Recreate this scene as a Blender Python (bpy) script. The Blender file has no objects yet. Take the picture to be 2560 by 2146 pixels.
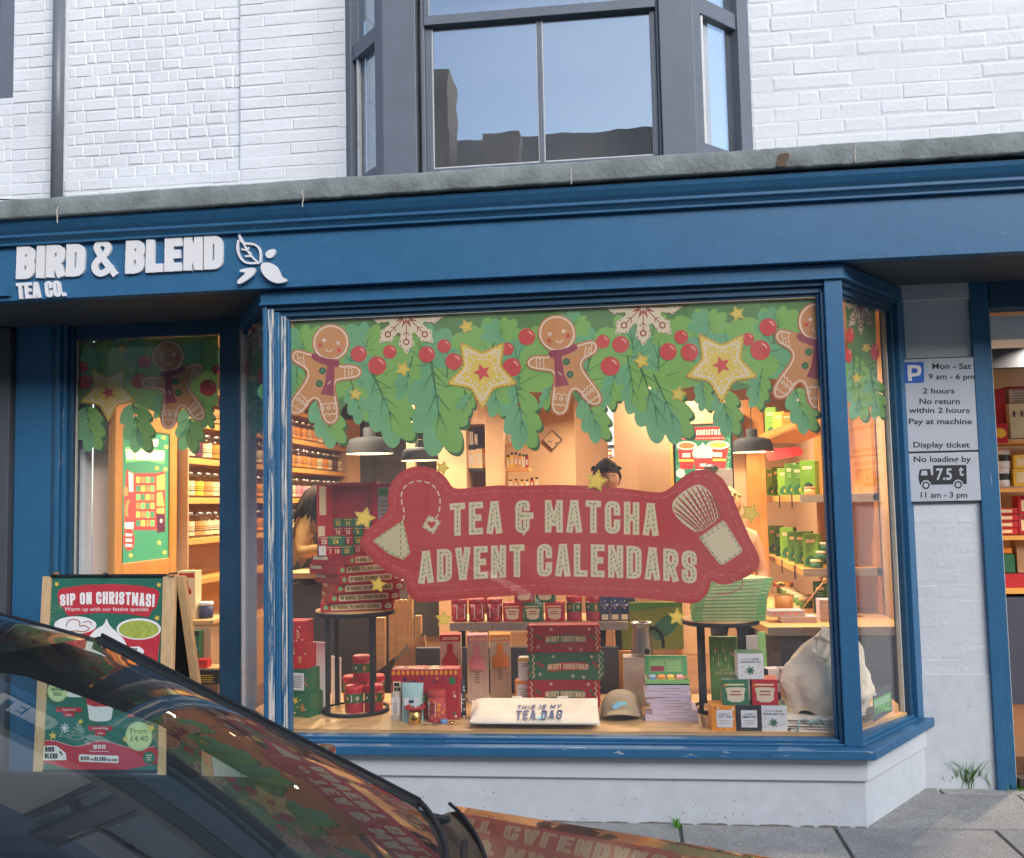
import bpy, math, random
from mathutils import Vector, Matrix
from mathutils.geometry import tessellate_polygon
random.seed(11)
R = math.radians
SC = bpy.context.scene
COL = SC.collection

# ------------------------------------------------------------------ camera, sky, sun, exposure
EYE = 1.62
FPX = 2450.0                      # focal length in pixels of the 2560 px wide photograph
YAW, PIT, ROL = R(6.905), R(4.295), R(-1.213)
W_ = Vector((-math.sin(YAW)*math.cos(PIT), math.cos(YAW)*math.cos(PIT), math.sin(PIT)))
_r0 = Vector((math.cos(YAW), math.sin(YAW), 0)); _u0 = _r0.cross(W_)
R_ = math.cos(ROL)*_r0 + math.sin(ROL)*_u0
U_ = -math.sin(ROL)*_r0 + math.cos(ROL)*_u0
CAM = Vector((0, 0, EYE))
cd = bpy.data.cameras.new("camera"); cam = bpy.data.objects.new("camera", cd); COL.objects.link(cam)
cd.sensor_fit = 'HORIZONTAL'; cd.sensor_width = 36.0; cd.lens = FPX/2560*36.0
cd.clip_start = .02; cd.clip_end = 500
m = Matrix((R_, U_, -W_)).transposed().to_4x4(); m.translation = CAM
cam.matrix_world = m
SC.camera = cam

SUN_EL, SUN_ROT = R(29), R(146)    # soft hazy light from the right, over the street
wd = bpy.data.worlds.new("World"); SC.world = wd; wd.use_nodes = True
nt = wd.node_tree; nt.nodes.clear()
sky = nt.nodes.new('ShaderNodeTexSky'); sky.sky_type = 'NISHITA'; sky.sun_disc = False
sky.sun_elevation = SUN_EL; sky.sun_rotation = SUN_ROT; sky.air_density = 1.0; sky.dust_density = 1.5; sky.ozone_density = 1.2
bg = nt.nodes.new('ShaderNodeBackground'); bg.inputs['Strength'].default_value = 0.15
wo = nt.nodes.new('ShaderNodeOutputWorld')
nt.links.new(sky.outputs[0], bg.inputs['Color']); nt.links.new(bg.outputs[0], wo.inputs['Surface'])
sl = bpy.data.lights.new("sun", 'SUN'); sl.energy = 1.5; sl.angle = R(42); sl.color = (1, .975, .955)
sun = bpy.data.objects.new("sun", sl); COL.objects.link(sun)
_sd = Vector((math.sin(SUN_ROT)*math.cos(SUN_EL), math.cos(SUN_ROT)*math.cos(SUN_EL), math.sin(SUN_EL)))
sun.rotation_euler = _sd.to_track_quat('Z', 'Y').to_euler()
vs = SC.view_settings; vs.view_transform = 'Standard'; vs.look = 'None'; vs.exposure = 0.97; vs.gamma = 1
SC.render.engine = 'CYCLES'
cy = SC.cycles; cy.use_denoising = True; cy.max_bounces = 9; cy.diffuse_bounces = 3; cy.glossy_bounces = 4
cy.transmission_bounces = 6; cy.transparent_max_bounces = 24; cy.sample_clamp_indirect = 4.0; cy.caustics_reflective = False
cy.caustics_refractive = False; cy.blur_glossy = .5

# ------------------------------------------------------------------ pixel -> point on a real plane
def ray(x, y): return R_*((x-1280)/FPX) - U_*((y-1073)/FPX) + W_
def at(x, y, X=None, Y=None, Z=None):
    d = ray(x, y)
    t = (X-CAM.x)/d.x if X is not None else (Y-CAM.y)/d.y if Y is not None else (Z-CAM.z)/d.z
    return CAM + t*d
def atp(x, y, p0, n):
    d = ray(x, y); return CAM + d*((p0-CAM).dot(n)/d.dot(n))

# ------------------------------------------------------------------ materials
MATS = {}
def lin(c):
    return tuple(((v/255)/12.92 if v/255 <= .04045 else ((v/255+.055)/1.055)**2.4) for v in c)
def pm(name, rgb, rough=.5, metal=0., var=.08, vs=14., bump=0., bs=60., coat=0., spec=.5, emit=0., stretch=None, trans=0.):
    mt = bpy.data.materials.new(name); mt.use_nodes = True; MATS[name] = mt
    n = mt.node_tree.nodes; L = mt.node_tree.links; b = n['Principled BSDF']
    c = lin(rgb)
    b.inputs['Roughness'].default_value = rough; b.inputs['Metallic'].default_value = metal
    b.inputs['Coat Weight'].default_value = coat; b.inputs['Coat Roughness'].default_value = .03
    b.inputs['Specular IOR Level'].default_value = spec
    b.inputs['Base Color'].default_value = (*c, 1)
    if var or bump:
        tc = n.new('ShaderNodeTexCoord'); mp = n.new('ShaderNodeMapping'); L.new(tc.outputs['Object'], mp.inputs[0])
        if stretch: mp.inputs['Scale'].default_value = stretch
    if var:
        ns = n.new('ShaderNodeTexNoise'); ns.inputs['Scale'].default_value = vs; ns.inputs['Detail'].default_value = 5
        L.new(mp.outputs[0], ns.inputs['Vector'])
        cr = n.new('ShaderNodeMapRange'); cr.inputs['From Min'].default_value = .3; cr.inputs['From Max'].default_value = .7
        cr.inputs['To Min'].default_value = 1-var; cr.inputs['To Max'].default_value = 1+var
        L.new(ns.outputs['Fac'], cr.inputs['Value'])
        mx = n.new('ShaderNodeVectorMath'); mx.operation = 'SCALE'; mx.inputs[0].default_value = c
        L.new(cr.outputs[0], mx.inputs['Scale']); L.new(mx.outputs[0], b.inputs['Base Color'])
        r2 = n.new('ShaderNodeMapRange'); r2.inputs['To Min'].default_value = max(0, rough-.1); r2.inputs['To Max'].default_value = min(1, rough+.1)
        L.new(ns.outputs['Fac'], r2.inputs['Value']); L.new(r2.outputs[0], b.inputs['Roughness'])
    if bump:
        nb = n.new('ShaderNodeTexNoise'); nb.inputs['Scale'].default_value = bs; nb.inputs['Detail'].default_value = 6
        L.new(mp.outputs[0], nb.inputs['Vector'])
        bu = n.new('ShaderNodeBump'); bu.inputs['Strength'].default_value = 1; bu.inputs['Distance'].default_value = bump
        L.new(nb.outputs['Fac'], bu.inputs['Height']); L.new(bu.outputs[0], b.inputs['Normal'])
    if emit:
        b.inputs['Emission Color'].default_value = (*c, 1); b.inputs['Emission Strength'].default_value = emit
    return mt
def nodes(mt): return mt.node_tree.nodes, mt.node_tree.links, mt.node_tree.nodes['Principled BSDF']
def glass(name, tint=(1, 1, 1), f0=.04, rough=0.0, haze=0.0, wavy=0.0, gcol=(1, 1, 1)):
    mt = bpy.data.materials.new(name); mt.use_nodes = True; MATS[name] = mt
    n = mt.node_tree.nodes; L = mt.node_tree.links; n.clear()
    o = n.new('ShaderNodeOutputMaterial'); t = n.new('ShaderNodeBsdfTransparent'); t.inputs[0].default_value = (*tint, 1)
    g = n.new('ShaderNodeBsdfGlossy'); g.inputs['Roughness'].default_value = rough; g.inputs['Color'].default_value = (*gcol, 1)
    lw = n.new('ShaderNodeLayerWeight'); lw.inputs['Blend'].default_value = .5
    pw = n.new('ShaderNodeMath'); pw.operation = 'POWER'; pw.inputs[1].default_value = 5
    mr = n.new('ShaderNodeMapRange'); mr.inputs['To Min'].default_value = f0; mr.inputs['To Max'].default_value = 1
    L.new(lw.outputs['Facing'], pw.inputs[0]); L.new(pw.outputs[0], mr.inputs['Value'])
    mix = n.new('ShaderNodeMixShader'); L.new(mr.outputs[0], mix.inputs[0]); L.new(t.outputs[0], mix.inputs[1]); L.new(g.outputs[0], mix.inputs[2])
    last = mix
    if wavy:                                              # old drawn glass ripples its reflections
        t2 = n.new('ShaderNodeTexCoord'); w2 = n.new('ShaderNodeTexNoise'); w2.inputs['Scale'].default_value = 3.2; w2.inputs['Detail'].default_value = 2; L.new(t2.outputs['Object'], w2.inputs['Vector'])
        bu = n.new('ShaderNodeBump'); bu.inputs['Distance'].default_value = wavy; L.new(w2.outputs['Fac'], bu.inputs['Height']); L.new(bu.outputs[0], g.inputs['Normal'])
    if haze:                                              # a pale film mixed into the pane, painted haze over its darks
        d = n.new('ShaderNodeBsdfDiffuse'); d.inputs[0].default_value = (.75, .76, .78, 1)
        tc = n.new('ShaderNodeTexCoord'); ns = n.new('ShaderNodeTexNoise'); ns.inputs['Scale'].default_value = 2.2; ns.inputs['Detail'].default_value = 7
        L.new(tc.outputs['Object'], ns.inputs['Vector'])
        r2 = n.new('ShaderNodeMapRange'); r2.inputs['From Min'].default_value = .3; r2.inputs['From Max'].default_value = .75
        r2.inputs['To Min'].default_value = haze*.5; r2.inputs['To Max'].default_value = haze*1.5
        L.new(ns.outputs['Fac'], r2.inputs['Value'])
        m2 = n.new('ShaderNodeMixShader'); L.new(r2.outputs[0], m2.inputs[0]); L.new(mix.outputs[0], m2.inputs[1]); L.new(d.outputs[0], m2.inputs[2]); last = m2
    L.new(last.outputs[0], o.inputs['Surface'])
    return mt

# ------------------------------------------------------------------ mesh builder
def mw(o):
    return o.matrix_basis.copy() if not o.parent else mw(o.parent) @ o.matrix_parent_inverse @ o.matrix_basis
def tagit(o, label=None, cat=None, group=None, kind=None):
    if label: o['label'] = label
    if cat: o['category'] = cat
    if group: o['group'] = group
    if kind: o['kind'] = kind
    return o
def thing(name, label, cat, loc=(0, 0, 0), rotz=0., group=None):
    o = bpy.data.objects.new(name, None); COL.objects.link(o); o.empty_display_size = .1
    o.location = loc; o.rotation_euler = (0, 0, rotz)
    return tagit(o, label, cat, group)
class MB:
    def __init__(s, mat='white'): s.v = []; s.f = []; s.m = []; s.s = []; s.mat = mat; s.sm = False; s.T = None
    def M(s, mat, smooth=None):
        s.mat = mat
        if smooth is not None: s.sm = smooth
        return s
    def add(s, vs, fs):
        k = len(s.v)
        s.v += [tuple(s.T @ Vector(p)) if s.T is not None else tuple(p) for p in vs]
        for f in fs: s.f.append([i+k for i in f]); s.m.append(s.mat); s.s.append(s.sm)
        return s
    def box(s, x0, x1, y0, y1, z0, z1):
        vs = [(x, y, z) for z in (z0, z1) for y in (y0, y1) for x in (x0, x1)]
        return s.add(vs, [(0, 2, 3, 1), (4, 5, 7, 6), (0, 1, 5, 4), (2, 6, 7, 3), (0, 4, 6, 2), (1, 3, 7, 5)])
    def cbox(s, c, d, rz=0., rx=0., ry=0.):
        old = s.T; T = Matrix.Translation(c) @ Matrix.Rotation(rz, 4, 'Z') @ Matrix.Rotation(ry, 4, 'Y') @ Matrix.Rotation(rx, 4, 'X')
        s.T = T if old is None else old @ T
        s.box(-d[0]/2, d[0]/2, -d[1]/2, d[1]/2, -d[2]/2, d[2]/2); s.T = old; return s
    def hexa(s, a, b):                                   # two quads joined into a solid
        n = len(a); vs = list(a)+list(b)
        fs = [tuple(range(n-1, -1, -1)), tuple(range(n, 2*n))]+[(i, (i+1) % n, n+(i+1) % n, n+i) for i in range(n)]
        return s.add(vs, fs)
    def lathe(s, prof, c=(0, 0, 0), n=24, cap0=True, cap1=True, sx=1., sy=1., ax='Z'):
        vs = []
        for r, z in prof:
            for i in range(n):
                a = 2*math.pi*i/n; p = (r*math.cos(a)*sx, r*math.sin(a)*sy, z)
                if ax == 'Y': p = (p[0], z, p[1])
                if ax == 'X': p = (z, p[0], p[1])
                vs.append((c[0]+p[0], c[1]+p[1], c[2]+p[2]))
        fs = []; k = len(prof)
        for j in range(k-1):
            for i in range(n):
                a, b = j*n+i, j*n+(i+1) % n; fs.append((a, b, b+n, a+n))
        if cap0: fs.append(tuple(range(n-1, -1, -1)))
        if cap1: fs.append(tuple(range((k-1)*n, k*n)))
        return s.add(vs, fs)
    def tube(s, pts, r, n=8, closed=False):
        pts = [Vector(p) for p in pts]; k = len(pts); vs = []; fs = []
        ref = None
        for j, p in enumerate(pts):
            a = pts[(j-1) % k] if (j or closed) else p; b = pts[(j+1) % k] if (j < k-1 or closed) else p
            t = (b-a).normalized()
            if ref is None: ref = t.orthogonal().normalized()
            ref = (ref - t*ref.dot(t)).normalized(); q = t.cross(ref)
            rr = r[j] if isinstance(r, (list, tuple)) else r
            for i in range(n):
                an = 2*math.pi*i/n; vs.append(p+ref*(math.cos(an)*rr)+q*(math.sin(an)*rr))
        for j in range(k if closed else k-1):
            for i in range(n):
                a, b = j*n+i, j*n+(i+1) % n; c = ((j+1) % k)*n
                fs.append((a, b, c+(i+1) % n, c+i))
        if not closed: fs += [tuple(range(n-1, -1, -1)), tuple(range((k-1)*n, k*n))]
        return s.add(vs, fs)
    def extr(s, prof, axis, a, b):                       # profile in the other two axes, swept along x from a to b
        n = len(prof)
        if axis == 'X': A = [(a, p[0], p[1]) for p in prof]; B = [(b, p[0], p[1]) for p in prof]
        elif axis == 'Y': A = [(p[0], a, p[1]) for p in prof]; B = [(p[0], b, p[1]) for p in prof]
        else: A = [(p[0], p[1], a) for p in prof]; B = [(p[0], p[1], b) for p in prof]
        tri = tessellate_polygon([[Vector((p[0], p[1], 0)) for p in prof]])
        fs = [tuple(t) for t in tri]+[tuple(i+n for i in t[::-1]) for t in tri]+[(i, (i+1) % n, n+(i+1) % n, n+i) for i in range(n)]
        return s.add(A+B, fs)
    def grid(s, P, close=False):                         # rows of points
        k = len(P[0]); vs = [p for r in P for p in r]; fs = []
        for j in range(len(P)-1):
            for i in range(k if close else k-1):
                a = j*k+i; b = j*k+(i+1) % k; fs.append((a, b, b+k, a+k))
        return s.add(vs, fs)
    def build(s, name, parent=None, label=None, cat=None, group=None, kind=None, bev=0., seg=2, origin=None, sub=0, solid=0.):
        me = bpy.data.meshes.new(name); vs = [Vector(p) for p in s.v]
        o = bpy.data.objects.new(name, me)
        if parent is None and vs:
            if origin is None:
                xs = [p.x for p in vs]; ys = [p.y for p in vs]; zs = [p.z for p in vs]
                origin = Vector(((min(xs)+max(xs))/2, (min(ys)+max(ys))/2, min(zs)))
            origin = Vector(origin); vs = [p-origin for p in vs]; o.location = origin
        me.from_pydata(vs, [], s.f)
        names = []
        for q in s.m:
            if q not in names: names.append(q)
        for q in names: me.materials.append(MATS[q])
        me.polygons.foreach_set('material_index', [names.index(q) for q in s.m])
        me.polygons.foreach_set('use_smooth', s.s); me.update()
        COL.objects.link(o)
        if parent is not None:
            o.parent = parent; o.matrix_parent_inverse = mw(parent).inverted()
        if solid:
            md = o.modifiers.new('solid', 'SOLIDIFY'); md.thickness = solid
        if bev:
            md = o.modifiers.new('bevel', 'BEVEL'); md.width = bev; md.segments = seg; md.limit_method = 'ANGLE'; md.angle_limit = R(40)
        if sub:
            md = o.modifiers.new('sub', 'SUBSURF'); md.levels = sub; md.render_levels = sub
        return tagit(o, label, cat, group, kind)
def dup(root, loc=None, rotz=None, label=None, group=None, scale=None):
    def cp(o, par):
        c = o.copy(); COL.objects.link(c)
        if par is not None: c.parent = par
        for ch in KIDS.get(o.name, []): cp(ch, c)
        return c
    KIDS = {}
    for o in bpy.data.objects:
        if o.parent: KIDS.setdefault(o.parent.name, []).append(o)
    r = cp(root, None)
    if loc is not None: r.location = loc
    if rotz is not None: r.rotation_euler = (0, 0, rotz)
    if scale is not None: r.scale = (scale,)*3 if not isinstance(scale, (tuple, list)) else scale
    if label: r['label'] = label
    if group: r['group'] = group
    return r

# ------------------------------------------------------------------ flat print: polygons laid on a plane in thin layers
class Art(MB):
    def __init__(s, fr, lay=.0003): MB.__init__(s); s.fr = fr; s.lay = lay; s.l = 0; s.eps = 0
    @classmethod
    def pxY(c, Y, lay=.0003): return c(lambda x, y, l: at(x, y, Y=Y-l), lay)
    @classmethod
    def pxP(c, p0, n, lay=.0003): return c(lambda x, y, l: atp(x, y, p0+n*l, n), lay)
    @classmethod
    def loc(c, o, u, v, lay=.0003):
        o = Vector(o); u = Vector(u).normalized(); v = Vector(v).normalized(); n = u.cross(v)
        return c(lambda x, y, l: o+u*x+v*y+n*l, lay)
    def _d(s):
        s.eps += 1; return s.l*s.lay + (s.eps*.6180339 % 1)*s.lay*.92
    def L(s, l): s.l = l; return s
    def poly(s, pts, holes=()):
        d = s._d(); loops = [list(pts)]+[list(h) for h in holes]
        flat = [p for lp in loops for p in lp]
        tri = tessellate_polygon([[Vector((p[0], p[1], 0)) for p in lp] for lp in loops])
        fs = []
        for t in tri:
            a, b, c = (flat[i] for i in t)
            if abs((b[0]-a[0])*(c[1]-a[1])-(b[1]-a[1])*(c[0]-a[0])) > 1e-12: fs.append(t)
        return s.add([s.fr(p[0], p[1], d) for p in flat], fs)
    def rect(s, x0, y0, x1, y1): return s.poly([(x0, y0), (x1, y0), (x1, y1), (x0, y1)])
    def ell(s, cx, cy, rx, ry=None, rot=0., n=22):
        ry = ry or rx; c, q = math.cos(rot), math.sin(rot); d = s._d()
        P = []
        for i in range(n):
            a = 2*math.pi*i/n; x, y = rx*math.cos(a), ry*math.sin(a); P.append(s.fr(cx+x*c-y*q, cy+x*q+y*c, d))
        return s.add(P, [tuple(range(n))])
    def ring(s, cx, cy, r0, r1, n=24):
        d = s._d(); P = []
        for r in (r0, r1):
            for i in range(n): a = 2*math.pi*i/n; P.append(s.fr(cx+r*math.cos(a), cy+r*math.sin(a), d))
        return s.add(P, [(i, (i+1) % n, n+(i+1) % n, n+i) for i in range(n)])
    def star(s, cx, cy, r, k=.5, rot=-math.pi/2, n=5, round_=0):
        return s.poly(starpts(cx, cy, r, k, rot, n, round_))
    def stroke(s, pts, w, closed=False, cap=0., taper=None):
        p = [Vector((a[0], a[1])) for a in pts]; k = len(p)
        if k < 2: return s
        Lf, Rt = [], []; h = w/2
        for i in range(k):
            a = p[i-1] if (i or closed) else None; b = p[(i+1) % k] if (i < k-1 or closed) else None
            t0 = (p[i]-a).normalized() if a is not None else None; t1 = (b-p[i]).normalized() if b is not None else None
            if t0 is None: t0 = t1
            if t1 is None: t1 = t0
            t = t0+t1
            t = t.normalized() if t.length > 1e-6 else t0
            n = Vector((-t.y, t.x)); n0 = Vector((-t0.y, t0.x)); c = max(.45, n.dot(n0))
            q = p[i].copy()
            if not closed and cap: q += (-t1*cap if i == 0 else t0*cap if i == k-1 else Vector((0, 0)))
            hh = h*(taper(i/(k-1)) if taper else 1)
            Lf.append(q+n*(hh/c)); Rt.append(q-n*(hh/c))
        d = s._d(); P = [s.fr(a.x, a.y, d) for a in Lf]+[s.fr(a.x, a.y, d) for a in Rt]
        return s.add(P, [(i, (i+1) % k, k+(i+1) % k, k+i) for i in range(k if closed else k-1)])
    def dash(s, pts, w, on, off, closed=False):
        P = [Vector((a[0], a[1])) for a in pts]
        if closed: P.append(P[0].copy())
        segs = []; cur = [P[0].copy()]; left = on; pen = True
        for a, b in zip(P, P[1:]):
            ln = (b-a).length
            if ln < 1e-9: continue
            t = 0.
            while ln-t > left:
                t += left; q = a+(b-a)*(t/ln)
                if pen: cur.append(q); segs.append(cur)
                pen = not pen; left = on if pen else off; cur = [q]
            left -= ln-t
            if pen: cur.append(b.copy())
        if pen and len(cur) > 1: segs.append(cur)
        for g in segs: s.stroke(g, w)
        return s
    def text(s, txt, fn, t=.17, wide=.44, gap=.1, dash=None):
        """condensed capitals drawn as strokes; fn(u, v) places cap-height units"""
        for st, closed in layout(txt, t, wide, gap):
            P = [fn(*q) for q in st]
            wl = (Vector(fn(0, 1))-Vector(fn(0, 0))).length
            if dash: s.dash(P, wl*dash, wl*.085, wl*.06, closed)
            else: s.stroke(P, wl*t, closed, cap=0 if closed else wl*t/2)
        return s
    def label(s, txt, x, y, h, sx=1., bold=0., centre=False, flip=1, rot=0.):
        """upright lettering from Blender's own font; flip=-1 where y runs downwards"""
        vs, fs, wd_ = btext(txt, bold); d = s._d(); x0 = -wd_/2 if centre else 0
        c, q = math.cos(rot), math.sin(rot)
        def pl(a, b):
            a = (a+x0)*h*sx; b = b*h; return (x+a*c+b*q*-flip*flip, y+(a*q+b*c)*flip) if rot else (x+a, y+b*flip)
        return s.add([s.fr(*pl(*p), d) for p in vs], fs)
_bt = {}
def btext(txt, bold):
    key = (txt, bold)
    if key not in _bt:
        c = bpy.data.curves.new('lettering', 'FONT'); c.body = txt; c.size = 1.0/.72; c.offset = bold; c.resolution_u = 3; c.fill_mode = 'FRONT'
        o = bpy.data.objects.new('lettering', c); me = bpy.data.meshes.new_from_object(o)
        vs = [(v.co.x, v.co.y) for v in me.vertices]; fs = [tuple(p.vertices) for p in me.polygons]
        wd_ = max((p[0] for p in vs), default=0)
        bpy.data.objects.remove(o); bpy.data.curves.remove(c); bpy.data.meshes.remove(me)
        _bt[key] = (vs, fs, wd_)
    return _bt[key]
def starpts(cx, cy, r, k=.5, rot=-math.pi/2, n=5, round_=0):
    P = []
    for i in range(2*n):
        a = rot+math.pi*i/n; q = r if i % 2 == 0 else r*k
        P.append((cx+q*math.cos(a), cy+q*math.sin(a)))
    return rounded(P, r*round_, True) if round_ else P
def rounded(P, rad, closed=False, seg=4):
    out = []; k = len(P)
    for i, p in enumerate(P):
        if not closed and i in (0, k-1): out.append(tuple(p)); continue
        a = Vector(P[i-1][:2]); b = Vector(p[:2]); c = Vector(P[(i+1) % k][:2])
        d0 = (a-b); d1 = (c-b); r = min(rad, d0.length*.5, d1.length*.5)
        q0 = b+d0.normalized()*r; q1 = b+d1.normalized()*r
        for j in range(seg+1):
            t = j/seg; q = q0*(1-t)**2+b*2*t*(1-t)+q1*t*t; out.append((q.x, q.y))
    return out
def smooth(P, closed=True, it=2):
    for _ in range(it):
        o = []; k = len(P)
        for i in range(k if closed else k-1):
            a, b = P[i], P[(i+1) % k]
            o += [(a[0]*.75+b[0]*.25, a[1]*.75+b[1]*.25), (a[0]*.25+b[0]*.75, a[1]*.25+b[1]*.75)]
        if not closed: o = [P[0]]+o+[P[-1]]
        P = o
    return P
def inset(P, d):
    k = len(P); out = []; ar = sum(P[i-1][0]*P[i][1]-P[i][0]*P[i-1][1] for i in range(k)); sg = 1 if ar > 0 else -1
    for i in range(k):
        a, b, c = Vector(P[i-1]), Vector(P[i]), Vector(P[(i+1) % k])
        t = ((b-a).normalized()+(c-b).normalized())
        t = t.normalized() if t.length > 1e-6 else (b-a).normalized()
        out.append((b.x-t.y*d*sg, b.y+t.x*d*sg))
    return out
# stroke font: centre lines in a unit box; 'r' rounds the corners, 'c' closes the loop
FONT = {
 'A': '0,0 .4,1 .6,1 1,0|.17,.27 .83,.27', 'B': '0,0 0,1|r0,1 1,1 1,.54 0,.54|r0,.54 1,.54 1,0 0,0', 'C': 'r1,.7 1,1 0,1 0,0 1,0 1,.3',
 'D': '0,0 0,1|r0,1 1,1 1,0 0,0', 'E': '1,1 0,1 0,0 1,0|0,.52 .8,.52', 'F': '1,1 0,1 0,0|0,.52 .8,.52', 'G': 'r1,.72 1,1 0,1 0,0 1,0 1,.47 .6,.47',
 'H': '0,0 0,1|1,0 1,1|0,.52 1,.52', 'I': '.5,0 .5,1', 'J': 'r1,1 1,0 0,0 0,.3', 'K': '0,0 0,1|1,1 .05,.42|.3,.58 1,0', 'L': '0,1 0,0 1,0',
 'M': '0,0 0,1 .5,.15 1,1 1,0', 'N': '0,0 0,1 1,0 1,1', 'O': 'rc0,0 0,1 1,1 1,0', 'P': '0,0 0,1|r0,1 1,1 1,.46 0,.46', 'Q': 'rc0,0 0,1 1,1 1,0|.6,.2 1.15,-.12',
 'R': '0,0 0,1|r0,1 1,1 1,.5 0,.5|.55,.5 1,0', 'S': 'r1,.73 1,1 0,1 0,.54 1,.47 1,0 0,0 0,.27', 'T': '0,1 1,1|.5,1 .5,0', 'U': 'r0,1 0,0 1,0 1,1',
 'V': '0,1 .42,0 .58,0 1,1', 'W': '0,1 .2,0 .5,.8 .8,0 1,1', 'X': '0,0 1,1|0,1 1,0', 'Y': '0,1 .5,.42 1,1|.5,.42 .5,0', 'Z': '0,1 1,1 0,0 1,0',
 '&': 'r.8,.84 .8,1 0,1 0,.55 .4,.55|.36,.53 1.2,.53|r.4,.51 0,.51 0,0 .8,0 .8,.4', '+': 'r1,0 .5,.4 .12,.76 .12,1 .78,1 .78,.72 0,.42 0,0 .72,0 1,.42', '!': '.5,1 .5,.33|.5,.06 .5,0', '.': '.5,.02 .5,0', '-': '.1,.45 .9,.45',
 '0': 'rc0,0 0,1 1,1 1,0', '1': '.15,.8 .55,1 .55,0', '2': 'r0,.7 0,1 1,1 1,.6 .05,.05|0,0 1,0', '3': 'r0,.75 0,1 1,1 1,.53 .3,.53|r.3,.53 1,.53 1,0 0,0 0,.25', '4': '.75,0 .75,1 0,.3 1,.3',
 '5': '1,1 0,1 0,.55|r0,.55 1,.6 1,0 0,0 0,.25', '6': 'r1,.75 1,1 0,1 0,.3|rc0,0 0,.55 1,.55 1,0', '7': '0,1 1,1 .35,0', '8': 'rc0,.53 0,1 1,1 1,.53|rc0,0 0,.53 1,.53 1,0', '9': 'rc0,.45 0,1 1,1 1,.45|r1,.5 1,0 0,0 0,.25',
}
WD = {'I': .06, '.': .06, '!': .06, 'M': 1.28, 'W': 1.45, '1': .6, '-': .7, 'E': .86, 'F': .84, 'L': .84, '&': 1.1, '+': 1.35}
def layout(txt, t, wide, gap):
    x = 0.; out = []; h = 1-t
    for ch in txt:
        if ch == ' ': x += wide*.62; continue
        spec = FONT.get(ch)
        if spec is None: continue
        w = max(.002, (wide-t)*WD.get(ch, 1)) if ch not in 'I.!' else .002
        for stx in spec.split('|'):
            fl = ''
            while stx[0] in 'rc': fl += stx[0]; stx = stx[1:]
            P = [tuple(float(q) for q in p.split(',')) for p in stx.split(' ')]
            P = [(x+t/2+p[0]*w, t/2+p[1]*h) for p in P]
            if len(P) == 2 and abs(P[0][0]-P[1][0])+abs(P[0][1]-P[1][1]) < .05: P[1] = (P[0][0], P[0][1]+.02)
            if 'r' in fl: out.append((rounded(P, w*.48, 'c' in fl), 'c' in fl)); continue
            k = len(P)
            for i in range(k-1):                         # one bar per straight segment, mitre-free
                a, b = Vector(P[i]), Vector(P[i+1]); d = (b-a).normalized()
                cut = t*.42 if min(abs(d.x), abs(d.y)) > .12 else 0
                if i: a = a+d*cut
                if i < k-2: b = b-d*cut
                out.append(([tuple(a), tuple(b)], False))
        x += w+t+gap
    return out
def twidth(txt, t=.17, wide=.44, gap=.1):
    x = 0.
    for ch in txt:
        x += wide*.62 if ch == ' ' else ((max(.002, (wide-t)*WD.get(ch, 1)) if ch not in 'I.!' else .002)+t+gap)
    return x-gap
def fit(txt, x0, x1, y0, y1, t=.17, wide=.44, gap=.1, arch=0., skew=0., flip=True):
    """text mapped between x0..x1 with the base line y0 and cap line y1, optionally bowed"""
    W = twidth(txt, t, wide, gap)
    def fn(u, v):
        f = u/W; x = x0+(x1-x0)*f; q = (2*f-1)**2
        return (x+skew*v, y0+(y1-y0)*v+arch*q)
    return fn
# ------------------------------------------------------------------ material list
pm('white_brick', (209, 213, 218), .62, var=.05, vs=2.2, bump=.0026, bs=42, spec=.35)
pm('white_plaster', (204, 210, 216), .6, var=.05, vs=4, bump=.0016, bs=45, spec=.35)
pm('plinth_white', (206, 211, 216), .6, var=.03, vs=6, bump=.0008, bs=60)
pm('blue_shade', (42, 80, 110), .5, var=.1, vs=7, bump=.0004, bs=80)  # darker copy of the blue for recessed and underside timber, shade in the colour
pm('soffit_paint', (70, 80, 90), .6, var=.1)
pm('lead_grey', (122, 131, 130), .72, var=.26, vs=7, bump=.006, bs=38)
pm('grey_frame', (96, 104, 116), .5, var=.07, vs=8, bump=.0006, bs=70)
pm('putty', (196, 197, 198), .6, var=.1)
pm('pipe_grey', (100, 104, 112), .38, var=.06)
pm('sign_white', (226, 226, 228), .45, var=.01)
pm('black', (30, 32, 36), .5, var=.1)
pm('charcoal', (76, 79, 86), .6, var=.06)
pm('navy', (62, 70, 90), .6, var=.06)
pm('stain', (96, 78, 62), .8, var=.2)
pm('crack', (188, 184, 172), .8, var=.1)
pm('stone_dark', (104, 100, 96), .85, var=.3, vs=9, bump=.008, bs=14)
pm('flag', (150, 148, 144), .82, var=.12, vs=10, bump=.0018, bs=150)
pm('flag_light', (163, 160, 154), .82, var=.12, vs=9, bump=.0018, bs=150)
pm('flag_dark', (138, 137, 136), .82, var=.12, vs=9, bump=.0018, bs=150)
pm('joint', (104, 100, 92), .9, var=.25, vs=30)
pm('asphalt', (72, 72, 74), .85, var=.2, vs=60, bump=.003, bs=220)
pm('kerb_stone', (140, 138, 134), .8, var=.14, bump=.002)
pm('grass', (88, 146, 40), .6, var=.25, vs=30)
pm('opp_wall', (190, 184, 174), .8, var=.06)
pm('opp_brick', (116, 92, 68), .85, var=.22, vs=3, bump=.004)
pm('opp_roof', (92, 78, 62), .85, var=.22, vs=4, stretch=(1, 1, 6))
glass('shop_glass', f0=.035, haze=.022)
glass('upper_glass', f0=.2, haze=.035, wavy=.0005, gcol=(.74, .88, 1))
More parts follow.
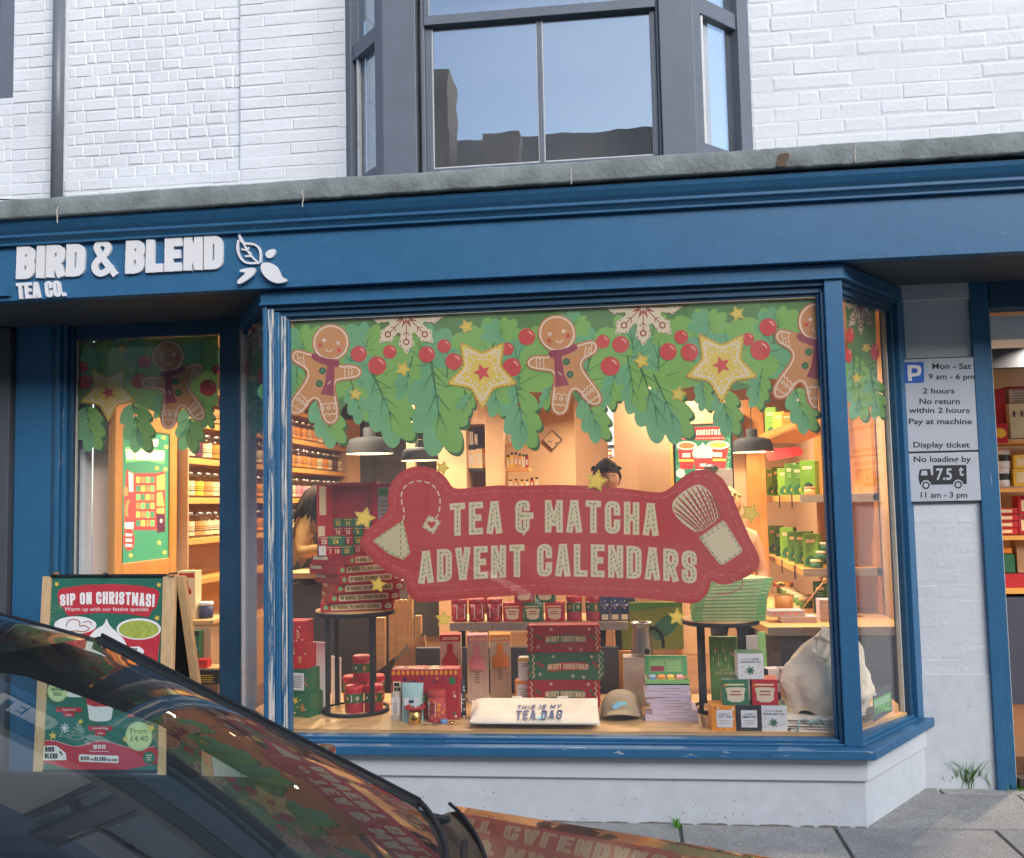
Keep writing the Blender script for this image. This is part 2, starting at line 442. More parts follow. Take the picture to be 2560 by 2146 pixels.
def speckle(name):
    n, L, b = nodes(MATS[name]); src = b.inputs['Base Color'].links[0].from_socket
    tc = n.new('ShaderNodeTexCoord'); ns = n.new('ShaderNodeTexNoise'); ns.inputs['Scale'].default_value = 190; ns.inputs['Detail'].default_value = 2
    L.new(tc.outputs['Object'], ns.inputs['Vector'])
    r = n.new('ShaderNodeMapRange'); r.inputs['From Min'].default_value = .36; r.inputs['From Max'].default_value = .64; r.inputs['To Min'].default_value = .62; r.inputs['To Max'].default_value = 1.32
    L.new(ns.outputs['Fac'], r.inputs['Value'])
    v = n.new('ShaderNodeVectorMath'); v.operation = 'SCALE'; L.new(src, v.inputs[0]); L.new(r.outputs[0], v.inputs['Scale']); L.new(v.outputs[0], b.inputs['Base Color'])
for q in ('flag', 'flag_light', 'flag_dark'): speckle(q)
def worn(name, rgb, under, amt, sc=(60, 60, 1.6)):       # paint flaked off in upright streaks
    pm(name, rgb, .45, var=.06, bump=.0006)
    n, L, b = nodes(MATS[name]); src = b.inputs['Base Color'].links[0].from_socket
    tc = n.new('ShaderNodeTexCoord'); mp = n.new('ShaderNodeMapping'); mp.inputs['Scale'].default_value = sc
    L.new(tc.outputs['Object'], mp.inputs[0]); ns = n.new('ShaderNodeTexNoise'); ns.inputs['Scale'].default_value = 1.5; ns.inputs['Detail'].default_value = 8; ns.inputs['Roughness'].default_value = .7
    L.new(mp.outputs[0], ns.inputs['Vector'])
    r = n.new('ShaderNodeMapRange'); r.inputs['From Min'].default_value = amt; r.inputs['From Max'].default_value = amt+.03
    L.new(ns.outputs['Fac'], r.inputs['Value'])
    mx = n.new('ShaderNodeMix'); mx.data_type = 'RGBA'; L.new(r.outputs[0], mx.inputs['Factor']); L.new(src, mx.inputs['A']); mx.inputs['B'].default_value = (*lin(under), 1)
    L.new(mx.outputs['Result'], b.inputs['Base Color'])
worn('worn_heavy', (45, 100, 140), (214, 208, 198), .49)
worn('worn_light', (45, 100, 140), (220, 216, 208), .635)
worn('worn_sill', (45, 100, 140), (180, 188, 194), .635, (5, 14, 20))
worn('stained_white', (206, 211, 216), (146, 142, 134), .66, (30, 30, 22))
worn('blue', (45, 100, 140), (112, 140, 152), .685, (3, 20, 26))

# ------------------------------------------------------------------ ground
YB, YG, YW, YFA = 5.10, 5.16, 5.78, 5.04            # bay front, glass, wall, fascia
mb = MB('joint'); mb.box(-14, 14, 3.12, 6.3, -.3, -.012)
mb.build('pavement_bed', kind='structure', label='dark mortar bed showing in the pavement joints', cat='pavement')
mb = MB('flag'); rows = [3.30]
while rows[-1] < 5.9: rows.append(rows[-1]+random.choice((.5, .58, .64)))
for j in range(len(rows)-1):
    x = -8+random.random()*.6
    while x < 5:
        w = random.choice((.62, .75, .9)); t = random.uniform(-.003, .003); q = .006+random.random()*.003
        mb.M(random.choice(('flag', 'flag', 'flag_light', 'flag_dark')))
        z = [random.uniform(-.002, .003) for _ in range(4)]
        a = [(x+q, rows[j]+q, -.06), (x+w-q, rows[j]+q, -.06), (x+w-q, rows[j+1]-q, -.06), (x+q, rows[j+1]-q, -.06)]
        mb.hexa(a, [(p[0], p[1], z[i]) for i, p in enumerate(a)]); x += w
mb.build('pavement', kind='structure', bev=.006, label='worn grey stone flag pavement under the shop front', cat='pavement')
mb = MB('kerb_stone')
for i in range(16): mb.box(-8+i*.9, -8+i*.9+.892, 3.12, 3.29, -.25, .0)
mb.build('kerb', kind='structure', bev=.015, label='grey stone kerb between road and pavement', cat='kerb')
MB('asphalt').box(-60, 60, -8, 3.118, -.5, -.12).build('road', kind='structure', label='grey asphalt road under the parked car', cat='road')
MB('flag_dark').box(-60, 60, -60, -8.002, -.5, -.02).box(-60, -14.01, 3.12, 60, -.5, -.02).box(14.01, 60, 3.12, 60, -.5, -.02).build('ground', kind='structure', label='paved ground across the street', cat='ground')

# ------------------------------------------------------------------ the shop building
BLD = thing('shop_building', 'white painted brick building with blue shop front and grey first floor bay window', 'building', (0, YW, 0))
def seg(mb, p, q, d0, d1, z0, z1):                   # slab along p-q, d measured outwards (towards the street)
    p = Vector((p[0], p[1])); q = Vector((q[0], q[1])); t = (q-p).normalized(); n = Vector((t.y, -t.x))
    a = [p+n*d0, q+n*d0, q+n*d1, p+n*d1]
    return mb.hexa([(v.x, v.y, z0) for v in a], [(v.x, v.y, z1) for v in a])
def bricks(mb, x0, x1, z0, z1, y, bw, bh, gap=.009, vg=.006, dep=.006, ch=.004, seed=1, hide=.0):
    rd = random.Random(seed); z = z0; j = 0
    while z < z1-.01:
        h = min(bh, z1-z); x = x0; first = True
        off = (j % 2)*bw*.5
        while x < x1-.004:
            w = bw*rd.uniform(.9, 1.1)
            if rd.random() < .16: w *= rd.choice((.5, 1.9))
            if first and off: w = off; first = False
            w = min(w, x1-x)
            if x1-x-w < .03: w = x1-x
            v = vg if rd.random() > hide else .0012
            g = gap*rd.uniform(.55, 1.2); dz = rd.uniform(-.0042, .0042)
            xa, xb, za, zb = x+v/2, x+w-v/2, z+g/2+dz, z+h-g/2+dz
            dd = dep*.8*rd.uniform(.45, 1.3); jt = [rd.uniform(-.0018, .0018) for _ in range(4)]
            c = min(ch*rd.uniform(.7, 1.8), (xb-xa)*.3)
            B = [(xa, y, za), (xb, y, za), (xb, y, zb), (xa, y, zb)]
            T = [(xa+c, y-dd+jt[0], za+c), (xb-c, y-dd+jt[1], za+c), (xb-c, y-dd+jt[2], zb-c), (xa+c, y-dd+jt[3], zb-c)]
            mb.add(B+T, [(4, 5, 6, 7)]+[(i, (i+1) % 4, 4+(i+1) % 4, 4+i) for i in range(4)])
            x += w
        z += h; j += 1
xl = at(864, 200, Y=YW).x; xr = at(1876, 200, Y=YW).x
rx0, rx1, rz = at(163, 250, Y=YW).x, at(600, 250, Y=YW).x, at(370, 440, Y=YW).z
wx, wz = at(34, 150, Y=YW).x, at(15, 246, Y=YW).z
ZT = 5.3
mb = MB('white_brick')
mb.box(wx, rx0, YW, YW+.3, 2.85, ZT).box(rx0, rx1, YW+.024, YW+.3, rz, ZT).box(rx0, rx1, YW, YW+.3, 2.85, rz).box(rx1, xl, YW, YW+.3, 2.85, ZT)
mb.box(xr, 4.5, YW, YW+.3, 2.85, ZT).box(-6, wx, YW, YW+.3, 2.85, wz).box(-6, wx-1.2, YW, YW+.3, wz, ZT).box(xl, xr, YW+.02, YW+.3, ZT-.5, ZT)
bricks(mb, wx, rx0, 3.36, ZT, YW, .215, .0765, seed=3, hide=.45, dep=.005)
bricks(mb, rx0+.002, rx1-.002, rz+.004, ZT, YW+.024, .121, .0765, seed=4, hide=.12, vg=.006, dep=.006, gap=.009, ch=.006)
bricks(mb, rx0, rx1, rz-.0765*4, rz, YW, .23, .0765, seed=5, hide=.3)
bricks(mb, rx1, xl, 3.36, ZT, YW, .32, .0765, seed=6, hide=.85, dep=.005)
bricks(mb, xr, 3.4, 3.36, ZT, YW, .25, .092, seed=8, hide=.84, dep=.0034, gap=.007, vg=.005, ch=.009)
bricks(mb, -6, wx, 3.36, wz, YW, .23, .0765, seed=9, hide=.5)
mb.build('upper_wall', BLD, label='white painted brick wall of the upper floor')
mb = MB('grey_frame'); mb.box(wx-.10, wx, YW+.0, YW+.12, wz, ZT).box(wx-1.2, wx, YW+.06, YW+.12, wz, wz+.1)
mb.M('charcoal').box(wx-1.2, wx-.10, YW+.09, YW+.1, wz+.1, ZT)
mb.build('upper_window', BLD, label='dark sash window at the edge of the white upper wall')
# lead capped cornice
mb = MB('lead_grey').M('lead_grey', True); rd = random.Random(2); P = []
xs = [-5.2+i*.035 for i in range(250)]
for k, (y, z) in enumerate(((5.0, 3.238), (4.924, 3.232), (4.916, 3.236), (4.914, 3.244), (4.912, 3.29), (4.912, 3.328), (4.915, 3.336), (4.925, 3.341), (5.2, 3.352), (5.79, 3.39))):
    P.append([(x, y+rd.uniform(-.0015, .0015)+.002*math.sin(x*1.7), z+.0048*(x+4)+rd.uniform(-.0025, .0025)+(.0022*math.sin(x*2.3)+.002*math.sin(x*7.1))*(k > 3)) for x in xs])
mb.grid(P).build('cornice_cap', BLD, label='rough grey lead cap along the top of the shop front')
def crk(px_, y0, y1, w, mat):
    mb = Art.pxY(4.9095); mb.mat = mat; rd = random.Random(int(px_)); P = []
    for i in range(9): P.append((px_+rd.uniform(-1.6, 1.6), y0+(y1-y0)*i/8))
    mb.stroke(P, w); return mb
for a in ((143, 516, 558, 2.6), (757, 474, 518, 2.4), (1428, 420, 460, 2.4), (2138, 362, 404, 2.6)): crk(*a, 'crack').build('cornice_crack', BLD, solid=.001)
mb = Art.pxY(4.908); mb.mat = 'stain'
mb.poly(smooth([(1946, 384), (1975, 382), (1973, 395), (1962, 400), (1970, 416), (1938, 418), (1946, 400)]))
mb.build('cornice_stain', BLD, label='brown bare patch broken out of the lead cornice', solid=.001)
mb = MB('blue')
mb.extr([(5.3, 3.245), (4.945, 3.236), (4.95, 3.215), (4.968, 3.185), (4.985, 3.165), (4.985, 3.15), (5.0, 3.14), (5.012, 3.125), (5.012, 3.112), (5.3, 3.112)], 'X', -5.2, 3.5)
mb.build('cornice_moulding', BLD, bev=.002)
MB('blue').box(-5.2, 3.5, YFA, YFA+.08, 2.806, 3.112).build('fascia', BLD, bev=.002, label='long blue name board over the shop windows')
MB('soffit_paint').box(-5.2, 1.53, YFA+.08, 6.1, 2.806, 2.86).box(1.53, 3.5, YFA+.08, YW+.2, 2.812, 2.86).build('soffit', BLD)
mb = MB('blue'); mb.extr([(5.036, 2.835), (5.02, 2.83), (5.02, 2.885), (5.036, 2.89)], 'X', -5.2, at(26, 720, Y=5.03).x).build('fascia_bracket', BLD, bev=.003)
# bay window
XJ = at(548, 1300, Y=YW).x
BL, CL, CR, BR = (at(603, 1300, Y=YW).x, YW), (-1.978, YB), (1.092, YB), (1.565, YW)
BAY = thing('bay_window', 'canted blue bay shop window with three panes on a white plinth', None); BAY.parent = BLD
BAY.matrix_parent_inverse = mw(BLD).inverted()
def off(pts, d):
    out = []; pts = [Vector(p) for p in pts]
    for i, p in enumerate(pts):
        ns = []
        if i: t = (p-pts[i-1]).normalized(); ns.append(Vector((t.y, -t.x)))
        if i < len(pts)-1: t = (pts[i+1]-p).normalized(); ns.append(Vector((t.y, -t.x)))
        n = sum(ns, Vector((0, 0))).normalized(); out.append(p+n*(d/n.dot(ns[0])))
    out[0].y = pts[0].y; out[-1].y = pts[-1].y
    return out
def band(mb, d0, d1, z0, z1, pts=None):                  # solid band following the bay's plan
    a = off(pts or (BL, CL, CR, BR), d0); b = off(pts or (BL, CL, CR, BR), d1)
    for i in range(3):
        q = [a[i], a[i+1], b[i+1], b[i]]
        mb.hexa([(p.x, p.y, z0) for p in q], [(p.x, p.y, z1) for p in q])
rd = random.Random(31); pm('grime', (128, 124, 112), .9, var=.3, vs=30)
A = Art(lambda x, y, l: Vector((x, YB-.0015-l, y))); A.mat = 'grime'
x = -2.0
while x < 1.05:
    w = rd.uniform(.05, .22); h = rd.uniform(.001, .0055); A.poly([(x, -.01), (x+w, -.01), (x+w*.8, h), (x+w*.4, h*1.5), (x+w*.15, h*.7)]); x += w*rd.uniform(.6, 1.05)
for i in range(46): x, y = rd.uniform(-1.9, 1.05), abs(rd.gauss(0, .06))+.012; A.ell(x, y, rd.uniform(.0015, .004), rd.uniform(.0015, .006), rd.random(), 7)
mb = MB('stained_white'); band(mb, -.15, 0, -.02, .222); k = len(mb.v); mb.f += [[i+k for i in f] for f in A.f]; mb.v += A.v; mb.m += A.m; mb.s += A.s; mb.build('plinth', BAY, bev=.004, label='white plastered plinth under the bay window')
mb = MB('plinth_white'); band(mb, -.15, .018, .222, .336); mb.build('plinth_board', BAY, bev=.004)
mb = MB('worn_sill'); band(mb, -.1, .075, .336, .384); mb.build('sill', BAY, bev=.006, label='deep blue painted window sill with scuffed edge')
mb = MB('blue'); band(mb, -.1, .0, .384, .396); band(mb, -.1, -.02, .396, .412); mb.build('sill_bead', BAY, bev=.003)
mb = MB('blue'); band(mb, -.1, .012, 2.735, 2.8); band(mb, -.1, .022, 2.722, 2.735)
mb.M('blue_shade'); band(mb, -.1, -.008, 2.695, 2.722); band(mb, -.1, -.03, 2.662, 2.695); band(mb, -.1, -.045, 2.648, 2.662); mb.build('head', BAY, bev=.003)
mb = MB('crack').box(-1.84, .975, 5.15, 5.156, 2.643, 2.648); mb.build('pane_putty', BAY)
# corner posts
mb = MB('blue'); x0, x1 = .972, 1.092
mb.box(x0+.03, x1, YB-.006, YG+.05, .384, 2.735)
mb.M('blue_shade').box(x0+.012, x0+.03, YB+.012, YG+.05, .396, 2.66).M('blue').box(x0, x0+.012, YB+.035, YG+.04, .4, 2.655)
mb.build('corner_post', BAY, bev=.005, label='plain blue right corner post of the bay')
mb = MB('blue'); xw = -1.978
for k, (w, mt, yy) in enumerate(((.026, 'blue', -.006), (.034, 'worn_heavy', -.004), (.032, 'worn_light', .006), (.03, 'worn_heavy', .022), (.014, 'worn_light', .036))):
    mb.M(mt).box(xw, xw+w-.0012, YB+yy, YG+.03, .384 if k < 4 else .4, 2.735 if k == 0 else 2.722-.018*k); xw += w
mb.build('corner_post', BAY, bev=.006, label='left corner post with white undercoat showing through flaked blue paint')
MB('shop_glass').box(-1.85, .98, 5.1575, 5.1635, .39, 2.66).build('pane', BAY, label='wide front pane of the bay window')
tR = (Vector(BR)-Vector(CR)).normalized(); nR = Vector((tR.y, -tR.x)); tL = (Vector(CL)-Vector(BL)).normalized(); nL = Vector((tL.y, -tL.x))
mb = MB('shop_glass'); seg(mb, Vector(CR)+tR*.05, Vector(BR)-tR*.02, -.064, -.058, .39, 2.66); mb.build('pane', BAY, label='narrow canted right pane of the bay window')
mb = MB('shop_glass'); seg(mb, Vector(BL)+tL*.02, Vector(CL)-tL*.02, -.018, -.012, .39, 2.66); mb.build('pane', BAY, label='narrow canted left pane of the bay window')
mb = MB('blue'); a = Vector(BR); seg(mb, a-tR*.085, a+tR*.06, -.09, .006, .384, 2.735); mb.M('blue_shade'); seg(mb, a-tR*.12, a-tR*.086, -.09, -.02, .39, 2.7)
mb.M('crack'); seg(mb, a-tR*.135, a-tR*.121, -.075, -.05, .4, 2.66)
mb.build('jamb', BAY, bev=.004)
mb = MB('blue_shade'); a = Vector(BL); mb.box(XJ, BL[0]-.012, YW-.0, YW+.1, .285, 2.806).M('stained_white').box(XJ, BL[0]+.0, YW-.012, YW+.1, .0, .284); seg(mb, a-tL*.02, a+tL*.02, -.09, .0, .384, 2.72); mb.build('jamb', BAY, bev=.004)
# left shop window beside the bay
LW = thing('side_window', 'tall blue framed side window left of the bay', None); LW.parent = BLD; LW.matrix_parent_inverse = mw(BLD).inverted()
YL = 5.86
gx0, gx1 = at(190, 1200, Y=YL).x, at(547, 1200, Y=YW).x+.01
px0 = at(36, 1100, Y=YW).x; px1 = at(128, 1100, Y=YW).x
zL = at(330, 846, Y=YL).z
mb = MB('blue').box(px0, px1-.002, YW, YW+.2, 0, 2.81); mb.build('pilaster', LW, bev=.004, label='broad blue pilaster at the left of the shop front')
mb = MB('blue_shade'); ww = (gx0-px1)/4
for k in range(4): mb.M('worn_light' if k in (1, 2) else 'blue_shade').box(px1+k*ww, px1+(k+1)*ww-.0015, YW+(.0, -.012, .012, .04)[k], YL+.05, 0, 2.81)
mb.build('frame', LW, bev=.006)
MB('blue_shade').box(gx0, gx1+.01, YL-.03, YL+.06, zL, 2.81).box(gx0, gx1+.01, YL-.05, YL+.08, .285, .42).build('rail', LW, bev=.004)
MB('stained_white').box(gx0, gx1+.01, YL-.07, YL+.08, .0, .284).build('plinth', LW, bev=.004)
MB('shop_glass').box(gx0, gx1, YL, YL+.006, .42, zL).build('pane', LW)
mb = MB('crack').box(gx0, gx0+.012, YL-.012, YL-.002, .42, zL); mb.build('putty', LW)
# white pilaster and door frame on the right
xa, xb = 1.572, at(2452, 1300, Y=YW).x
mb = MB('white_brick'); mb.box(xa-.03, xb, YW, YW+.35, -.02, 2.72)
bricks(mb, xa-.01, xb, .62, 2.72, YW+.002, .23, .083, gap=.007, vg=.006, dep=.003, ch=.006, seed=21, hide=.55)
mb.M('stained_white').box(xa-.03, xb, YW-.006, YW, -.02, .62)
mb.build('pillar', BLD, label='white painted brick pillar carrying two signs')
MB('plinth_white').box(xa-.02, xb+.01, YW-.02, YW+.1, 2.72, 2.815).build('pillar_cap', BLD, bev=.004)
mb = MB('blue').box(xb, xb+.055, YW-.03, YW+.14, -.01, 2.815).M('worn_light').box(xb+.055, xb+.105, YW-.012, YW+.14, -.01, 2.815).M('crack').box(xb+.105, xb+.112, YW+.0, YW+.14, .0, 2.7)
mb.M('blue_shade').box(xb+.112, 3.4, YW-.01, YW+.14, 2.66, 2.815)
mb.build('door_frame', BLD, bev=.006, label='blue timber frame of the entrance at the right')
# first floor bay window in grey timber
UB = thing('first_floor_bay', 'grey timber bay with sash windows over the cornice', None); UB.parent = BLD; UB.matrix_parent_inverse = mw(BLD).inverted()
YU = 5.40
ux = lambda px_: at(px_, 230, Y=YU).x
fl, fr_ = ux(957), ux(1738); zm0, zm1 = at(1350, 36, Y=YU).z, at(1350, 12, Y=YU).z
g0, g1, gm0, gm1 = ux(1077), ux(1631), ux(1343), ux(1356); zb = at(1350, 398, Y=YU).z
mb = MB('grey_frame'); mb.box(fl, ux(1040), YU, YU+.12, 3.3, ZT).box(ux(1050), ux(1060), YU+.03, YU+.12, 3.3, ZT).box(ux(1653), fr_, YU, YU+.12, 3.3, ZT).box(ux(1645), ux(1653), YU+.03, YU+.12, 3.3, ZT)
mb.build('frame', UB, bev=.004)
mb = MB('grey_frame'); a = ux(1060); b = ux(1645)
mb.box(a, b, YU+.05, YU+.1, 3.4, zb).box(a, g0, YU+.05, YU+.1, zb, zm0).box(g1, b, YU+.05, YU+.1, zb, zm0).box(gm0, gm1, YU+.055, YU+.1, zb, zm0)
mb.box(a, b, YU+.02, YU+.1, zm0, zm1).box(a, g0-.01, YU+.02, YU+.07, zm1, ZT).box(g1+.01, b, YU+.02, YU+.07, zm1, ZT)
mb.build('sash', UB, bev=.003)
mb = MB('putty'); e = .008
for (p, q) in ((g0, gm0), (gm1, g1)): mb.box(p, p+e*.6, YU+.058, YU+.064, zb, zm0).box(q-e*.5, q, YU+.058, YU+.064, zb, zm0).box(p, q, YU+.057, YU+.063, zb, zb+e)
mb.build('putty', UB)
mb = MB('upper_glass').box(g0, gm0, YU+.066, YU+.07, zb, zm0).box(gm1, g1, YU+.066, YU+.07, zb, zm0+.0)
for i, p in enumerate(mb.v):
    pass
mb.build('pane', UB, label='two old panes mirroring sky and the roofs opposite')
MB('upper_glass').box(a, b, YU+.045, YU+.05, zm1, ZT).build('pane', UB)
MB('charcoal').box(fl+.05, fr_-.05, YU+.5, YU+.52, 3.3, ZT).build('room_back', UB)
def cant(p, q, name, lite):
    t = (Vector(q)-Vector(p)); ln = t.length; t = t.normalized()
    P = lambda f: Vector(p)+t*(ln*f)
    mb = MB('grey_frame'); seg(mb, P(0), P(.13), -.1, 0, 3.3, ZT); seg(mb, P(.8), P(1.0), -.1, 0, 3.3, ZT); seg(mb, P(.13), P(.8), -.09, -.02, 3.3, 3.62); seg(mb, P(.13), P(.8), -.07, -.015, zm0-.03, zm1+.01)
    mb.M('putty'); seg(mb, P(.2), P(.24), -.05, -.025, 3.6, zm0); seg(mb, P(.13), P(.2), -.09, -.05, 3.6, zm0)
    mb.build(name, UB, bev=.004)
    mb = MB('upper_glass'); seg(mb, P(.13), P(.8), -.06, -.055, 3.6, ZT); mb.build('pane', UB)
    mb = MB('putty'); seg(mb, P(.25), P(.8) if lite else P(.45), -.085, -.08, 3.6, ZT); mb.build('curtain', UB, label='pale blind behind the canted sash')
cant((xl, YW), (fl, YU), 'side_frame', True); cant((fr_, YU), (xr, YW), 'side_frame', False)
# shop name in raised letters
NAME = thing('shop_sign', 'raised white shop name lettering on the blue fascia board', 'sign', (-3, YFA, 2.9))
A = Art(lambda x, y, l: at(x, y, Y=YFA-.017-l), .0004); A.mat = 'sign_white'
def quadmap(bl, br, tl, tr, W, bow=0.):
    def fn(u, v):
        f = u/W; a = (bl[0]+(br[0]-bl[0])*f, bl[1]+(br[1]-bl[1])*f); b = (tl[0]+(tr[0]-tl[0])*f, tl[1]+(tr[1]-tl[1])*f)
        return (a[0]+(b[0]-a[0])*v, a[1]+(b[1]-a[1])*v + bow*(2*f-1)**2)
    return fn
k = dict(t=.255, wide=.60, gap=.075)
A.text('BIRD', quadmap((40, 698), (209, 690), (43, 617), (212, 609), twidth('BIRD', **k)), **k); A.text('BLEND', quadmap((313, 685), (556, 672), (316, 602), (556, 588), twidth('BLEND', **k)), **k)
zz = lambda x, y: (x/2.667, 540+y/2.667)
A.stroke(smooth([zz(*p) for p in ((770, 396), (712, 322), (655, 245), (640, 205), (665, 180), (684, 178))], False, 2), 15.5); A.stroke(smooth([zz(*p) for p in ((682, 178), (722, 195), (714, 245), (655, 290), (622, 338), (650, 388), (705, 378), (742, 322))], False, 2), 15.5)
A.build('lettering', NAME, solid=.017)
A = Art(lambda x, y, l: at(x, y, Y=YFA-.014-l), .0004); A.mat = 'sign_white'
k = dict(t=.2, wide=.54, gap=.1)
A.text('TEA CO.', quadmap((43, 748), (163, 741), (40, 708), (158, 701), twidth('TEA CO.', **k)), **k)
A.build('small_lettering', NAME, solid=.014)
A = Art(lambda x, y, l: at(x, y, Y=YFA-.016-l), .0004); A.mat = 'sign_white'
zz = lambda x, y: (x/2.667, 540+y/2.667)
Z = lambda *a: [zz(a[i], a[i+1]) for i in range(0, len(a), 2)]
A.stroke(smooth(Z(1592, 118, 1610, 185, 1700, 185, 1738, 230, 1735, 310), False), 5)
A.stroke(smooth(Z(1590, 160, 1578, 220, 1605, 290, 1650, 318, 1730, 312), False), 5)
A.stroke(smooth(Z(1596, 130, 1625, 190, 1668, 265, 1728, 318), False), 4)
A.stroke(Z(1610, 222, 1645, 228, 1660, 208), 4); A.stroke(Z(1632, 268, 1665, 268, 1668, 240), 4)
A.poly(smooth(Z(1745, 322, 1790, 312, 1840, 330, 1865, 360, 1885, 415, 1930, 430, 1900, 450, 1840, 455, 1780, 420, 1745, 370)))
A.poly(smooth(Z(1842, 222, 1800, 222, 1768, 245, 1772, 275, 1800, 285, 1830, 265)))
A.poly(smooth(Z(1603, 362, 1700, 346, 1714, 366, 1690, 410, 1610, 460, 1588, 455, 1590, 435, 1640, 390, 1645, 382, 1606, 378)))
A.build('leaf_emblem', NAME, solid=.016, label='white leaf and petal emblem after the shop name')
# drainpipe
mb = MB('pipe_grey'); mb.sm = True
pa, pb = at(148, 20, Y=YW-.07), at(141.5, 500, Y=YW-.07); px_ = (pa.x+pb.x)/2
mb.lathe([(.037, 3.34), (.037, 5.3)], (px_, YW-.07, 0), 24); mb.lathe([(.043, 5.0), (.043, 5.08)], (px_, YW-.07, 0), 24)
mb.build('drainpipe', label='straight dark grey drainpipe on the white brick wall', cat='drainpipe')
mb = MB('black'); mb.tube([at(-20, 499, Y=YW-.12), at(120, 501, Y=YW-.11), at(220, 500, Y=YW-.02)], .004, 6)
mb.build('wall_cable', label='thin black cable running along the foot of the upper wall', cat='cable')

# neighbour to the left
NB = thing('neighbouring_shop', 'dark grey neighbouring shop front at the left edge with rough stone pier', 'shop front', (-4.2, YW, 0))
nx = px0-.012
MB('charcoal').box(nx-.1, nx, YW-.04, YW+.2, 0, 2.80).build('door_post', NB, bev=.006)
MB('stone_dark').box(nx-1.2, nx-.1, YW+.0, YW+.3, 0, 2.80).build('stone_pier', NB, bev=.01)

# opposite side of the street, seen only as a reflection
OB = thing('terraced_house', 'brown brick terraced houses across the street, seen as reflection in the upper window', 'house', (0, -6, 0))
mb = MB('opp_wall').box(-30, 30, -12, -6, -.02, 5.7); mb.build('wall', OB)
mb = MB('opp_roof'); mb.extr([(-5.75, 5.72), (-12.2, 5.72), (-9.2, 9.25), (-8.9, 9.25)], 'X', -30, 30); mb.build('roof', OB)
MB('opp_brick').extr([(-4.6, 6.0), (-3.0, 6.0), (-3.25, 10.3), (-3.6, 10.3), (-4.6, 10.5)], 'Y', -7.6, -6.8) if 0 else MB('opp_brick').box(-4.6, -3.2, -7.6, -6.6, 6.0, 9.75).build('chimney', OB)
for i, (x, w, h) in enumerate(((-4.9, .5, 8.9), (-2.6, .7, 8.55), (-.8, .5, 8.3))): MB('opp_brick').box(x, x+w, -7.4, -6.8, 6.5, h).build('chimney', OB)
MB('opp_brick').box(6.5, 7.6, -9.4, -8.4, 7, 10.2).build('chimney', OB)
for i in range(-7, 8):
    for z in (.9, 3.5): MB('charcoal').box(i*2.2, i*2.2+1.0, -5.99, -5.96, z, z+1.5).build('window', OB)
# ------------------------------------------------------------------ printed window stickers
for nm, c in dict(p_red=(198, 76, 73), p_redd=(170, 64, 62), p_redl=(216, 116, 112), p_cream=(228, 212, 172), p_cream2=(218, 206, 160), p_thread=(96, 110, 82), p_dgreen=(94, 138, 80), p_dgreen2=(70, 108, 64),
                  p_teal=(116, 176, 124), p_green=(136, 184, 92), p_vein=(80, 122, 72), p_ginger=(212, 148, 92), p_gingerd=(202, 124, 84), p_icing=(236, 216, 192), p_berry=(214, 76, 70), p_shine=(240, 178, 158),
                  p_yellow=(232, 204, 92), p_orange=(226, 176, 78), p_scarf=(158, 68, 84), p_cheek=(218, 84, 78), p_button=(70, 112, 78), p_snow=(232, 216, 184), p_snowred=(168, 64, 60), p_thread2=(150, 120, 52)).items():
    pm(nm, tuple(min(250, q*1.05) for q in c), .5, var=.03, vs=9, spec=.3)
    n, L, b = nodes(MATS[nm]); o = n['Material Output']; tl = n.new('ShaderNodeBsdfTranslucent'); tl.inputs[0].default_value = (*lin(c), 1); mx = n.new('ShaderNodeMixShader'); mx.inputs[0].default_value = .22
    L.new(b.outputs[0], mx.inputs[1]); L.new(tl.outputs[0], mx.inputs[2]); L.new(mx.outputs[0], o.inputs['Surface'])      # thin vinyl lets a little shop light through
NF = Vector((0, -1, 0))
def lobe(A, p, d, l, w): A.ell(p.x+d.x*l/2, p.y+d.y*l/2, l/2, w, math.atan2(d.y, d.x), 18)
def leafc(A, base, tip, k=1., cols=('p_teal', 'p_green'), lay=1, lobes=((.12, 40, .42), (.4, 34, .46), (.62, 16, .48)), sh=True):
    b = Vector(base); t = Vector(tip); L = (t-b).length; d = (t-b)/L; n = Vector((-d.y, d.x))
    dr = lambda s, a: (d*math.cos(R(a))+n*s*math.sin(R(a))).normalized()
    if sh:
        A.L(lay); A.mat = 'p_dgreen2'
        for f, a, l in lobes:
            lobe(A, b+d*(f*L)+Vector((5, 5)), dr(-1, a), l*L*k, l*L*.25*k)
    A.L(lay+1)
    for f, a, l in lobes:
        for s in (1, -1):
            A.mat = cols[0] if s > 0 else cols[1]; lobe(A, b+d*(f*L-.02*L), dr(s, a), l*L*k, l*L*.26*k)
    A.L(lay+2); A.mat = 'p_vein'
    A.stroke([b-d*(.1*L), b+d*(.75*L)], L*.035, taper=lambda q: 1.1-.9*q)
    for f, a, l in lobes:
        for s in (1, -1): A.stroke([b+d*(f*L), b+d*(f*L)+dr(s, a*.9)*(l*L*.55*k)], L*.022, taper=lambda q: 1-.85*q)
def berry(fr, c, r, par, fl=1):
    A = Art(fr); A.L(11); A.mat = 'p_berry'; A.ell(c[0], c[1], r, n=28); A.L(12); A.mat = 'p_shine'
    A.poly(smooth([(c[0]+r*a*fl, c[1]+r*b) for a, b in ((.1, -.72), (.5, -.6), (.72, -.2), (.6, -.12), (.42, -.42), (.12, -.58))]))
    A.build('berry', par)
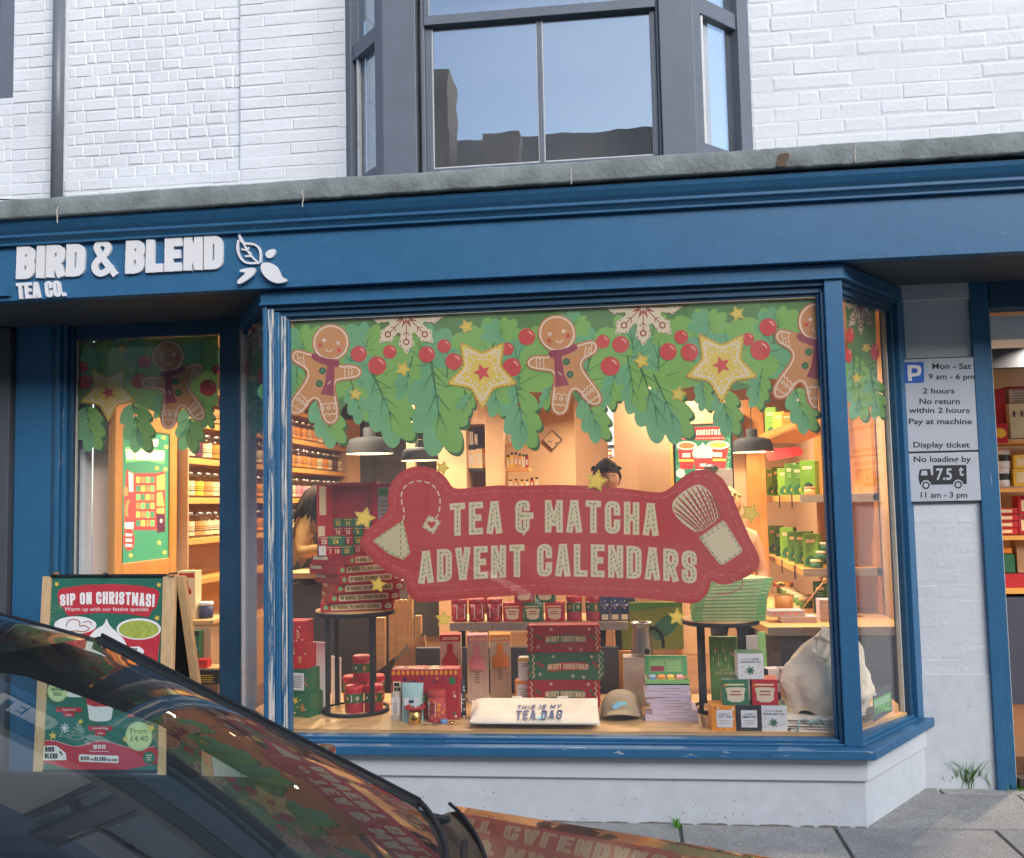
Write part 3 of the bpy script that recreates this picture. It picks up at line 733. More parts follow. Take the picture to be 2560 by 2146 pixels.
def cookiestar(fr, c, r, par, rot=math.pi/2, sx=1.):
    A = Art(fr); P = lambda r_, k_: [(c[0]+(x-c[0])*sx, y) for x, y in starpts(c[0], c[1], r_, k_, rot, 5, .12)]
    A.L(12); A.mat = 'p_orange'; A.poly(P(r, .52)); A.L(13); A.mat = 'p_yellow'; A.poly(P(r*.93, .52))
    A.L(15); A.mat = 'p_thread2'; A.dash(P(r*.955, .52), r*.02, r*.07, r*.05, True); A.mat = 'p_icing'; A.stroke(P(r*.76, .53), r*.045, True)
    A.mat = 'p_cheek'; A.poly([(c[0]+(x-c[0])*sx, y) for x, y in starpts(c[0], c[1], r*.24, .45, rot+.3)]); A.mat = 'p_icing'
    for i in range(5):
        a = rot+2*math.pi*i/5
        A.ring(c[0]+r*.56*math.cos(a)*sx, c[1]+r*.56*math.sin(a), r*.045, r*.075, 12)
        for da, q in ((.33, .36), (-.33, .36), (0, .4)): A.ell(c[0]+r*q*math.cos(a+da)*sx, c[1]+r*q*math.sin(a+da), r*.033, n=10)
        a += math.pi/5; A.ell(c[0]+r*.34*math.cos(a)*sx, c[1]+r*.34*math.sin(a), r*.035, n=10)
    A.build('star_cookie', par)
def littlestar(fr, c, r, par=None, rot=None, **kw):
    rot = random.uniform(0, 6) if rot is None else rot
    A = Art(fr); A.L(13); A.mat = 'p_yellow'; A.poly(starpts(c[0], c[1], r, .5, rot, 5, .12)); A.L(15); A.mat = 'p_thread2'; A.dash(starpts(c[0], c[1], r*.8, .52, rot), r*.06, r*.2, r*.14, True)
    return A.build('printed_star', par, **kw)
def snow(fr, c, r, par, cut, sx=1., half=True):
    A = Art(fr); T = lambda x, y: (c[0]+x*r*sx, c[1]+y*r); A.L(11)
    out = []
    for i in range(-1 if half else 0, 6):
        a = R(0+45*i) if half else R(60*i)
        if half and (a < -.01 or a > math.pi+.01): continue
        for da, q in ((-.30, .48), (-.26, .78), (-.16, .83), (0, 1.0), (.16, .83), (.26, .78), (.30, .48)):
            x, y = q*math.cos(a+da), q*math.sin(a+da)
            if half and y < 0: continue
            out.append(T(x, y))
    A.mat = 'p_snow'; A.poly(out if not half else [T(-.98, 0)]*0+[T(1.0, 0)]+[p for p in out if p[1] > c[1]+r*.02]+[T(-1.0, 0)])
    A.L(12); A.mat = 'p_snowred'
    for i in range(5):
        a = R(45*i); e = .02 if i in (0, 4) else 0
        u = (math.cos(a), math.sin(a)+e); v = (-u[1], u[0])
        A.stroke([T(.08*u[0], .08*u[1]+e), T(.6*u[0], .6*u[1]+e)], r*.022)
        if i not in (0, 4):
            A.ring(*T(.68*u[0], .68*u[1]), r*.05, r*.085, 14)
            for s in (-1, 1): A.stroke([T(.42*u[0], .42*u[1]), T(.5*u[0]+.09*v[0]*s, .5*u[1]+.09*v[1]*s)], r*.02)
        A.dash([T(.5*u[0]+.17*v[0]+.0, max(.03, .5*u[1]+.17*v[1])), T(.82*u[0]+.14*v[0], max(.03, .82*u[1]+.14*v[1])), T(.93*u[0], max(.03, .93*u[1])), T(.82*u[0]-.14*v[0], max(.03, .82*u[1]-.14*v[1])), T(.5*u[0]-.17*v[0], max(.03, .5*u[1]-.17*v[1]))], r*.016, r*.07, r*.05)
    for i in range(4):
        a = R(22.5+45*i); A.stroke([T(.1*math.cos(a-.25), .03+.1*math.sin(a-.25)), T(.27*math.cos(a), .03+.27*math.sin(a)), T(.1*math.cos(a+.25), .03+.1*math.sin(a+.25))], r*.04)
    A.build('snowflake', par)
GB = [(770, 500), (640, 458), (592, 486), (576, 540), (610, 595), (690, 632), (728, 680), (690, 762), (620, 850), (566, 940), (560, 1010), (600, 1048), (662, 1046), (722, 996), (758, 935), (792, 906), (822, 930), (836, 1000), (852, 1075), (896, 1130), (962, 1132), (1008, 1082), (1012, 1000), (994, 900), (974, 800), (990, 752), (1060, 742), (1150, 732), (1204, 702), (1212, 650), (1168, 604), (1090, 594), (1012, 604), (980, 540)]
def ginger(fr, fn, par, clip=None):
    """fn maps the drawing's own coordinates to the pane"""
    A = Art(fr); T = lambda P: [fn(*p) for p in P]
    cl = (lambda P: [(min(p[0], clip), p[1]) for p in P]) if clip else (lambda P: P)
    body = smooth(GB, True, 2); hd = [(935+165*math.cos(a), 410+165*math.sin(a)) for a in [2*math.pi*i/40 for i in range(40)]]
    A.L(11); A.mat = 'p_gingerd'; A.poly(cl(T(body))); A.poly(cl(T(hd))); A.L(12); A.mat = 'p_ginger'; A.poly(cl(T(inset(body, 9)))); A.poly(cl(T([(935+(x-935)*.95, 410+(y-410)*.95) for x, y in hd])))
    A.L(13); A.mat = 'p_icing'
    def st(P, w, closed=False):
        Q = T(P)
        if clip:
            Q = [q for q in Q if q[0] < clip-1]; closed = False
            if len(Q) < 2: return
            runs = [[Q[0]]]
            for a, b in zip(Q, Q[1:]):
                if abs(a[0]-b[0])+abs(a[1]-b[1]) > 14: runs.append([])
                runs[-1].append(b)
            for q in runs: A.stroke(q, w)
            return
        A.stroke(Q, w, closed)
    st(inset(body, 22), 3.6, True); st([(935+(x-935)*.88, 410+(y-410)*.88) for x, y in hd], 4.2, True)
    def el(x, y, r, m):
        q = fn(x, y)
        if clip and q[0] > clip-3: return
        A.mat = m; A.ell(q[0], q[1], r, n=14)
    el(877, 390, 4.6, 'p_icing'); el(842, 432, 5.6, 'p_cheek'); el(1006, 474, 5.6, 'p_cheek')
    A.mat = 'p_icing'; st([(890, 462), (900, 482), (920, 490), (940, 482), (947, 466)], 2.6); st([(978, 400), (998, 410), (1014, 402)], 2.6); st([(985, 428), (1000, 412), (1012, 430)], 2.2)
    A.L(15); A.mat = 'p_scarf'; A.poly(cl(T(smooth([(775, 492), (870, 545), (1015, 558), (1008, 622), (965, 625), (890, 608), (757, 552)], True, 1))))
    A.poly(cl(T([(905, 600), (968, 612), (962, 780), (968, 880), (845, 860), (884, 770)])))
    A.mat = 'p_redl'
    for x in (862, 884, 906, 928, 950): st([(x+14, 800), (x, 868)], 1.2)
    A.mat = 'p_snow'; st([(905, 750), (935, 775)], 2); st([(935, 745), (905, 775)], 2)
    el(862, 656, 9.2, 'p_button'); el(834, 768, 9.2, 'p_button'); A.L(17); el(862, 656, 4, 'p_dgreen'); el(834, 768, 4, 'p_dgreen')
    A.mat = 'p_icing'
    wave = lambda a, b, n, amp: [(a[0]+(b[0]-a[0])*i/n - (b[1]-a[1])/math.hypot(b[0]-a[0], b[1]-a[1])*amp*(1 if i % 2 else -1), a[1]+(b[1]-a[1])*i/n + (b[0]-a[0])/math.hypot(b[0]-a[0], b[1]-a[1])*amp*(1 if i % 2 else -1)) for i in range(n+1)]
    for a, b in (((592, 950), (690, 1020)), ((860, 1040), (985, 1030)), ((655, 850), (735, 925)), ((845, 948), (985, 938))): st(smooth(wave(a, b, 6, 9), False, 1), 2.4)
    for a, b in (((650, 905), (715, 955)), ((862, 985), (972, 975))):
        for i in range(3):
            q = fn(a[0]+(b[0]-a[0])*i/2, a[1]+(b[1]-a[1])*i/2)
            if not clip or q[0] < clip-8: A.ring(q[0], q[1], 2.6, 5.2, 12)
    for a, b in (((640, 500), (655, 590)), ((690, 520), (705, 615)), ((1060, 615), (1055, 710)), ((1120, 615), (1118, 705))): st(smooth(wave(a, b, 4, 6), False, 1), 2.2)
    for x, y in ((668, 545), (676, 575), (1090, 635), (1090, 665), (1090, 690)): el(x, y, 2.4, 'p_icing')
    A.build('gingerbread_print', par)

# garland across the front pane ---------------------------------------------
YS = 5.172
fr = lambda x, y, l: at(x, y, Y=YS-l)
def topy(x): return 801.5 + (x-720)*(746.5-801.5)/(2046-720)
GF = thing('garland_sticker', 'wide printed garland of leaves and gingerbread across the top of the front bay pane', 'window sticker', (-.4, YS, 2.3), 0, 'printed garlands on the windows')
A = Art(fr, .0005); A.mat = 'p_dgreen'; rd = random.Random(5)
top = [(732+i*26, topy(732+i*26)) for i in range(51)]; top[-1] = (2040, topy(2040))
bot = []
for x in range(2040, 730, -22): bot.append((x, 975+28*math.sin(x*.031)+16*math.sin(x*.083+1)-(x-1380)*.03 - max(0, 812-x)*.9))
A.poly(top+[(2052, 930)]+bot[1:]+[(738, 900)])
zA = lambda x, y: (560+x/3.5, 740+y/3.5); zB = lambda x, y: (1140+x/3.5, 740+y/3.5); zC = lambda x, y: (1600+x/3.2308, 740+y/3.2308)
for f, b, t in ((zA, (700, 450), (650, 190)), (zA, (1250, 430), (1290, 190)), (zB, (400, 330), (380, 95)), (zB, (1040, 250), (1110, 90)), (zC, (560, 240), (560, 40)), (zC, (1120, 240), (1110, 30)), (zB, (1720, 330), (1760, 90))):
    p, q = f(*b), f(*t); q = (q[0], max(q[1], topy(q[0])+12)); L = (Vector(q)-Vector(p)).length
    leafc(A, p, q, 1.25, ('p_green', 'p_teal'), 1, ((-.25, 78, 1.0), (-.1, 50, 1.0), (.05, 20, .78)), sh=False)
for i in range(15):
    x = 770+i*88+(14 if i % 2 else -10); y = topy(x)+(70 if i % 2 else 118)
    leafc(A, (x+6, y+30), (x-8+16*(i % 3), y-62 if i % 2 else y-86), 1.15, ('p_teal', 'p_green') if i % 2 else ('p_green', 'p_teal'), 0, ((-.3, 80, .95), (-.1, 52, .95), (.1, 22, .75)), sh=False)
for b, t in (((790, 990), (838, 1098)), ((930, 930), (998, 1086)), ((1078, 905), (1108, 1106)), ((1290, 965), (1312, 1102)), ((1462, 985), (1500, 1088)), ((1600, 915), (1660, 1076)), ((1640, 950), (1700, 1082)), ((1800, 968), (1826, 1074)), ((1985, 965), (2020, 1066)), ((742, 925), (742, 1000)), ((1180, 985), (1150, 1040)), ((1380, 965), (1360, 1015)), ((1905, 930), (1890, 1010)), ((1755, 950), (1762, 1018)), ((880, 960), (905, 1045)), ((1030, 900), (1010, 990)), ((1235, 930), (1243, 1028)), ((1540, 930), (1520, 1010)), ((1570, 900), (1590, 1016))):
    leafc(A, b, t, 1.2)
A.build('leaf_print', GF)
for p, r, f in ((zA(1180, 508), 20, 1), (zA(1340, 610), 23, 1), (zA(1450, 490), 17, 1), (zA(1775, 512), 20.5, 1), (zA(1925, 440), 17, 1), (zA(2010, 575), 21, 1), (zB(620, 358), 21, 1), (zB(1285, 400), 17, 1), (zB(1440, 425), 21, 1), (zB(1350, 615), 24, 1), (zB(490, 625), 23, 1), (zB(450, 465), 16, 1), (zC(228, 450), 21.5, 1), (zB(1970, 360), 17.5, 1), (zC(400, 455), 22, 1), (zC(1035, 252), 22, 1), (zC(972, 438), 25, 1), (zC(872, 350), 16, 1)):
    berry(fr, p, r, GF, f)
snow(fr, (zA(1595, 0)[0], topy(1016)+1), 96, GF, None); snow(fr, (zB(1638, 0)[0], topy(1608)+1), 100, GF, None)
cookiestar(fr, zB(230, 670), 97, GF); cookiestar(fr, zC(658, 560), 100, GF)
ginger(fr, zA, GF); ginger(fr, lambda x, y: zB(893-(x-935)*1.02+(y-700)*.03, y*1.0-80+(x-935)*-.0), GF)
ginger(fr, lambda x, y: zC(1075+(x-590)*.982+20, 310+(y-510)*.985), GF, clip=2046)
for p, r in ((zA(1565, 640), 22), (zA(1150, 860), 19), (zB(90, 270), 21), (zB(1625, 570), 23), (zB(1945, 860), 23), (zC(785, 145), 22)): littlestar(fr, p, r, GF)

# garlands on the side panes -------------------------------------------------
fl_ = lambda x, y, l: at(x, y, Y=YL+.012-l)
GS = thing('garland_sticker', 'printed garland with star cookie and gingerbread on the tall side window', 'window sticker', (-2.9, YL, 2.3), 0, 'printed garlands on the windows')
A = Art(fl_, .0005); A.mat = 'p_dgreen'; A.poly([(196, 858), (545, 838), (545, 1010), (500, 1030), (470, 1000), (430, 1055), (385, 1030), (340, 1010), (300, 1000), (250, 985), (215, 1010), (196, 1010)])
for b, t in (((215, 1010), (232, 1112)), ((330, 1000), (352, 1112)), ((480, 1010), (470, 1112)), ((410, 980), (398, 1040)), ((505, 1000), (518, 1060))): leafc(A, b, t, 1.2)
for b, t in (((250, 935), (235, 860)), ((340, 930), (370, 850)), ((500, 905), (510, 850))): leafc(A, b, t, 1.2, ('p_green', 'p_teal'), 1, ((-.2, 74, 1.), (-.05, 48, 1.), (.1, 18, .8)), sh=False)
A.build('leaf_print', GS)
for p, r in (((212, 955), 18), ((206, 918), 14), ((361, 905), 17), ((347, 953), 19), ((520, 970), 21), ((541, 925), 12)): berry(fl_, p, r, GS)
cookiestar(fl_, (271, 982), 76, GS)
ginger(fl_, lambda x, y: (420-(x-935)/3.95+(y-700)*.0, 892+(y-410)/3.95+(x-935)*.0), GS)
littlestar(fl_, (306, 873), 17, GS)
def canted(nm, cor, t, n2, label, items, nin, xr_):
    p0 = Vector((cor[0], cor[1], 1.5)) - n2*(.069); n3 = n2
    f = lambda x, y, l: atp(x, y, p0+n3*l, n3)
    G = thing('garland_sticker', label, 'window sticker', (cor[0], cor[1], 2.3), 0, 'printed garlands on the windows')
    items(f, G)
n3R = Vector((nR.x, nR.y, 0)); n3L = Vector((nL.x, nL.y, 0))
def itR(f, G):
    A = Art(f); A.L(0); A.mat = 'p_dgreen'; A.poly([(2112, 748), (2188, 772), (2196, 1010), (2180, 1000), (2160, 985), (2125, 960)])
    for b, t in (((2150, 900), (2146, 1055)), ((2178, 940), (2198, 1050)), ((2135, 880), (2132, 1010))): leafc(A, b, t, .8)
    A.build('leaf_print', G); snow(f, (2152, 758), 82, G, None, .5)
    for p, r in (((2126, 838), 17), ((2122, 890), 15), ((2188, 880), 18)):
        A = Art(f); A.L(11); A.mat = 'p_berry'; A.ell(p[0], p[1], r*.6, r*1.2); A.L(12); A.mat = 'p_shine'; A.ell(p[0]+r*.2, p[1]-r*.6, r*.12, r*.35); A.build('berry', G)
    littlestar(f, (2166, 870), 15, G); littlestar(f, (2142, 945), 15, G)
canted('r', CR, tR, n3R, 'narrow printed garland with snowflake on the canted right bay pane', itR, None, None)
def itL(f, G):
    A = Art(f); A.mat = 'p_dgreen'; A.poly([(609, 818), (656, 800), (656, 1040), (640, 1050), (622, 1020), (609, 1040)])
    for b, t in (((640, 930), (638, 1110)), ((618, 960), (616, 1065))): leafc(A, b, t, .62)
    A.build('leaf_print', G); snow(f, (628, 812), 84, G, None, .36)
    for p, r in (((653, 912), 16), ((643, 940), 17), ((610, 922), 14)):
        A = Art(f); A.L(11); A.mat = 'p_berry'; A.ell(p[0], p[1], r*.4, r*1.2); A.build('berry', G)
    littlestar(f, (624, 946), 13, G); littlestar(f, (612, 1020), 12, G)
def fL(x, y, l):
    t = min(.9, max(.02, (x-604)/(658-604))); b = Vector(BL)+(Vector(CL)-Vector(BL))*t; q = b-nL*(.024-l); return Vector((q.x, q.y, at(x, y, Y=b.y).z))
itL(fL, thing('garland_sticker', 'sliver of printed garland on the canted left bay pane', 'window sticker', (BL[0], BL[1], 2.3), 0, 'printed garlands on the windows'))

# the big red banner ----------------------------------------------------------
zS = lambda x, y: (880+x/2.0588, 1160+y/2.0588)
YN = 5.1735
fn_ = lambda x, y, l: at(x, y, Y=YN-l)
BN = thing('banner_sticker', 'large red stitched banner sticker lettered in cream across the front bay pane', 'window sticker', (-.4, YN, 1.6))
OUT = [(35, 405), (62, 355), (120, 300), (190, 245), (182, 170), (200, 90), (262, 30), (345, 8), (425, 22), (485, 68), (512, 118), (540, 130), (640, 120), (775, 108), (800, 116), (1000, 107), (1200, 112), (1400, 125), (1580, 152), (1625, 136), (1690, 78), (1750, 36), (1812, 28), (1884, 52), (1932, 105), (1985, 235), (2042, 370), (2095, 470), (2100, 525), (2065, 565), (1990, 602), (1930, 625), (1872, 616), (1848, 598), (1842, 645), (1812, 694), (1762, 722), (1700, 715), (1500, 692), (1200, 680), (930, 672), (905, 668), (880, 676), (600, 692), (410, 712), (340, 714), (300, 690), (276, 642), (270, 594), (235, 588), (140, 530), (55, 445)]
O2 = [zS(*p) for p in smooth(OUT, True, 2)]
A = Art(fn_); A.mat = 'p_redd'; A.poly(O2); A.L(1); A.mat = 'p_red'; A.poly([(x, y-5) for x, y in inset(O2, 6)]); A.L(2); A.mat = 'p_redl'; A.dash([(x, y-4) for x, y in inset(O2, 18)], 2.0, 15, 9, True)
A.mat = 'p_redd'; A.stroke(smooth([zS(*p) for p in ((1985, 560), (1940, 555), (1930, 590), (1970, 605), (2010, 590), (2012, 630), (1960, 665), (1880, 672))], False), 2.4); A.mat = 'p_snow'; A.stroke([zS(1960, 596), zS(1978, 604)], 3)
A.build('red_backing', BN)
A = Art(fn_); A.L(5)
A.mat = 'p_cream2'; Q = [zS(*p) for p in ((105, 396), (262, 290), (300, 460), (262, 494), (190, 464))]; A.poly(Q); A.mat = 'p_cream'
A.dash(smooth([zS(*p) for p in ((265, 290), (270, 240), (254, 200), (254, 140), (288, 100), (345, 85), (412, 102), (446, 150), (456, 200), (446, 255), (432, 282))], False), 3.4, 13, 7)
T = [zS(*p) for p in ((395, 262), (458, 298), (420, 362), (360, 325))]; A.poly(T); A.L(7); A.mat = 'p_thread'; A.dash(inset(Q, 3.5), 1.8, 9, 6, True); A.dash([zS(250, 300), zS(250, 480)], 1.8, 9, 6); A.dash(inset(T, 3), 1.6, 8, 5, True)
A.mat = 'p_red'; hx, hy = zS(410, 312); A.poly([(hx, hy+11), (hx-11, hy-3), (hx-7, hy-9), (hx, hy-5), (hx+7, hy-9), (hx+11, hy-2)])
A.build('tea_bag_print', BN)
A = Art(fn_); A.L(5); A.mat = 'p_cream'
A.poly(smooth([zS(*p) for p in ((1645, 215), (1660, 180), (1715, 135), (1772, 106), (1802, 110), (1850, 150), (1878, 220), (1897, 285), (1785, 362), (1715, 318), (1658, 262))], True, 1))
H = [zS(*p) for p in ((1787, 378), (1908, 292), (1922, 302), (2008, 440), (2004, 458), (1908, 520), (1890, 514), (1802, 402))]; A.poly(H)
A.L(7); A.mat = 'p_red'
b0, b1 = Vector((1785, 362)), Vector((1897, 285))
tops = ((1658, 248), (1655, 222), (1664, 195), (1680, 172), (1700, 152), (1724, 136), (1748, 124), (1772, 114), (1800, 120), (1828, 140), (1852, 168))
for i, tp in enumerate(tops):
    e = b0+(b1-b0)*((i+.8)/(len(tops)+.6)); mid = (Vector(tp)+e)/2+Vector((-14+2.6*i, -16+1.2*i))
    c = smooth([zS(*tp), zS(*mid), zS(*e)], False, 2); A.mat = 'p_red'; A.stroke(c, 4.2 if i % 2 else 3., taper=lambda q: .5+.8*math.sin(q*3.1)); A.L(9); A.mat = 'p_thread'
    A.dash([(x+6.5, y+3.5) for x, y in c][2:-2], 2.2, 7, 6); A.L(7)
A.mat = 'p_red'; A.stroke([zS(1780, 364), zS(1900, 284)], 3); A.mat = 'p_thread'
A.dash(inset(H, 4), 2., 9, 6, True); A.dash([zS(1800, 392), zS(1918, 312)], 2., 9, 6)
A.build('whisk_print', BN)
A = Art(fn_); A.L(6); A.mat = 'p_cream'
k = dict(t=.2, wide=.475, gap=.115)
f1 = fit('TEA & MATCHA', *zS(503, 0)[:1], zS(1577, 0)[0], zS(0, 354)[1], zS(0, 186)[1], arch=9, **k)
f2 = fit('ADVENT CALENDARS', zS(343, 0)[0], zS(1774, 0)[0], zS(0, 580)[1], zS(0, 412)[1], arch=19, **k)
A.text('TEA & MATCHA', f1, **k); A.text('ADVENT CALENDARS', f2, **k); A.L(9); A.mat = 'p_thread'
A.text('TEA & MATCHA', f1, dash=.024, **k); A.text('ADVENT CALENDARS', f2, dash=.024, **k)
A.build('lettering', BN)
# stars scattered round the banner: each is a sticker of its own
for (x, y, r, rot, lb) in ((911, 1296, 30, -1.3, 'yellow star sticker at the left tip of the red banner'), (945, 1462, 22, -1.4, 'yellow star sticker over the stacked red calendar spines'), (1109, 1548, 23, -1.5, 'yellow star sticker under the banner beside the red tins'),
                           (1106, 1170, 20, -1.2, 'small yellow star sticker on the banner above the tea bag print'), (1491, 1203, 31, -1.35, 'yellow star sticker in front of the face of the shop worker'), (1692, 1543, 24, -1.5, 'yellow star sticker over the dark green ribbon'), (1876, 1283, 29, -1.1, 'yellow star sticker right of the whisk print')):
    littlestar(lambda a, b, l: at(a, b, Y=5.1705-l), (x, y), r, None, rot, label=lb, cat='window sticker', group='yellow star stickers', )
# small green rating card in the right canted pane
f = lambda x, y, l: atp(x, y, Vector((CR[0], CR[1], 1))-n3R*.071+n3R*l, n3R)
pm('lime', (120, 205, 90), .5); pm('card_black', (52, 58, 62), .5)
RC = thing('rating_card', 'black card with lime green panel in the lower corner of the right bay pane', 'card', tuple(f(2205, 1760, 0)))
A = Art(f, .0005); A.mat = 'card_black'; c = [(2181, 1730), (2227, 1709), (2230, 1778), (2184, 1806)]; A.poly(c); A.build('card', RC, solid=.0015)
A = Art(f, .0005); A.L(3); A.mat = 'lime'; A.poly([(2184, 1750), (2226, 1731), (2228, 1774), (2214, 1780), (2213, 1777), (2186, 1792)]); A.L(5); A.mat = 'sign_white'
for i in range(3): A.stroke([(2187, 1757+i*5), (2222, 1741+i*5)], 1.6)
A.mat = 'card_black'; A.ring(2220, 1762, 4, 6.5)
A.mat = 'sign_white'; A.ell(2187, 1736, 4, 4); A.build('panel', RC)

# ------------------------------------------------------------------ the two parking plates on the pillar
pm('plate_white', (188, 194, 204), .38, var=.02); pm('plate_black', (44, 45, 50), .5, var=.02); pm('plate_blue', (36, 98, 190), .4, var=.02)
YP = YW-.026
zP = lambda x, y: (2060+x/2.934, 800+y/2.934)
fp = lambda x, y, l: at(*zP(x, y), Y=YP-l)
def plate(nm, lb, q, build_):
    P = [at(*zP(*p), Y=YP) for p in q]; x0 = (P[0].x+P[3].x)/2; x1 = (P[1].x+P[2].x)/2; z1 = (P[0].z+P[1].z)/2; z0 = (P[2].z+P[3].z)/2
    T = thing(nm, lb, 'parking sign', ((x0+x1)/2, YW, z0))
    mb = MB('plate_black'); mb.box(x0-.006, x1+.006, YP+.004, YP+.02, z0-.006, z1+.006); mb.box((x0+x1)/2-.02, (x0+x1)/2+.02, YP+.02, YW+.002, (z0+z1)/2-.02, (z0+z1)/2+.02)
    mb.build('backing', T, bev=.003)
    MB('plate_white').box(x0, x1, YP, YP+.006, z0, z1).build('plate', T, bev=.002)
    build_(T, x0, x1, z0, z1)
def p1_(T, x0, x1, z0, z1):
    A = Art(fp); A.L(3); A.mat = 'plate_black'
    for tx, x, y, h, b in (('Mon - Sat', 935, 360, 42, .03), ('9 am - 6 pm', 935, 435, 40, .03), ('2 hours', 840, 540, 40, .025), ('No return', 846, 618, 42, .025), ('within 2 hours', 846, 682, 40, .025), ('Pay at machine', 852, 765, 42, .025), ('Display ticket', 860, 936, 42, .025)):
        wdm = {'Mon - Sat': 290, '9 am - 6 pm': 340, '2 hours': 235, 'No return': 300, 'within 2 hours': 445, 'Pay at machine': 468, 'Display ticket': 420}[tx]
        W = btext(tx, b)[2]; A.label(tx, x-wdm/2, y, h, sx=wdm/(W*h), bold=b, flip=-1)
    A.build('lettering', T)
    A = Art(fp); A.L(3); A.mat = 'plate_blue'; A.poly(rounded([(570, 312), (732, 308), (735, 462), (576, 466)], 14, True)); A.L(5); A.mat = 'sign_white'
    A.poly([(612, 332), (640, 331), (646, 448), (618, 449)]); A.poly(smooth([(612, 332), (672, 330), (708, 338), (717, 372), (708, 406), (672, 416), (630, 416), (612, 416)], True, 2)); A.L(8); A.mat = 'plate_blue'; A.poly(smooth([(642, 355), (668, 354), (686, 360), (688, 373), (685, 388), (668, 392), (642, 392)], True, 1)); A.build('parking_symbol', T)
plate('parking_sign', 'white parking plate with blue P and hours, upper of the two on the pillar', [(552, 285), (1120, 280), (1140, 955), (580, 968)], p1_)
def p2_(T, x0, x1, z0, z1):
    A = Art(fp); A.L(3); A.mat = 'plate_black'
    for tx, x, y, h, wdm in (('No loading by', 866, 1042, 42, 425), ('11 am - 3 pm', 874, 1304, 42, 355)):
        W = btext(tx, .025)[2]; A.label(tx, x-wdm/2, y, h, sx=wdm/(W*h), bold=.025, flip=-1)
    A.build('lettering', T)
    A = Art(fp); A.L(3); A.mat = 'plate_black'
    A.poly([(700, 1105), (712, 1096), (780, 1094), (786, 1140), (802, 1140), (800, 1068), (1044, 1064), (1048, 1205), (706, 1212), (694, 1170), (694, 1150)]); A.L(4); A.mat = 'plate_white'
    A.poly([(716, 1108), (756, 1106), (760, 1140), (710, 1142)])
    A.ell(748, 1212, 36); A.ell(984, 1208, 36); A.L(6); A.mat = 'plate_black'; A.ring(748, 1214, 17, 28); A.ring(984, 1210, 17, 28); A.mat = 'plate_white'; A.L(6)
    A.label('7.5', 820, 1172, 84, sx=.86, bold=.03, flip=-1); A.label('t', 990, 1142, 78, sx=.9, bold=.03, flip=-1); A.build('lorry_symbol', T)
plate('loading_sign', 'white loading plate with black lorry symbol, lower of the two on the pillar', [(582, 982), (1144, 970), (1160, 1325), (595, 1335)], p2_)
# ------------------------------------------------------------------ shop interior
pm('wall_cream', (208, 172, 134), .8, var=.04, vs=3)
pm('wall_pink', (226, 200, 182), .8, var=.04, vs=3)
pm('wall_brown', (176, 138, 104), .8, var=.04, vs=3)
pm('wall_white', (232, 236, 240), .7, var=.03)
pm('ceiling', (214, 196, 172), .9, var=.03)
pm('floor_wood', (120, 84, 56), .5, var=.25, vs=6, stretch=(1, 8, 1))
pm('tile_dark', (70, 60, 56), .5, var=.2)
pm('pine', (204, 142, 70), .5, var=.12, vs=5, stretch=(4, 4, .6))
pm('oak', (214, 172, 118), .5, var=.12, vs=6, stretch=(1, 9, 9))
pm('oak_top', (220, 178, 122), .45, var=.13, vs=4, stretch=(.8, 8, 8))
pm('oak_grey', (150, 142, 136), .6, var=.12, vs=6, stretch=(1, 9, 9))
pm('shelf_wood', (222, 164, 84), .5, var=.1, vs=6)
pm('lamp_black', (46, 48, 52), .75, spec=.2, var=.05)
pm('lamp_inner', (240, 226, 200), .5)
pm('metal', (190, 190, 188), .25, metal=1, var=.05)
pm('gold', (226, 178, 96), .22, metal=1, var=.04)
pm('steel', (186, 182, 178), .34, metal=1, var=.06, vs=20)
pm('bulb', (255, 222, 170), .5, emit=14, var=0)
for nm, c in dict(pk_red=(190, 40, 48), pk_redd=(170, 40, 52), pk_green=(52, 112, 78), pk_lime=(122, 172, 60), pk_lgreen=(140, 194, 120), pk_mid=(86, 140, 62), pk_cream=(232, 214, 172), pk_white=(226, 224, 224), pk_orange=(232, 146, 44), pk_pink=(234, 158, 166), pk_yellow=(240, 196, 70),
                  pk_navy=(44, 54, 96), pk_teal=(170, 206, 204), pk_black=(44, 44, 46), pk_lilac=(206, 192, 210), pk_tan=(214, 160, 96), pk_plum=(96, 44, 66), pk_olive=(134, 142, 52), pk_grey=(172, 166, 166), pk_blue=(110, 150, 196), pk_card=(206, 190, 176)).items():
    pm(nm, c, .42, var=.05, vs=20)
pm('denim', (48, 50, 60), .8, var=.15, vs=40); pm('mustard', (140, 108, 62), .85, var=.12, vs=50, bump=.002, bs=120); pm('skin', (206, 154, 126), .5, var=.05); pm('hair_dark', (48, 38, 33), .85, spec=.15, var=.3, vs=60, stretch=(6, 6, 1))
pm('hair_fair', (208, 172, 122), .5, var=.2, vs=60, stretch=(6, 6, 1)); pm('shirt_peach', (222, 172, 140), .8, var=.06); pm('eye_dark', (34, 26, 24), .3); pm('lip', (176, 104, 92), .5)
pm('screen_green', (60, 150, 110), .4, emit=0.28, var=.03); pm('screen_lime', (110, 205, 110), .4, emit=0.45, var=0); pm('screen_cream', (255, 244, 205), .4, emit=0.47, var=0); pm('screen_red', (225, 72, 70), .4, emit=0.30, var=0); pm('screen_orange', (236, 150, 90), .4, emit=0.30, var=0); pm('screen_yellow', (246, 214, 100), .4, emit=0.35, var=0); pm('screen_plum', (90, 40, 70), .4, emit=0.15, var=0)
glass('jar_glass', f0=.06)
ZD = .425                                              # display platform
def pbox(mb, x0, y0, x1, y1, Y, d):
    p, q = at(x0, y1, Y=Y), at(x1, y0, Y=Y); return mb.box(p.x, q.x, Y, Y+d, p.z, q.z)
IN = thing('interior', 'shop interior', None); del IN['label']; IN.parent = BLD; IN.matrix_parent_inverse = mw(BLD).inverted()
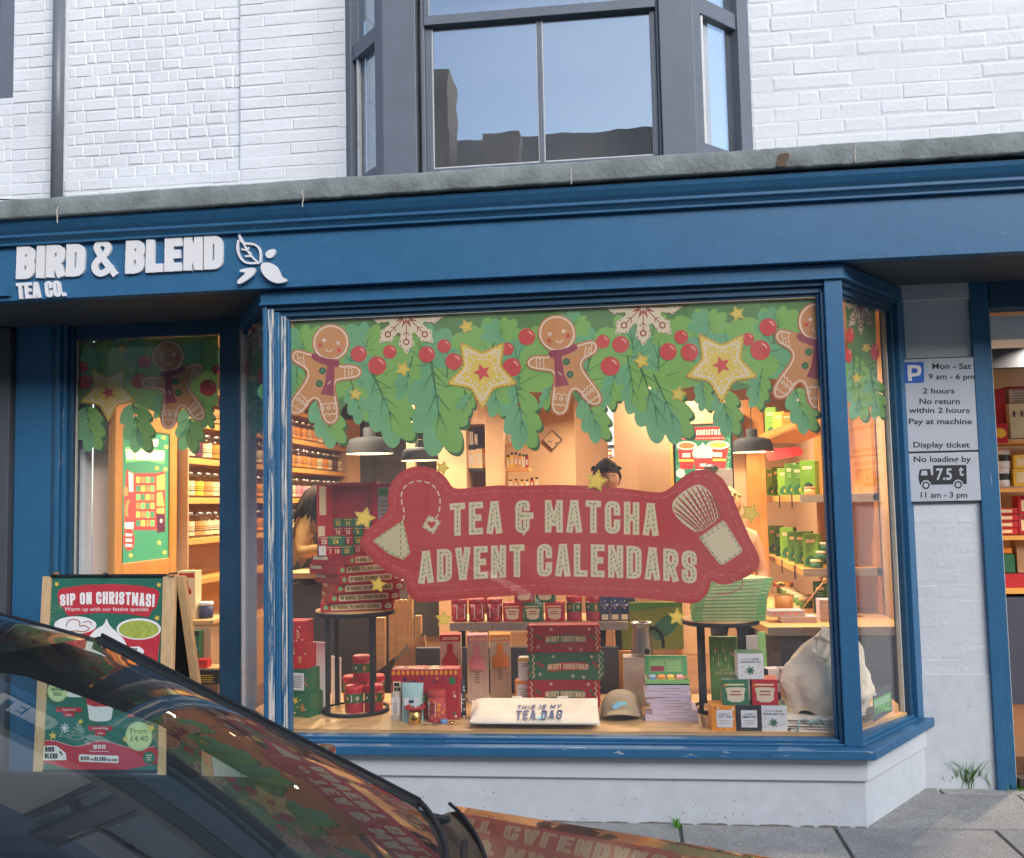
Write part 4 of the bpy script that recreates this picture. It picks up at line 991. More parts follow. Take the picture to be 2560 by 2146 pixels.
ZC, YBK, XL, XR = 2.86, 11.2, -3.15, 1.78
MB('floor_wood').box(-3.6, 3.5, YW+.1, YBK+.2, -.02, .15).build('floor', IN)
MB('ceiling').box(-3.7, 3.6, YW+.3, YBK+.3, ZC, ZC+.1).build('ceiling', IN)
MB('wall_cream').box(-3.7, XR, YBK, YBK+.12, .15, ZC).build('back_wall', IN)
mb = MB('wall_cream').box(XR, XR+.12, YW+.1, YBK, .15, ZC).box(-3.68, -3.6, 6.76, YBK, .15, ZC).build('side_wall', IN)
p = at(283, 1200, Y=6.04); q = at(217, 1200, Y=5.97); q0 = at(172, 1200, Y=5.97)
MB('wall_pink').box(-3.5, p.x, 6.04, 6.10, .15, ZC).build('wall_return', IN)
MB('wall_white').box(-3.6, q.x, 5.95, 6.03, .15, ZC).build('white_lining', IN)
# inside face of the bay: platform, back board
mb = MB('oak_top'); a = off((BL, CL, CR, BR), -.105)
mb.extr([(a[0].x, 6.2), (a[0].x+.02, 5.7), (a[1].x, 5.212), (a[2].x, 5.212), (a[3].x-.02, 5.7), (a[3].x, 6.2)], 'Z', ZD-.035, ZD)
DP = mb.build('display_platform', label='pale oak platform filling the bay window', cat='display shelf', bev=.003)
mb = MB('charcoal').extr([(a[0].x+.06, 6.2), (a[0].x+.08, 5.7), (a[1].x+.05, 5.26), (a[2].x-.05, 5.26), (a[3].x-.08, 5.7), (a[3].x-.06, 6.2)], 'Z', .15, ZD-.037); mb.build('platform_base', DP)
mb = MB('navy').box(at(1040, 1600, Y=6.28).x, at(1545, 1600, Y=6.28).x, 6.26, 6.32, .15, .70); mb.build('navy_counter', label='navy counter front behind the middle of the window display', cat='counter')
mb = MB('pine'); pbox(mb, 1546, 1628, 1600, 1760, 6.3, .04); mb.build('pine_panel', label='narrow orange pine panel behind the metal jug', cat='panel')
pbox(MB('charcoal'), 715, 1460, 985, 1790, 6.9, .5).build('service_counter', label='charcoal service counter behind the left round stand', cat='counter', bev=.005)
mb = MB('oak'); pbox(mb, 700, 1432, 800, 1448, 6.72, .7); mb.build('side_table', label='light wooden table end left of the stacked red calendars', cat='table', bev=.004)
# wooden slats of the lettered panel
SLP = thing('slatted_panel', 'hanging pale timber slats like tall letters beside the round stand', 'panel', tuple(at(1000, 1680, Y=6.6)))
for i, (x0, y0, x1, y1) in enumerate(((940, 1545, 961, 1680), (972, 1500, 990, 1655), (994, 1500, 1004, 1640), (1008, 1500, 1016, 1625), (1020, 1490, 1030, 1622), (1036, 1540, 1052, 1600))):
    a, b, c, d = at(x0, y0, Y=6.6), at(x1, y0, Y=6.6), at(x1, y1-14, Y=6.6), at(x0, y1, Y=6.6)
    MB('oak').hexa([a, b, c, d], [v+Vector((0, .05, 0)) for v in (a, b, c, d)]).build('slat', SLP, bev=.003)
mb = MB('wall_brown'); a = at(975, 1690, Y=6.7); b = at(1075, 1690, Y=6.7); c = at(1060, 1590, Y=6.7); d = at(985, 1660, Y=6.7)
mb.hexa([a, b, c, d], [v+Vector((0, .05, 0)) for v in (a, b, c, d)]).build('backing', SLP)
# structural pieces at the back, seen between the stickers
def back(nm, lb, mat, x0, y0, x1, y1, Y, d, cat='wall', bev=.004):
    return pbox(MB(mat), x0, y0, x1, y1, Y, d).build(nm, BACK, bev=bev, label=lb)
BACK = IN
back('dark_panel', 'dark grey rear wall panel behind the pendant lamps', 'charcoal', 885, 1000, 1098, 1600, 10.9, .1)
back('post', None, 'wall_brown', 1016, 1000, 1036, 1180, 9.6, .08)
back('pillar', 'cream pillar', 'wall_cream', 1100, 950, 1163, 1700, 9.4, .5); back('pillar', None, 'wall_cream', 1224, 950, 1252, 1700, 9.4, .4)
back('niche_back', None, 'wall_brown', 1160, 950, 1226, 1700, 9.9, .05); back('bulkhead', None, 'wall_cream', 1160, 900, 1226, 1062, 9.42, .4)
back('pillar', 'square brown pillar in the middle of the shop', 'wall_brown', 1554, 900, 1668, 1760, 8.4, .4); back('trim', None, 'pine', 1668, 960, 1684, 1760, 8.5, .3)
back('pillar', None, 'wall_brown', 1454, 950, 1478, 1760, 9.0, .3); back('pillar', None, 'wall_brown', 1498, 950, 1513, 1760, 9.0, .3)
pm('alcove_blue', (126, 134, 152), .8); back('alcove', 'blue grey alcove behind the shop worker', 'alcove_blue', 1505, 950, 1560, 1300, 10.6, .05)
back('beam', 'brown beam', 'wall_brown', 1700, 1000, 1826, 1062, 8.6, .25); back('door_post', None, 'wall_cream', 1852, 1000, 1884, 1760, 8.9, .2); back('pine_post', None, 'pine', 1884, 1000, 1907, 1600, 8.8, .2)
back('rear_wall', None, 'wall_cream', 1690, 1060, 1890, 1760, 9.6, .05)
# warm unseen ceiling spots; those by the glass added to brighten goods and wall
def lamp(nm, loc, pw, size, col=(1, .79, .55), spread=150):
    l = bpy.data.lights.new(nm, 'AREA'); l.shape = 'DISK'; l.size = size; l.energy = pw; l.color = col; l.spread = R(spread)
    o = bpy.data.objects.new(nm, l); COL.objects.link(o); o.location = loc; return o
LP = .86
for (x, y, pw) in ((-2.3, 7.2, 34), (-2.2, 9.2, 34), (-1.0, 8.2, 30), (.4, 8.2, 34), (-.4, 10.2, 34), (1.0, 9.6, 22), (1.05, 7.0, 24), (-1.6, 5.4, 32), (-.5, 5.4, 32), (.6, 5.4, 32), (-2.6, 6.7, 14), (-3.15, 5.95, 12), (-2.7, 5.95, 10)):
    T = thing('unseen_ceiling_spot', 'round white recessed spotlight in the shop ceiling', 'ceiling light', (x, y, ZC), 0, 'recessed ceiling spots')
    mb = MB('lamp_inner'); mb.lathe([(.05, -.012), (.06, -.012), (.062, 0)], (x, y, ZC-.001), 20, cap0=False); mb.build('rim', T)
    mb = MB('bulb'); mb.lathe([(.001, 0), (.046, 0)], (x, y, ZC-.008), 20, cap0=False, cap1=False); mb.build('lens', T)
    lamp('spot_light', (x, y, ZC-.03), pw*LP, .1)
# pendant lamps
def pendant(px_, ptop, pbot, wpx, Y, lb):
    c = at(px_, pbot, Y=Y); s = wpx/FPX*Y/.42; z = c.z
    T = thing('pendant_lamp', lb, 'pendant lamp', (c.x, Y, z), 0, 'black dome pendant lamps')
    mb = MB('lamp_black').M('lamp_black', True)
    pr = [(.21, 0), (.208, .012), (.195, .09), (.175, .125), (.13, .142), (.06, .15), (.056, .155), (.056, .225), (.04, .235), (.01, .24)]
    mb.lathe([(r*s, h*s) for r, h in pr], (c.x, Y, z), 36, cap0=False); mb.build('shade', T)
    mb = MB('lamp_inner').M('lamp_inner', True); mb.lathe([(.2085*s, .0), (.2*s, .01*s), (.188*s, .085*s), (.165*s, .118*s), (.02*s, .14*s)], (c.x, Y, z+.0005), 36, cap0=False, cap1=False); mb.build('reflector', T)
    mb = MB('bulb').M('bulb', True); mb.lathe([(.002, .03), (.022, .035), (.03, .055), (.022, .08), (.012, .1)], (c.x, Y, z), 14); mb.build('bulb', T)
    mb = MB('lamp_black').tube([(c.x, Y, z+.235*s), (c.x, Y, ZC)], .004, 6); mb.build('cord', T)
    mb = MB('gold'); mb.lathe([(.045*s, .19*s), (.05*s, .23*s)], (c.x, Y, z+.001), 20, cap0=False); mb.build('collar', T)
    l = bpy.data.lights.new('pendant_light', 'POINT'); l.energy = 6*LP; l.color = (1, .74, .45); l.shadow_soft_size = .03
    o = bpy.data.objects.new('pendant_light', l); COL.objects.link(o); o.location = (c.x, Y, z+.02)
pendant(924, 1070, 1135, 122, 7.6, 'black dome pendant lamp nearest the jar shelves'); pendant(1050, 1085, 1152, 96, 9.0, 'smaller black dome pendant lamp in front of the dark rear panel'); pendant(1881, 1070, 1131, 102, 8.2, 'black dome pendant lamp left of the green boxes')
# left wall: pine framed light box and the jar shelves
XP = -3.27
def atx(x, y): return at(x, y, X=XP)
y0_, y1_ = atx(286, 1400).y, atx(443, 1400).y
LB = thing('light_box', 'glowing green poster in an orange pine frame on the left wall', 'poster', (XP, 6.4, .15))
ia, ib = atx(307, 1250).y, atx(425, 1250).y; zt, zb_ = atx(366, 1078).z, atx(366, 1402).z
mb = MB('pine'); mb.box(XP-.035, XP, y0_, ia, .15, 2.45).box(XP-.035, XP, ib, y1_, .15, 2.45).box(XP-.035, XP, ia, ib, .15, zb_).box(XP-.035, XP, ia, ib, zt, 2.45).box(XP-.05, XP-.036, y0_, y1_, .15, 2.6)
mb.build('frame', LB, bev=.006)
ft = lambda x, y, l: at(x, y, X=XP-.012+l)
A = Art(ft); A.mat = 'screen_green'; A.poly([(307, 1060), (425, 1070), (425, 1396), (307, 1414)]); A.L(2)
zT_ = lambda x, y: (60+x/3.826, 1020+y/3.826)
ZT_ = lambda *a: [zT_(a[i], a[i+1]) for i in range(0, len(a), 2)]
A.mat = 'screen_lime'; A.poly(ZT_(970, 375, 1160, 372, 1350, 420, 1340, 540, 1160, 505, 975, 525)); A.L(4); A.mat = 'screen_cream'
k = dict(t=.2, wide=.46, gap=.1)
A.text('TEA-FILLED MAGIC!', quadmap(zT_(978, 495), zT_(1335, 505), zT_(975, 395), zT_(1338, 412), twidth('TEA-FILLED MAGIC!', **k)), **k)
A.text('24 DAYS OF', quadmap(zT_(1040, 360), zT_(1285, 372), zT_(1050, 290), zT_(1285, 300), twidth('24 DAYS OF', **k)), **k)
A.mat = 'screen_red'; A.poly(ZT_(978, 590, 1050, 625, 1265, 625, 1350, 605, 1350, 1180, 1265, 1170, 1050, 1170, 960, 1175, 958, 900)); A.ell(*zT_(1003, 1265), 14.5, 27)
A.L(6)
for r in range(6):
    for c in range(4):
        A.mat = ('screen_yellow', 'screen_orange', 'screen_lime', 'screen_green')[(r*3+c*5) % 4]; x = 1072+c*46; y = 660+r*83; A.poly(ZT_(x, y, x+38, y, x+38, y+58, x, y+58))
A.mat = 'screen_yellow'; A.poly(ZT_(1270, 655, 1345, 632, 1345, 780, 1270, 790)); A.poly(ZT_(1270, 815, 1320, 805, 1340, 940, 1270, 940)); A.poly(ZT_(1270, 965, 1340, 955, 1340, 1010, 1270, 1010))
A.mat = 'screen_plum'; A.poly(ZT_(1265, 1015, 1345, 1015, 1350, 1185, 1275, 1195)); A.mat = 'screen_cream'; A.poly(ZT_(1000, 610, 1045, 632, 1045, 805, 1005, 800)); A.poly(ZT_(965, 1095, 1050, 1095, 1045, 1160, 965, 1155))
A.ell(*zT_(1312, 1080), 3, 5); A.mat = 'screen_orange'; A.ell(*zT_(975, 800), 6, 13); A.stroke(smooth(ZT_(1000, 880, 975, 960, 985, 1040), False), 8); A.L(7); A.mat = 'screen_cream'
for y in (1215, 1265, 1315): A.poly(ZT_(972, y-14, 1034, y-10, 1034, y+14, 972, y+14))
A.mat = 'screen_yellow'
for x, y in ((1335, 285), (1362, 375), (1272, 578), (1352, 588), (1295, 1290), (1345, 1385), (1022, 1412)): A.poly(starpts(*zT_(x, y), 7, .45))
A.build('poster', LB)
SX = -3.2; SH = []
mbw = MB('shelf_wood'); zj = [round(at(720, q, X=SX).z, 3) for q in (1094, 1168, 1246)]; zj.append(round(zj[2]-(zj[1]-zj[2])*1.02, 3)); zs = [2*zj[0]-zj[1]]+zj+[zj[3]-.3]
SU = thing('wall_shelving', 'long warm lit timber wall shelves for tea jars along the left wall', 'shelving', (SX, 8.8, .15))
for z in zs: MB('shelf_wood').box(SX-.36, SX, 6.80, 10.75, z-.045, z).build('shelf', SU, bev=.004)
mb = MB('wall_cream').box(-3.6, SX, 6.785, 6.80, .15, 2.6); mb.build('end_panel', SU)
MB('wall_cream').extr([(-3.55, 10.76), (SX+.02, 10.76), (SX+.33, 11.18), (-3.55, 11.18)], 'Z', .15, 2.6).build('end_panel', SU)
MB('shelf_wood').box(SX-.36, SX+.05, 6.80, 10.75, .15, .7).build('cupboard', SU)
def jar(mat, lb, plain=None):
    T = thing('tea_jar', lb, 'jar', (0, 0, 0), 0, 'tea jars on the left wall shelves')
    mb = MB('jar_glass').M('jar_glass', True); mb.lathe([(.058, 0), (.06, .01), (.06, .145), (.045, .165)], n=18); mb.build('body', T)
    mb = MB(mat).M(mat, True); mb.lathe([(.0608, .02), (.0608, .125)], n=18, cap0=False, cap1=False); mb.build('label', T)
    mb = MB('pk_black').M('pk_black', True); mb.lathe([(.0614, .05), (.0614, .058)], n=18, cap0=False, cap1=False); mb.lathe([(.0614, .068), (.0614, .072)], n=18, cap0=False, cap1=False); mb.lathe([(.0614, .082), (.0614, .086)], n=18, cap0=False, cap1=False); mb.build('lettering', T)
    mb = MB('metal').M('metal', True); mb.lathe([(.046, .165), (.05, .168), (.05, .187), (.044, .195)], n=18); mb.build('lid', T)
    return T
jars = [jar('pk_cream', 'glass tea jar with cream label on the warm left shelves'), jar('pk_orange', 'glass tea jar with orange label on the warm left shelves'), jar('pk_yellow', 'glass tea jar with yellow label on the warm left shelves'), jar('pk_plum', 'glass tea jar with dark plum label on the warm left shelves'), jar('pk_tan', 'glass tea jar with tan label on the warm left shelves'), jar('pk_pink', 'glass tea jar with pink label on the warm left shelves')]
rd = random.Random(4); used = set()
order = {zj[0]: (0, 3, 0, 4, 1, 1, 4, 1, 0, 4), zj[1]: (0, 3, 0, 1, 4, 1, 4, 1, 0, 1), zj[2]: (0, 2, 4, 0, 5, 5, 0, 4, 1, 0), zj[3]: (0, 4, 0, 0, 1, 4, 0, 3, 1, 4)}
for z, od in order.items():
    ys = [6.93+.155*i for i in range(6)]+[7.92+.172*i for i in range(17)]
    for i, y in enumerate(ys):
        k = od[i % 10]; loc = (SX-.075-rd.uniform(0, .02), y+rd.uniform(-.01, .01), z)
        if k in used: dup(jars[k], loc, rd.uniform(-.5, .5))
        else: jars[k].location = loc; used.add(k)

# generic packaged goods --------------------------------------------------------
def carton(name, label, cat, loc, rz, dim, mat, front=None, group=None, top=None, side=None, bev=.002, tilt=0.):
    T = thing(name, label, cat, (0, 0, 0), 0, group); w, d, h = dim
    MB(mat).box(-w/2, w/2, -d/2, d/2, 0, h).build('carton', T, bev=bev)
    def pr(o, u, v, f, W, H, nm):
        A = Art.loc(o, u, v, .0003); A.mat = 'pk_white'; f(A, W, H)
        if A.v: A.build(nm, T)
    if front: pr((-w/2, -d/2-.0012, 0), (1, 0, 0), (0, 0, 1), front, w, h, 'front_print')
    if side: pr((-w/2-.0012, d/2, 0), (0, -1, 0), (0, 0, 1), side, d, h, 'side_print')
    if top: pr((-w/2, -d/2, h+.0012), (1, 0, 0), (0, 1, 0), top, w, d, 'top_print')
    T.location = loc; T.rotation_euler = (tilt, 0, rz); return T
def tin(name, label, cat, loc, rz, r, h, mats, group=None, art=None):
    """mats: body, band, lid"""
    T = thing(name, label, cat, (0, 0, 0), 0, group)
    mb = MB(mats[0]).M(mats[0], True); mb.lathe([(r*.96, 0), (r, .004), (r, h*.8)], n=28); mb.build('body', T)
    if mats[1]: mb = MB(mats[1]).M(mats[1], True); mb.lathe([(r+.0006, h*.38), (r+.0006, h*.72)], n=28, cap0=False, cap1=False); mb.build('band', T)
    mb = MB(mats[2]).M(mats[2], True); mb.lathe([(r+.0015, h*.8), (r+.002, h*.82), (r+.002, h*.97), (r-.002, h), (r*.8, h-.004)], n=28); mb.build('lid', T)
    if art:
        A = Art(lambda x, y, l: Vector(((r+.0014+l)*math.sin(x/r), -(r+.0014+l)*math.cos(x/r), y)), .0003); art(A, r, h); A.build('print', T)
    T.location = loc; T.rotation_euler = (0, 0, rz); return T
def figprint(A, x, y, s, c1='p_ginger', c2='p_icing'):
    A.mat = c1; A.ell(x, y+s*.55, s*.26, n=12); A.stroke([(x-s*.55, y+s*.2), (x, y+s*.12), (x+s*.55, y+s*.2)], s*.24); A.stroke([(x, y+s*.3), (x, y-.25*s)], s*.38); A.stroke([(x, y-.1*s), (x-s*.3, y-s*.7)], s*.24); A.stroke([(x, y-.1*s), (x+s*.3, y-s*.7)], s*.24)
def flake(A, x, y, s, m='p_snow'):
    A.mat = m
    for i in range(3): a = R(60*i+15); A.stroke([(x-s*math.cos(a), y-s*math.sin(a)), (x+s*math.cos(a), y+s*math.sin(a))], s*.3)
def lines(A, x0, x1, y0, y1, n, m='pk_black', w=.35):
    A.mat = m; st = (y1-y0)/n
    for i in range(n): y = y0+st*(i+.5); e = (x1-x0)*random.uniform(0, .3); A.rect(x0+e*.5, y-st*w/2, x1-e*.5, y+st*w/2)
def festive(A, w, h):
    for i in range(9):
        x, y = random.uniform(.1, .9)*w, random.uniform(.1, .9)*h; A.mat = random.choice(('p_snow', 'pk_cream', 'pk_green')); A.poly(starpts(x, y, w*.05, .5))
    A.L(3); A.mat = 'p_yellow'; A.poly(starpts(w*.3, h*.68, w*.17, .5)); figprint(A, w*.66, h*.4, w*.2)
def spots(A, w, h):
    rd = random.Random(int(w*1e5))
    for i in range(16): A.mat = rd.choice(('p_redl', 'p_cream', 'p_redl')); A.ell(rd.uniform(.1, .9)*w, rd.uniform(.08, .92)*h, w*rd.uniform(.03, .09), n=10)

# shelves of tins at the back -------------------------------------------------------
def backtin(px_, y0, y1, wpx, Y, mat, lb, grp, capm='pk_black'):
    p = at(px_, y1, Y=Y); h = at(px_, y0, Y=Y).z-p.z; w = wpx/FPX*Y
    mb = MB(mat); mb.box(p.x-w/2, p.x+w/2, Y, Y+w, p.z, p.z+h*.82); mb.M(capm).box(p.x-w*.42, p.x+w*.42, Y+.004, Y+w-.004, p.z+h*.82, p.z+h); mb.M('pk_white').box(p.x-w*.3, p.x+w*.3, Y-.002, Y, p.z+h*.2, p.z+h*.6)
    return mb.build('tea_tin', label=lb, cat='tin', group=grp)
N1 = thing('niche_shelf', 'dark shelf board of the rear niche between two cream pillars', 'shelf', tuple(at(1193, 1180, Y=9.5)))
pbox(MB('pk_black'), 1166, 1172, 1216, 1180, 9.5, .3).build('board', N1)
for i, (x, y0, y1, w, m) in enumerate(((1179, 1115, 1171, 22, 'pk_cream'), (1198, 1112, 1171, 17, 'pk_cream'), (1213, 1108, 1171, 11, 'pk_orange'), (1178, 1072, 1112, 10, 'pk_white'), (1190, 1080, 1111, 8, 'pk_white'))):
    backtin(x, y0, y1, w, 9.52+.01*i, m, ('broad cream tin in the rear niche', 'second cream tin in the rear niche', 'thin orange tin at the right of the rear niche', 'tall white bottle topping the niche tins', 'short white bottle topping the niche tins')[i], 'goods in the rear niche')
RS = thing('rear_rack', 'small dark rack of tins against the bright rear wall', 'rack', tuple(at(1300, 1240, Y=9.7)))
pbox(MB('pk_black'), 1252, 1040, 1257, 1300, 9.7, .25).build('upright', RS)
for y, x1 in ((1106, 1320), (1170, 1322)): pbox(MB('shelf_wood'), 1257, y, x1, y+8, 9.7, .25).build('board', RS)
pbox(MB('shelf_wood'), 1255, 1222, 1360, 1230, 9.7, .3).build('board', RS)
rd = random.Random(9)
for y1, y0, xs_ in ((1105, 1078, (1264, 1273, 1282, 1291, 1300, 1311)), (1169, 1134, (1262, 1271, 1280, 1290, 1300, 1309, 1317)), (1221, 1196, (1276, 1290, 1305, 1318, 1330, 1342))):
    for i, x in enumerate(xs_):
        m = rd.choice(('pk_cream', 'pk_tan', 'pk_cream', 'pk_redd' if i > 3 else 'pk_yellow')); backtin(x, y0+rd.uniform(-4, 4), y1, 8, 9.72, m, {'pk_cream': 'small cream tin on the rear rack', 'pk_tan': 'small tan tin on the rear rack', 'pk_redd': 'small dark red tin on the rear rack', 'pk_yellow': 'small yellow tin on the rear rack'}[m], 'tins on the rear rack')
# framed diamond picture
c = at(1381, 1100, Y=11.17); s = .115
DM = thing('diamond_picture', 'small diamond shaped framed picture on the bright rear wall', 'picture', tuple(c))
mb = MB('pk_black')
for a in range(4):
    A1, A2 = R(90*a), R(90*a+90); o1, o2 = Vector((math.cos(A1), 0, math.sin(A1))), Vector((math.cos(A2), 0, math.sin(A2)))
    q = [c+o1*s, c+o2*s, c+o2*s*.92, c+o1*s*.92]; mb.hexa(q, [v+Vector((0, -.02, 0)) for v in q])
mb.build('frame', DM)
A = Art(lambda x, y, l: c+Vector((x*s, -.004-l, y*s)), .001); A.mat = 'wall_cream'; A.poly([(.92, 0), (0, .92), (-.92, 0), (0, -.92)]); A.L(2); A.mat = 'pk_black'
A.stroke([(-.5, -.2), (-.25, -.12), (-.1, -.3)], .08); A.stroke([(.25, -.4), (.5, -.28)], .12)
for i in range(7): A.ell(rd.uniform(-.4, .4), rd.uniform(-.1, .5), .03, n=8)
A.build('picture', DM)
# bright slot, its light painted in as glow, and alcove shelf
pm('glow_strip', (255, 206, 120), .5, emit=.7, var=0)
pbox(MB('glow_strip'), 1478, 1055, 1498, 1300, 10.9, .04).build('lit_slot', label='tall glowing yellow slot in the rear wall left of the worker', cat='wall light')
mb = MB('pk_black'); pbox(mb, 1512, 1112, 1554, 1120, 10.3, .2); mb.build('alcove_shelf', label='dark shelf in the blue grey alcove', cat='shelf')
for i, (x, y0, y1) in enumerate(((1524, 1125, 1140), (1528, 1142, 1160), (1540, 1140, 1160))): backtin(x, y0, y1, 11, 10.3, 'pk_orange', 'amber jar in the blue grey alcove', 'amber jars in the alcove')
# right: lit menu screen, till, red sign, lamp shelf unit
YM = 8.0
SCN = thing('menu_screen', 'bright menu screen with three red festive cups right of the brown pillar', 'screen', tuple(at(1758, 1240, Y=YM)))
pbox(MB('pk_black'), 1687, 1060, 1830, 1260, YM+.004, .04).build('casing', SCN)
fm = lambda x, y, l: at(x, y, Y=YM-l)
A = Art(fm, .001); A.mat = 'screen_green'; A.poly([(1688, 1068), (1826, 1060), (1830, 1255), (1690, 1255)])
zM = lambda x, y: (1600+x/3.2308, 740+y/3.2308)
A.L(1); A.mat = 'screen_red'; A.poly([zM(*p) for p in ((300, 1095), (400, 1060), (600, 1055), (705, 1065), (695, 1145), (670, 1168), (340, 1165), (325, 1125))]); A.L(2); A.mat = 'screen_cream'
k = dict(t=.21, wide=.46, gap=.09); A.text('SIP ON CHRISTMAS!', quadmap(zM(305, 1132), zM(690, 1118), zM(312, 1092), zM(690, 1072), twidth('SIP ON CHRISTMAS!', **k), 1.5), **k); A.dash([zM(345, 1152), zM(675, 1148)], 1.6, 6, 2)
for cx_, y0, w, cm in ((377, 1210, 82, 'screen_orange'), (632, 1205, 92, 'screen_yellow')):
    A.mat = 'screen_red'; A.L(1); A.poly([zM(cx_-w*.9, y0), zM(cx_+w*.9, y0), zM(cx_+w*.62, y0+190), zM(cx_-w*.62, y0+190)]); A.L(3); A.mat = 'screen_cream'; A.ell(*zM(cx_, y0), w/3.23, 11); A.mat = cm; A.ell(*zM(cx_, y0), w/3.23*.78, 7.5); A.mat = 'screen_cream'; A.rect(*zM(cx_-35, y0+60), *zM(cx_+30, y0+95)); A.mat = 'screen_yellow'; A.rect(*zM(cx_-62, y0+110), *zM(cx_+62, y0+130))
A.mat = 'screen_red'; A.L(4); A.poly([zM(432, 1310), zM(590, 1310), zM(572, 1400), zM(450, 1400)]); A.mat = 'screen_cream'; A.poly(smooth([zM(*p) for p in ((505, 1178), (520, 1205), (575, 1230), (600, 1280), (575, 1320), (510, 1328), (440, 1318), (418, 1275), (440, 1225), (492, 1210))])); A.rect(*zM(485, 1355), *zM(535, 1378)); A.ell(*zM(328, 1432), 11)
rd = random.Random(3); A.mat = 'screen_cream'
for i in range(50): x = rd.choice((rd.uniform(285, 315), rd.uniform(700, 732))); A.ell(*zM(x, rd.uniform(1150, 1420)), rd.uniform(.5, 1.2), n=6)
A.build('screen', SCN)
TL = thing('till_screen', 'pale grey back of a till screen below the bright menu', 'till', tuple(at(1800, 1330, Y=7.6)))
mb = MB('pk_grey'); pbox(mb, 1742, 1172, 1831, 1330, 7.6, .03); mb.build('panel', TL, bev=.004)
mb = MB('pk_black').M('pk_black', True); a = at(1778, 1172, Y=7.62); mb.lathe([(.06, 0), (.055, .012), (.03, .028), (.001, .034)], (a.x, a.y, a.z), 16); mb.build('knob', TL)
# ------------------------------------------------------------------ goods in the window
def onz(x, y, z=ZD): return at(x, y, Z=z)
def wpx(n, Y): return n/FPX*Y
# stack of four gift boxes at the left post
gf = lambda c: (lambda A, w, h: festive(A, w, h))
def labelled(A, w, h):
    for i in range(10): A.mat = random.choice(('pk_red', 'p_redl')); x = random.choice((random.uniform(.03, .15), random.uniform(.85, .97)))*w; A.ell(x, random.uniform(.1, .9)*h, w*.05, n=10)
    A.L(3); A.mat = 'pk_white'; A.rect(.17*w, .12*h, .84*w, .84*h); A.L(5); lines(A, .22*w, .8*w, .2*h, .75*h, 8)
b0 = onz(752, 1797); sz = .135; bx = b0.x-.012; by = b0.y+.10
for i, (m, f, lb, dx, rz) in enumerate((('pk_green', festive, 'green gift box with star print, bottom of the four by the left post', .012, -.30), ('pk_green', labelled, 'green gift box with white text label, third down by the left post', -.005, -.22), ('pk_red', festive, 'red gift box with star print, second down by the left post', -.02, -.05), ('pk_red', festive, 'red gift box, topmost of the four by the left post', -.032, -.02))):
    carton('gift_box', lb, 'gift box', (bx+dx, by, ZD+i*.136), rz, (sz, sz, .135), m, f, 'gift boxes by the left post', side=f, top=(lambda A, w, h: None))
for x0, x1, y0, y1, Y, lb in ((765, 822, 1603, 1752, 5.75, 'white card panel standing behind the four gift boxes'), (828, 852, 1640, 1752, 5.95, 'narrow white card leaning behind the left round stand')):
    a, b, c, d = at(x0, y1, Y=Y), at(x1, y1-10, Y=Y), at(x1, y0+5, Y=Y), at(x0, y0, Y=Y); a.z = b.z = ZD
    MB('pk_white').hexa([a, b, c, d], [v+Vector((0, .012, 0)) for v in (a, b, c, d)]).build('card_panel', label=lb, cat='card')
# round black stands
def stand(px_, pyb, rb, topy_, rt, lb, ang):
    c = onz(px_, pyb); T = thing('display_stand', lb, 'stand', tuple(c)); zt = at(px_, topy_, Y=c.y).z
    mb = MB('lamp_black').M('lamp_black', True); mb.lathe([(rb-.016, 0), (rb, 0), (rb, .02), (rb-.016, .02)], tuple(c), 40, cap0=False, cap1=False); mb.build('base_ring', T)
    mb = MB('oak_top').M('oak_top', True); mb.lathe([(.001, 0), (rb-.017, 0), (rb-.017, .012), (.001, .012)], tuple(c), 40); mb.build('base_board', T)
    for a in ang:
        x, y = c.x+rb*.93*math.cos(a), c.y+rb*.93*math.sin(a); MB('lamp_black').box(x-.012, x+.012, y-.012, y+.012, ZD, zt-.02).build('post', T, bev=.002)
    mb = MB('lamp_black').M('lamp_black', True); mb.lathe([(rt-.012, -.03), (rt, -.03), (rt, -.008), (rt-.012, -.008)], (c.x, c.y, zt), 40, cap0=False, cap1=False); mb.build('top_ring', T)
    mb = MB('oak_top').M('oak_top', True); mb.lathe([(.001, -.01), (rt-.002, -.01), (rt, -.006), (rt-.002, 0), (.001, 0)], (c.x, c.y, zt), 40); mb.build('top_board', T)
    return c, zt
cL, zL_ = stand(890, 1778, .195, 1522, .232, 'round black metal stand with oak top holding the red calendars', (-2.35, -.75, 1.2, 2.5))
cR, zR_ = stand(1810, 1775, .175, 1545, .215, 'round black metal stand with oak top holding the green calendars', (-2.5, -1.0, .6, 2.2))
def tinart(A, r, h):
    figprint(A, r*.35, h*.54, h*.15); A.mat = 'p_snow'; flake(A, -r*.65, h*.56, h*.07); A.mat = 'p_yellow'; A.poly(starpts(-r*1.6, h*.55, h*.09, .5)); A.poly(starpts(r*1.5, h*.55, h*.09, .5))
def tinart2(A, r, h):
    A.mat = 'p_yellow'; A.poly(starpts(-r*.55, h*.55, h*.1, .5)); flake(A, r*.6, h*.56, h*.09); A.mat = 'pk_white'; A.rect(-r*.06, h*.42, r*.02, h*.68)
zb2 = ZD+.012; rt_, ht_ = .053, .152
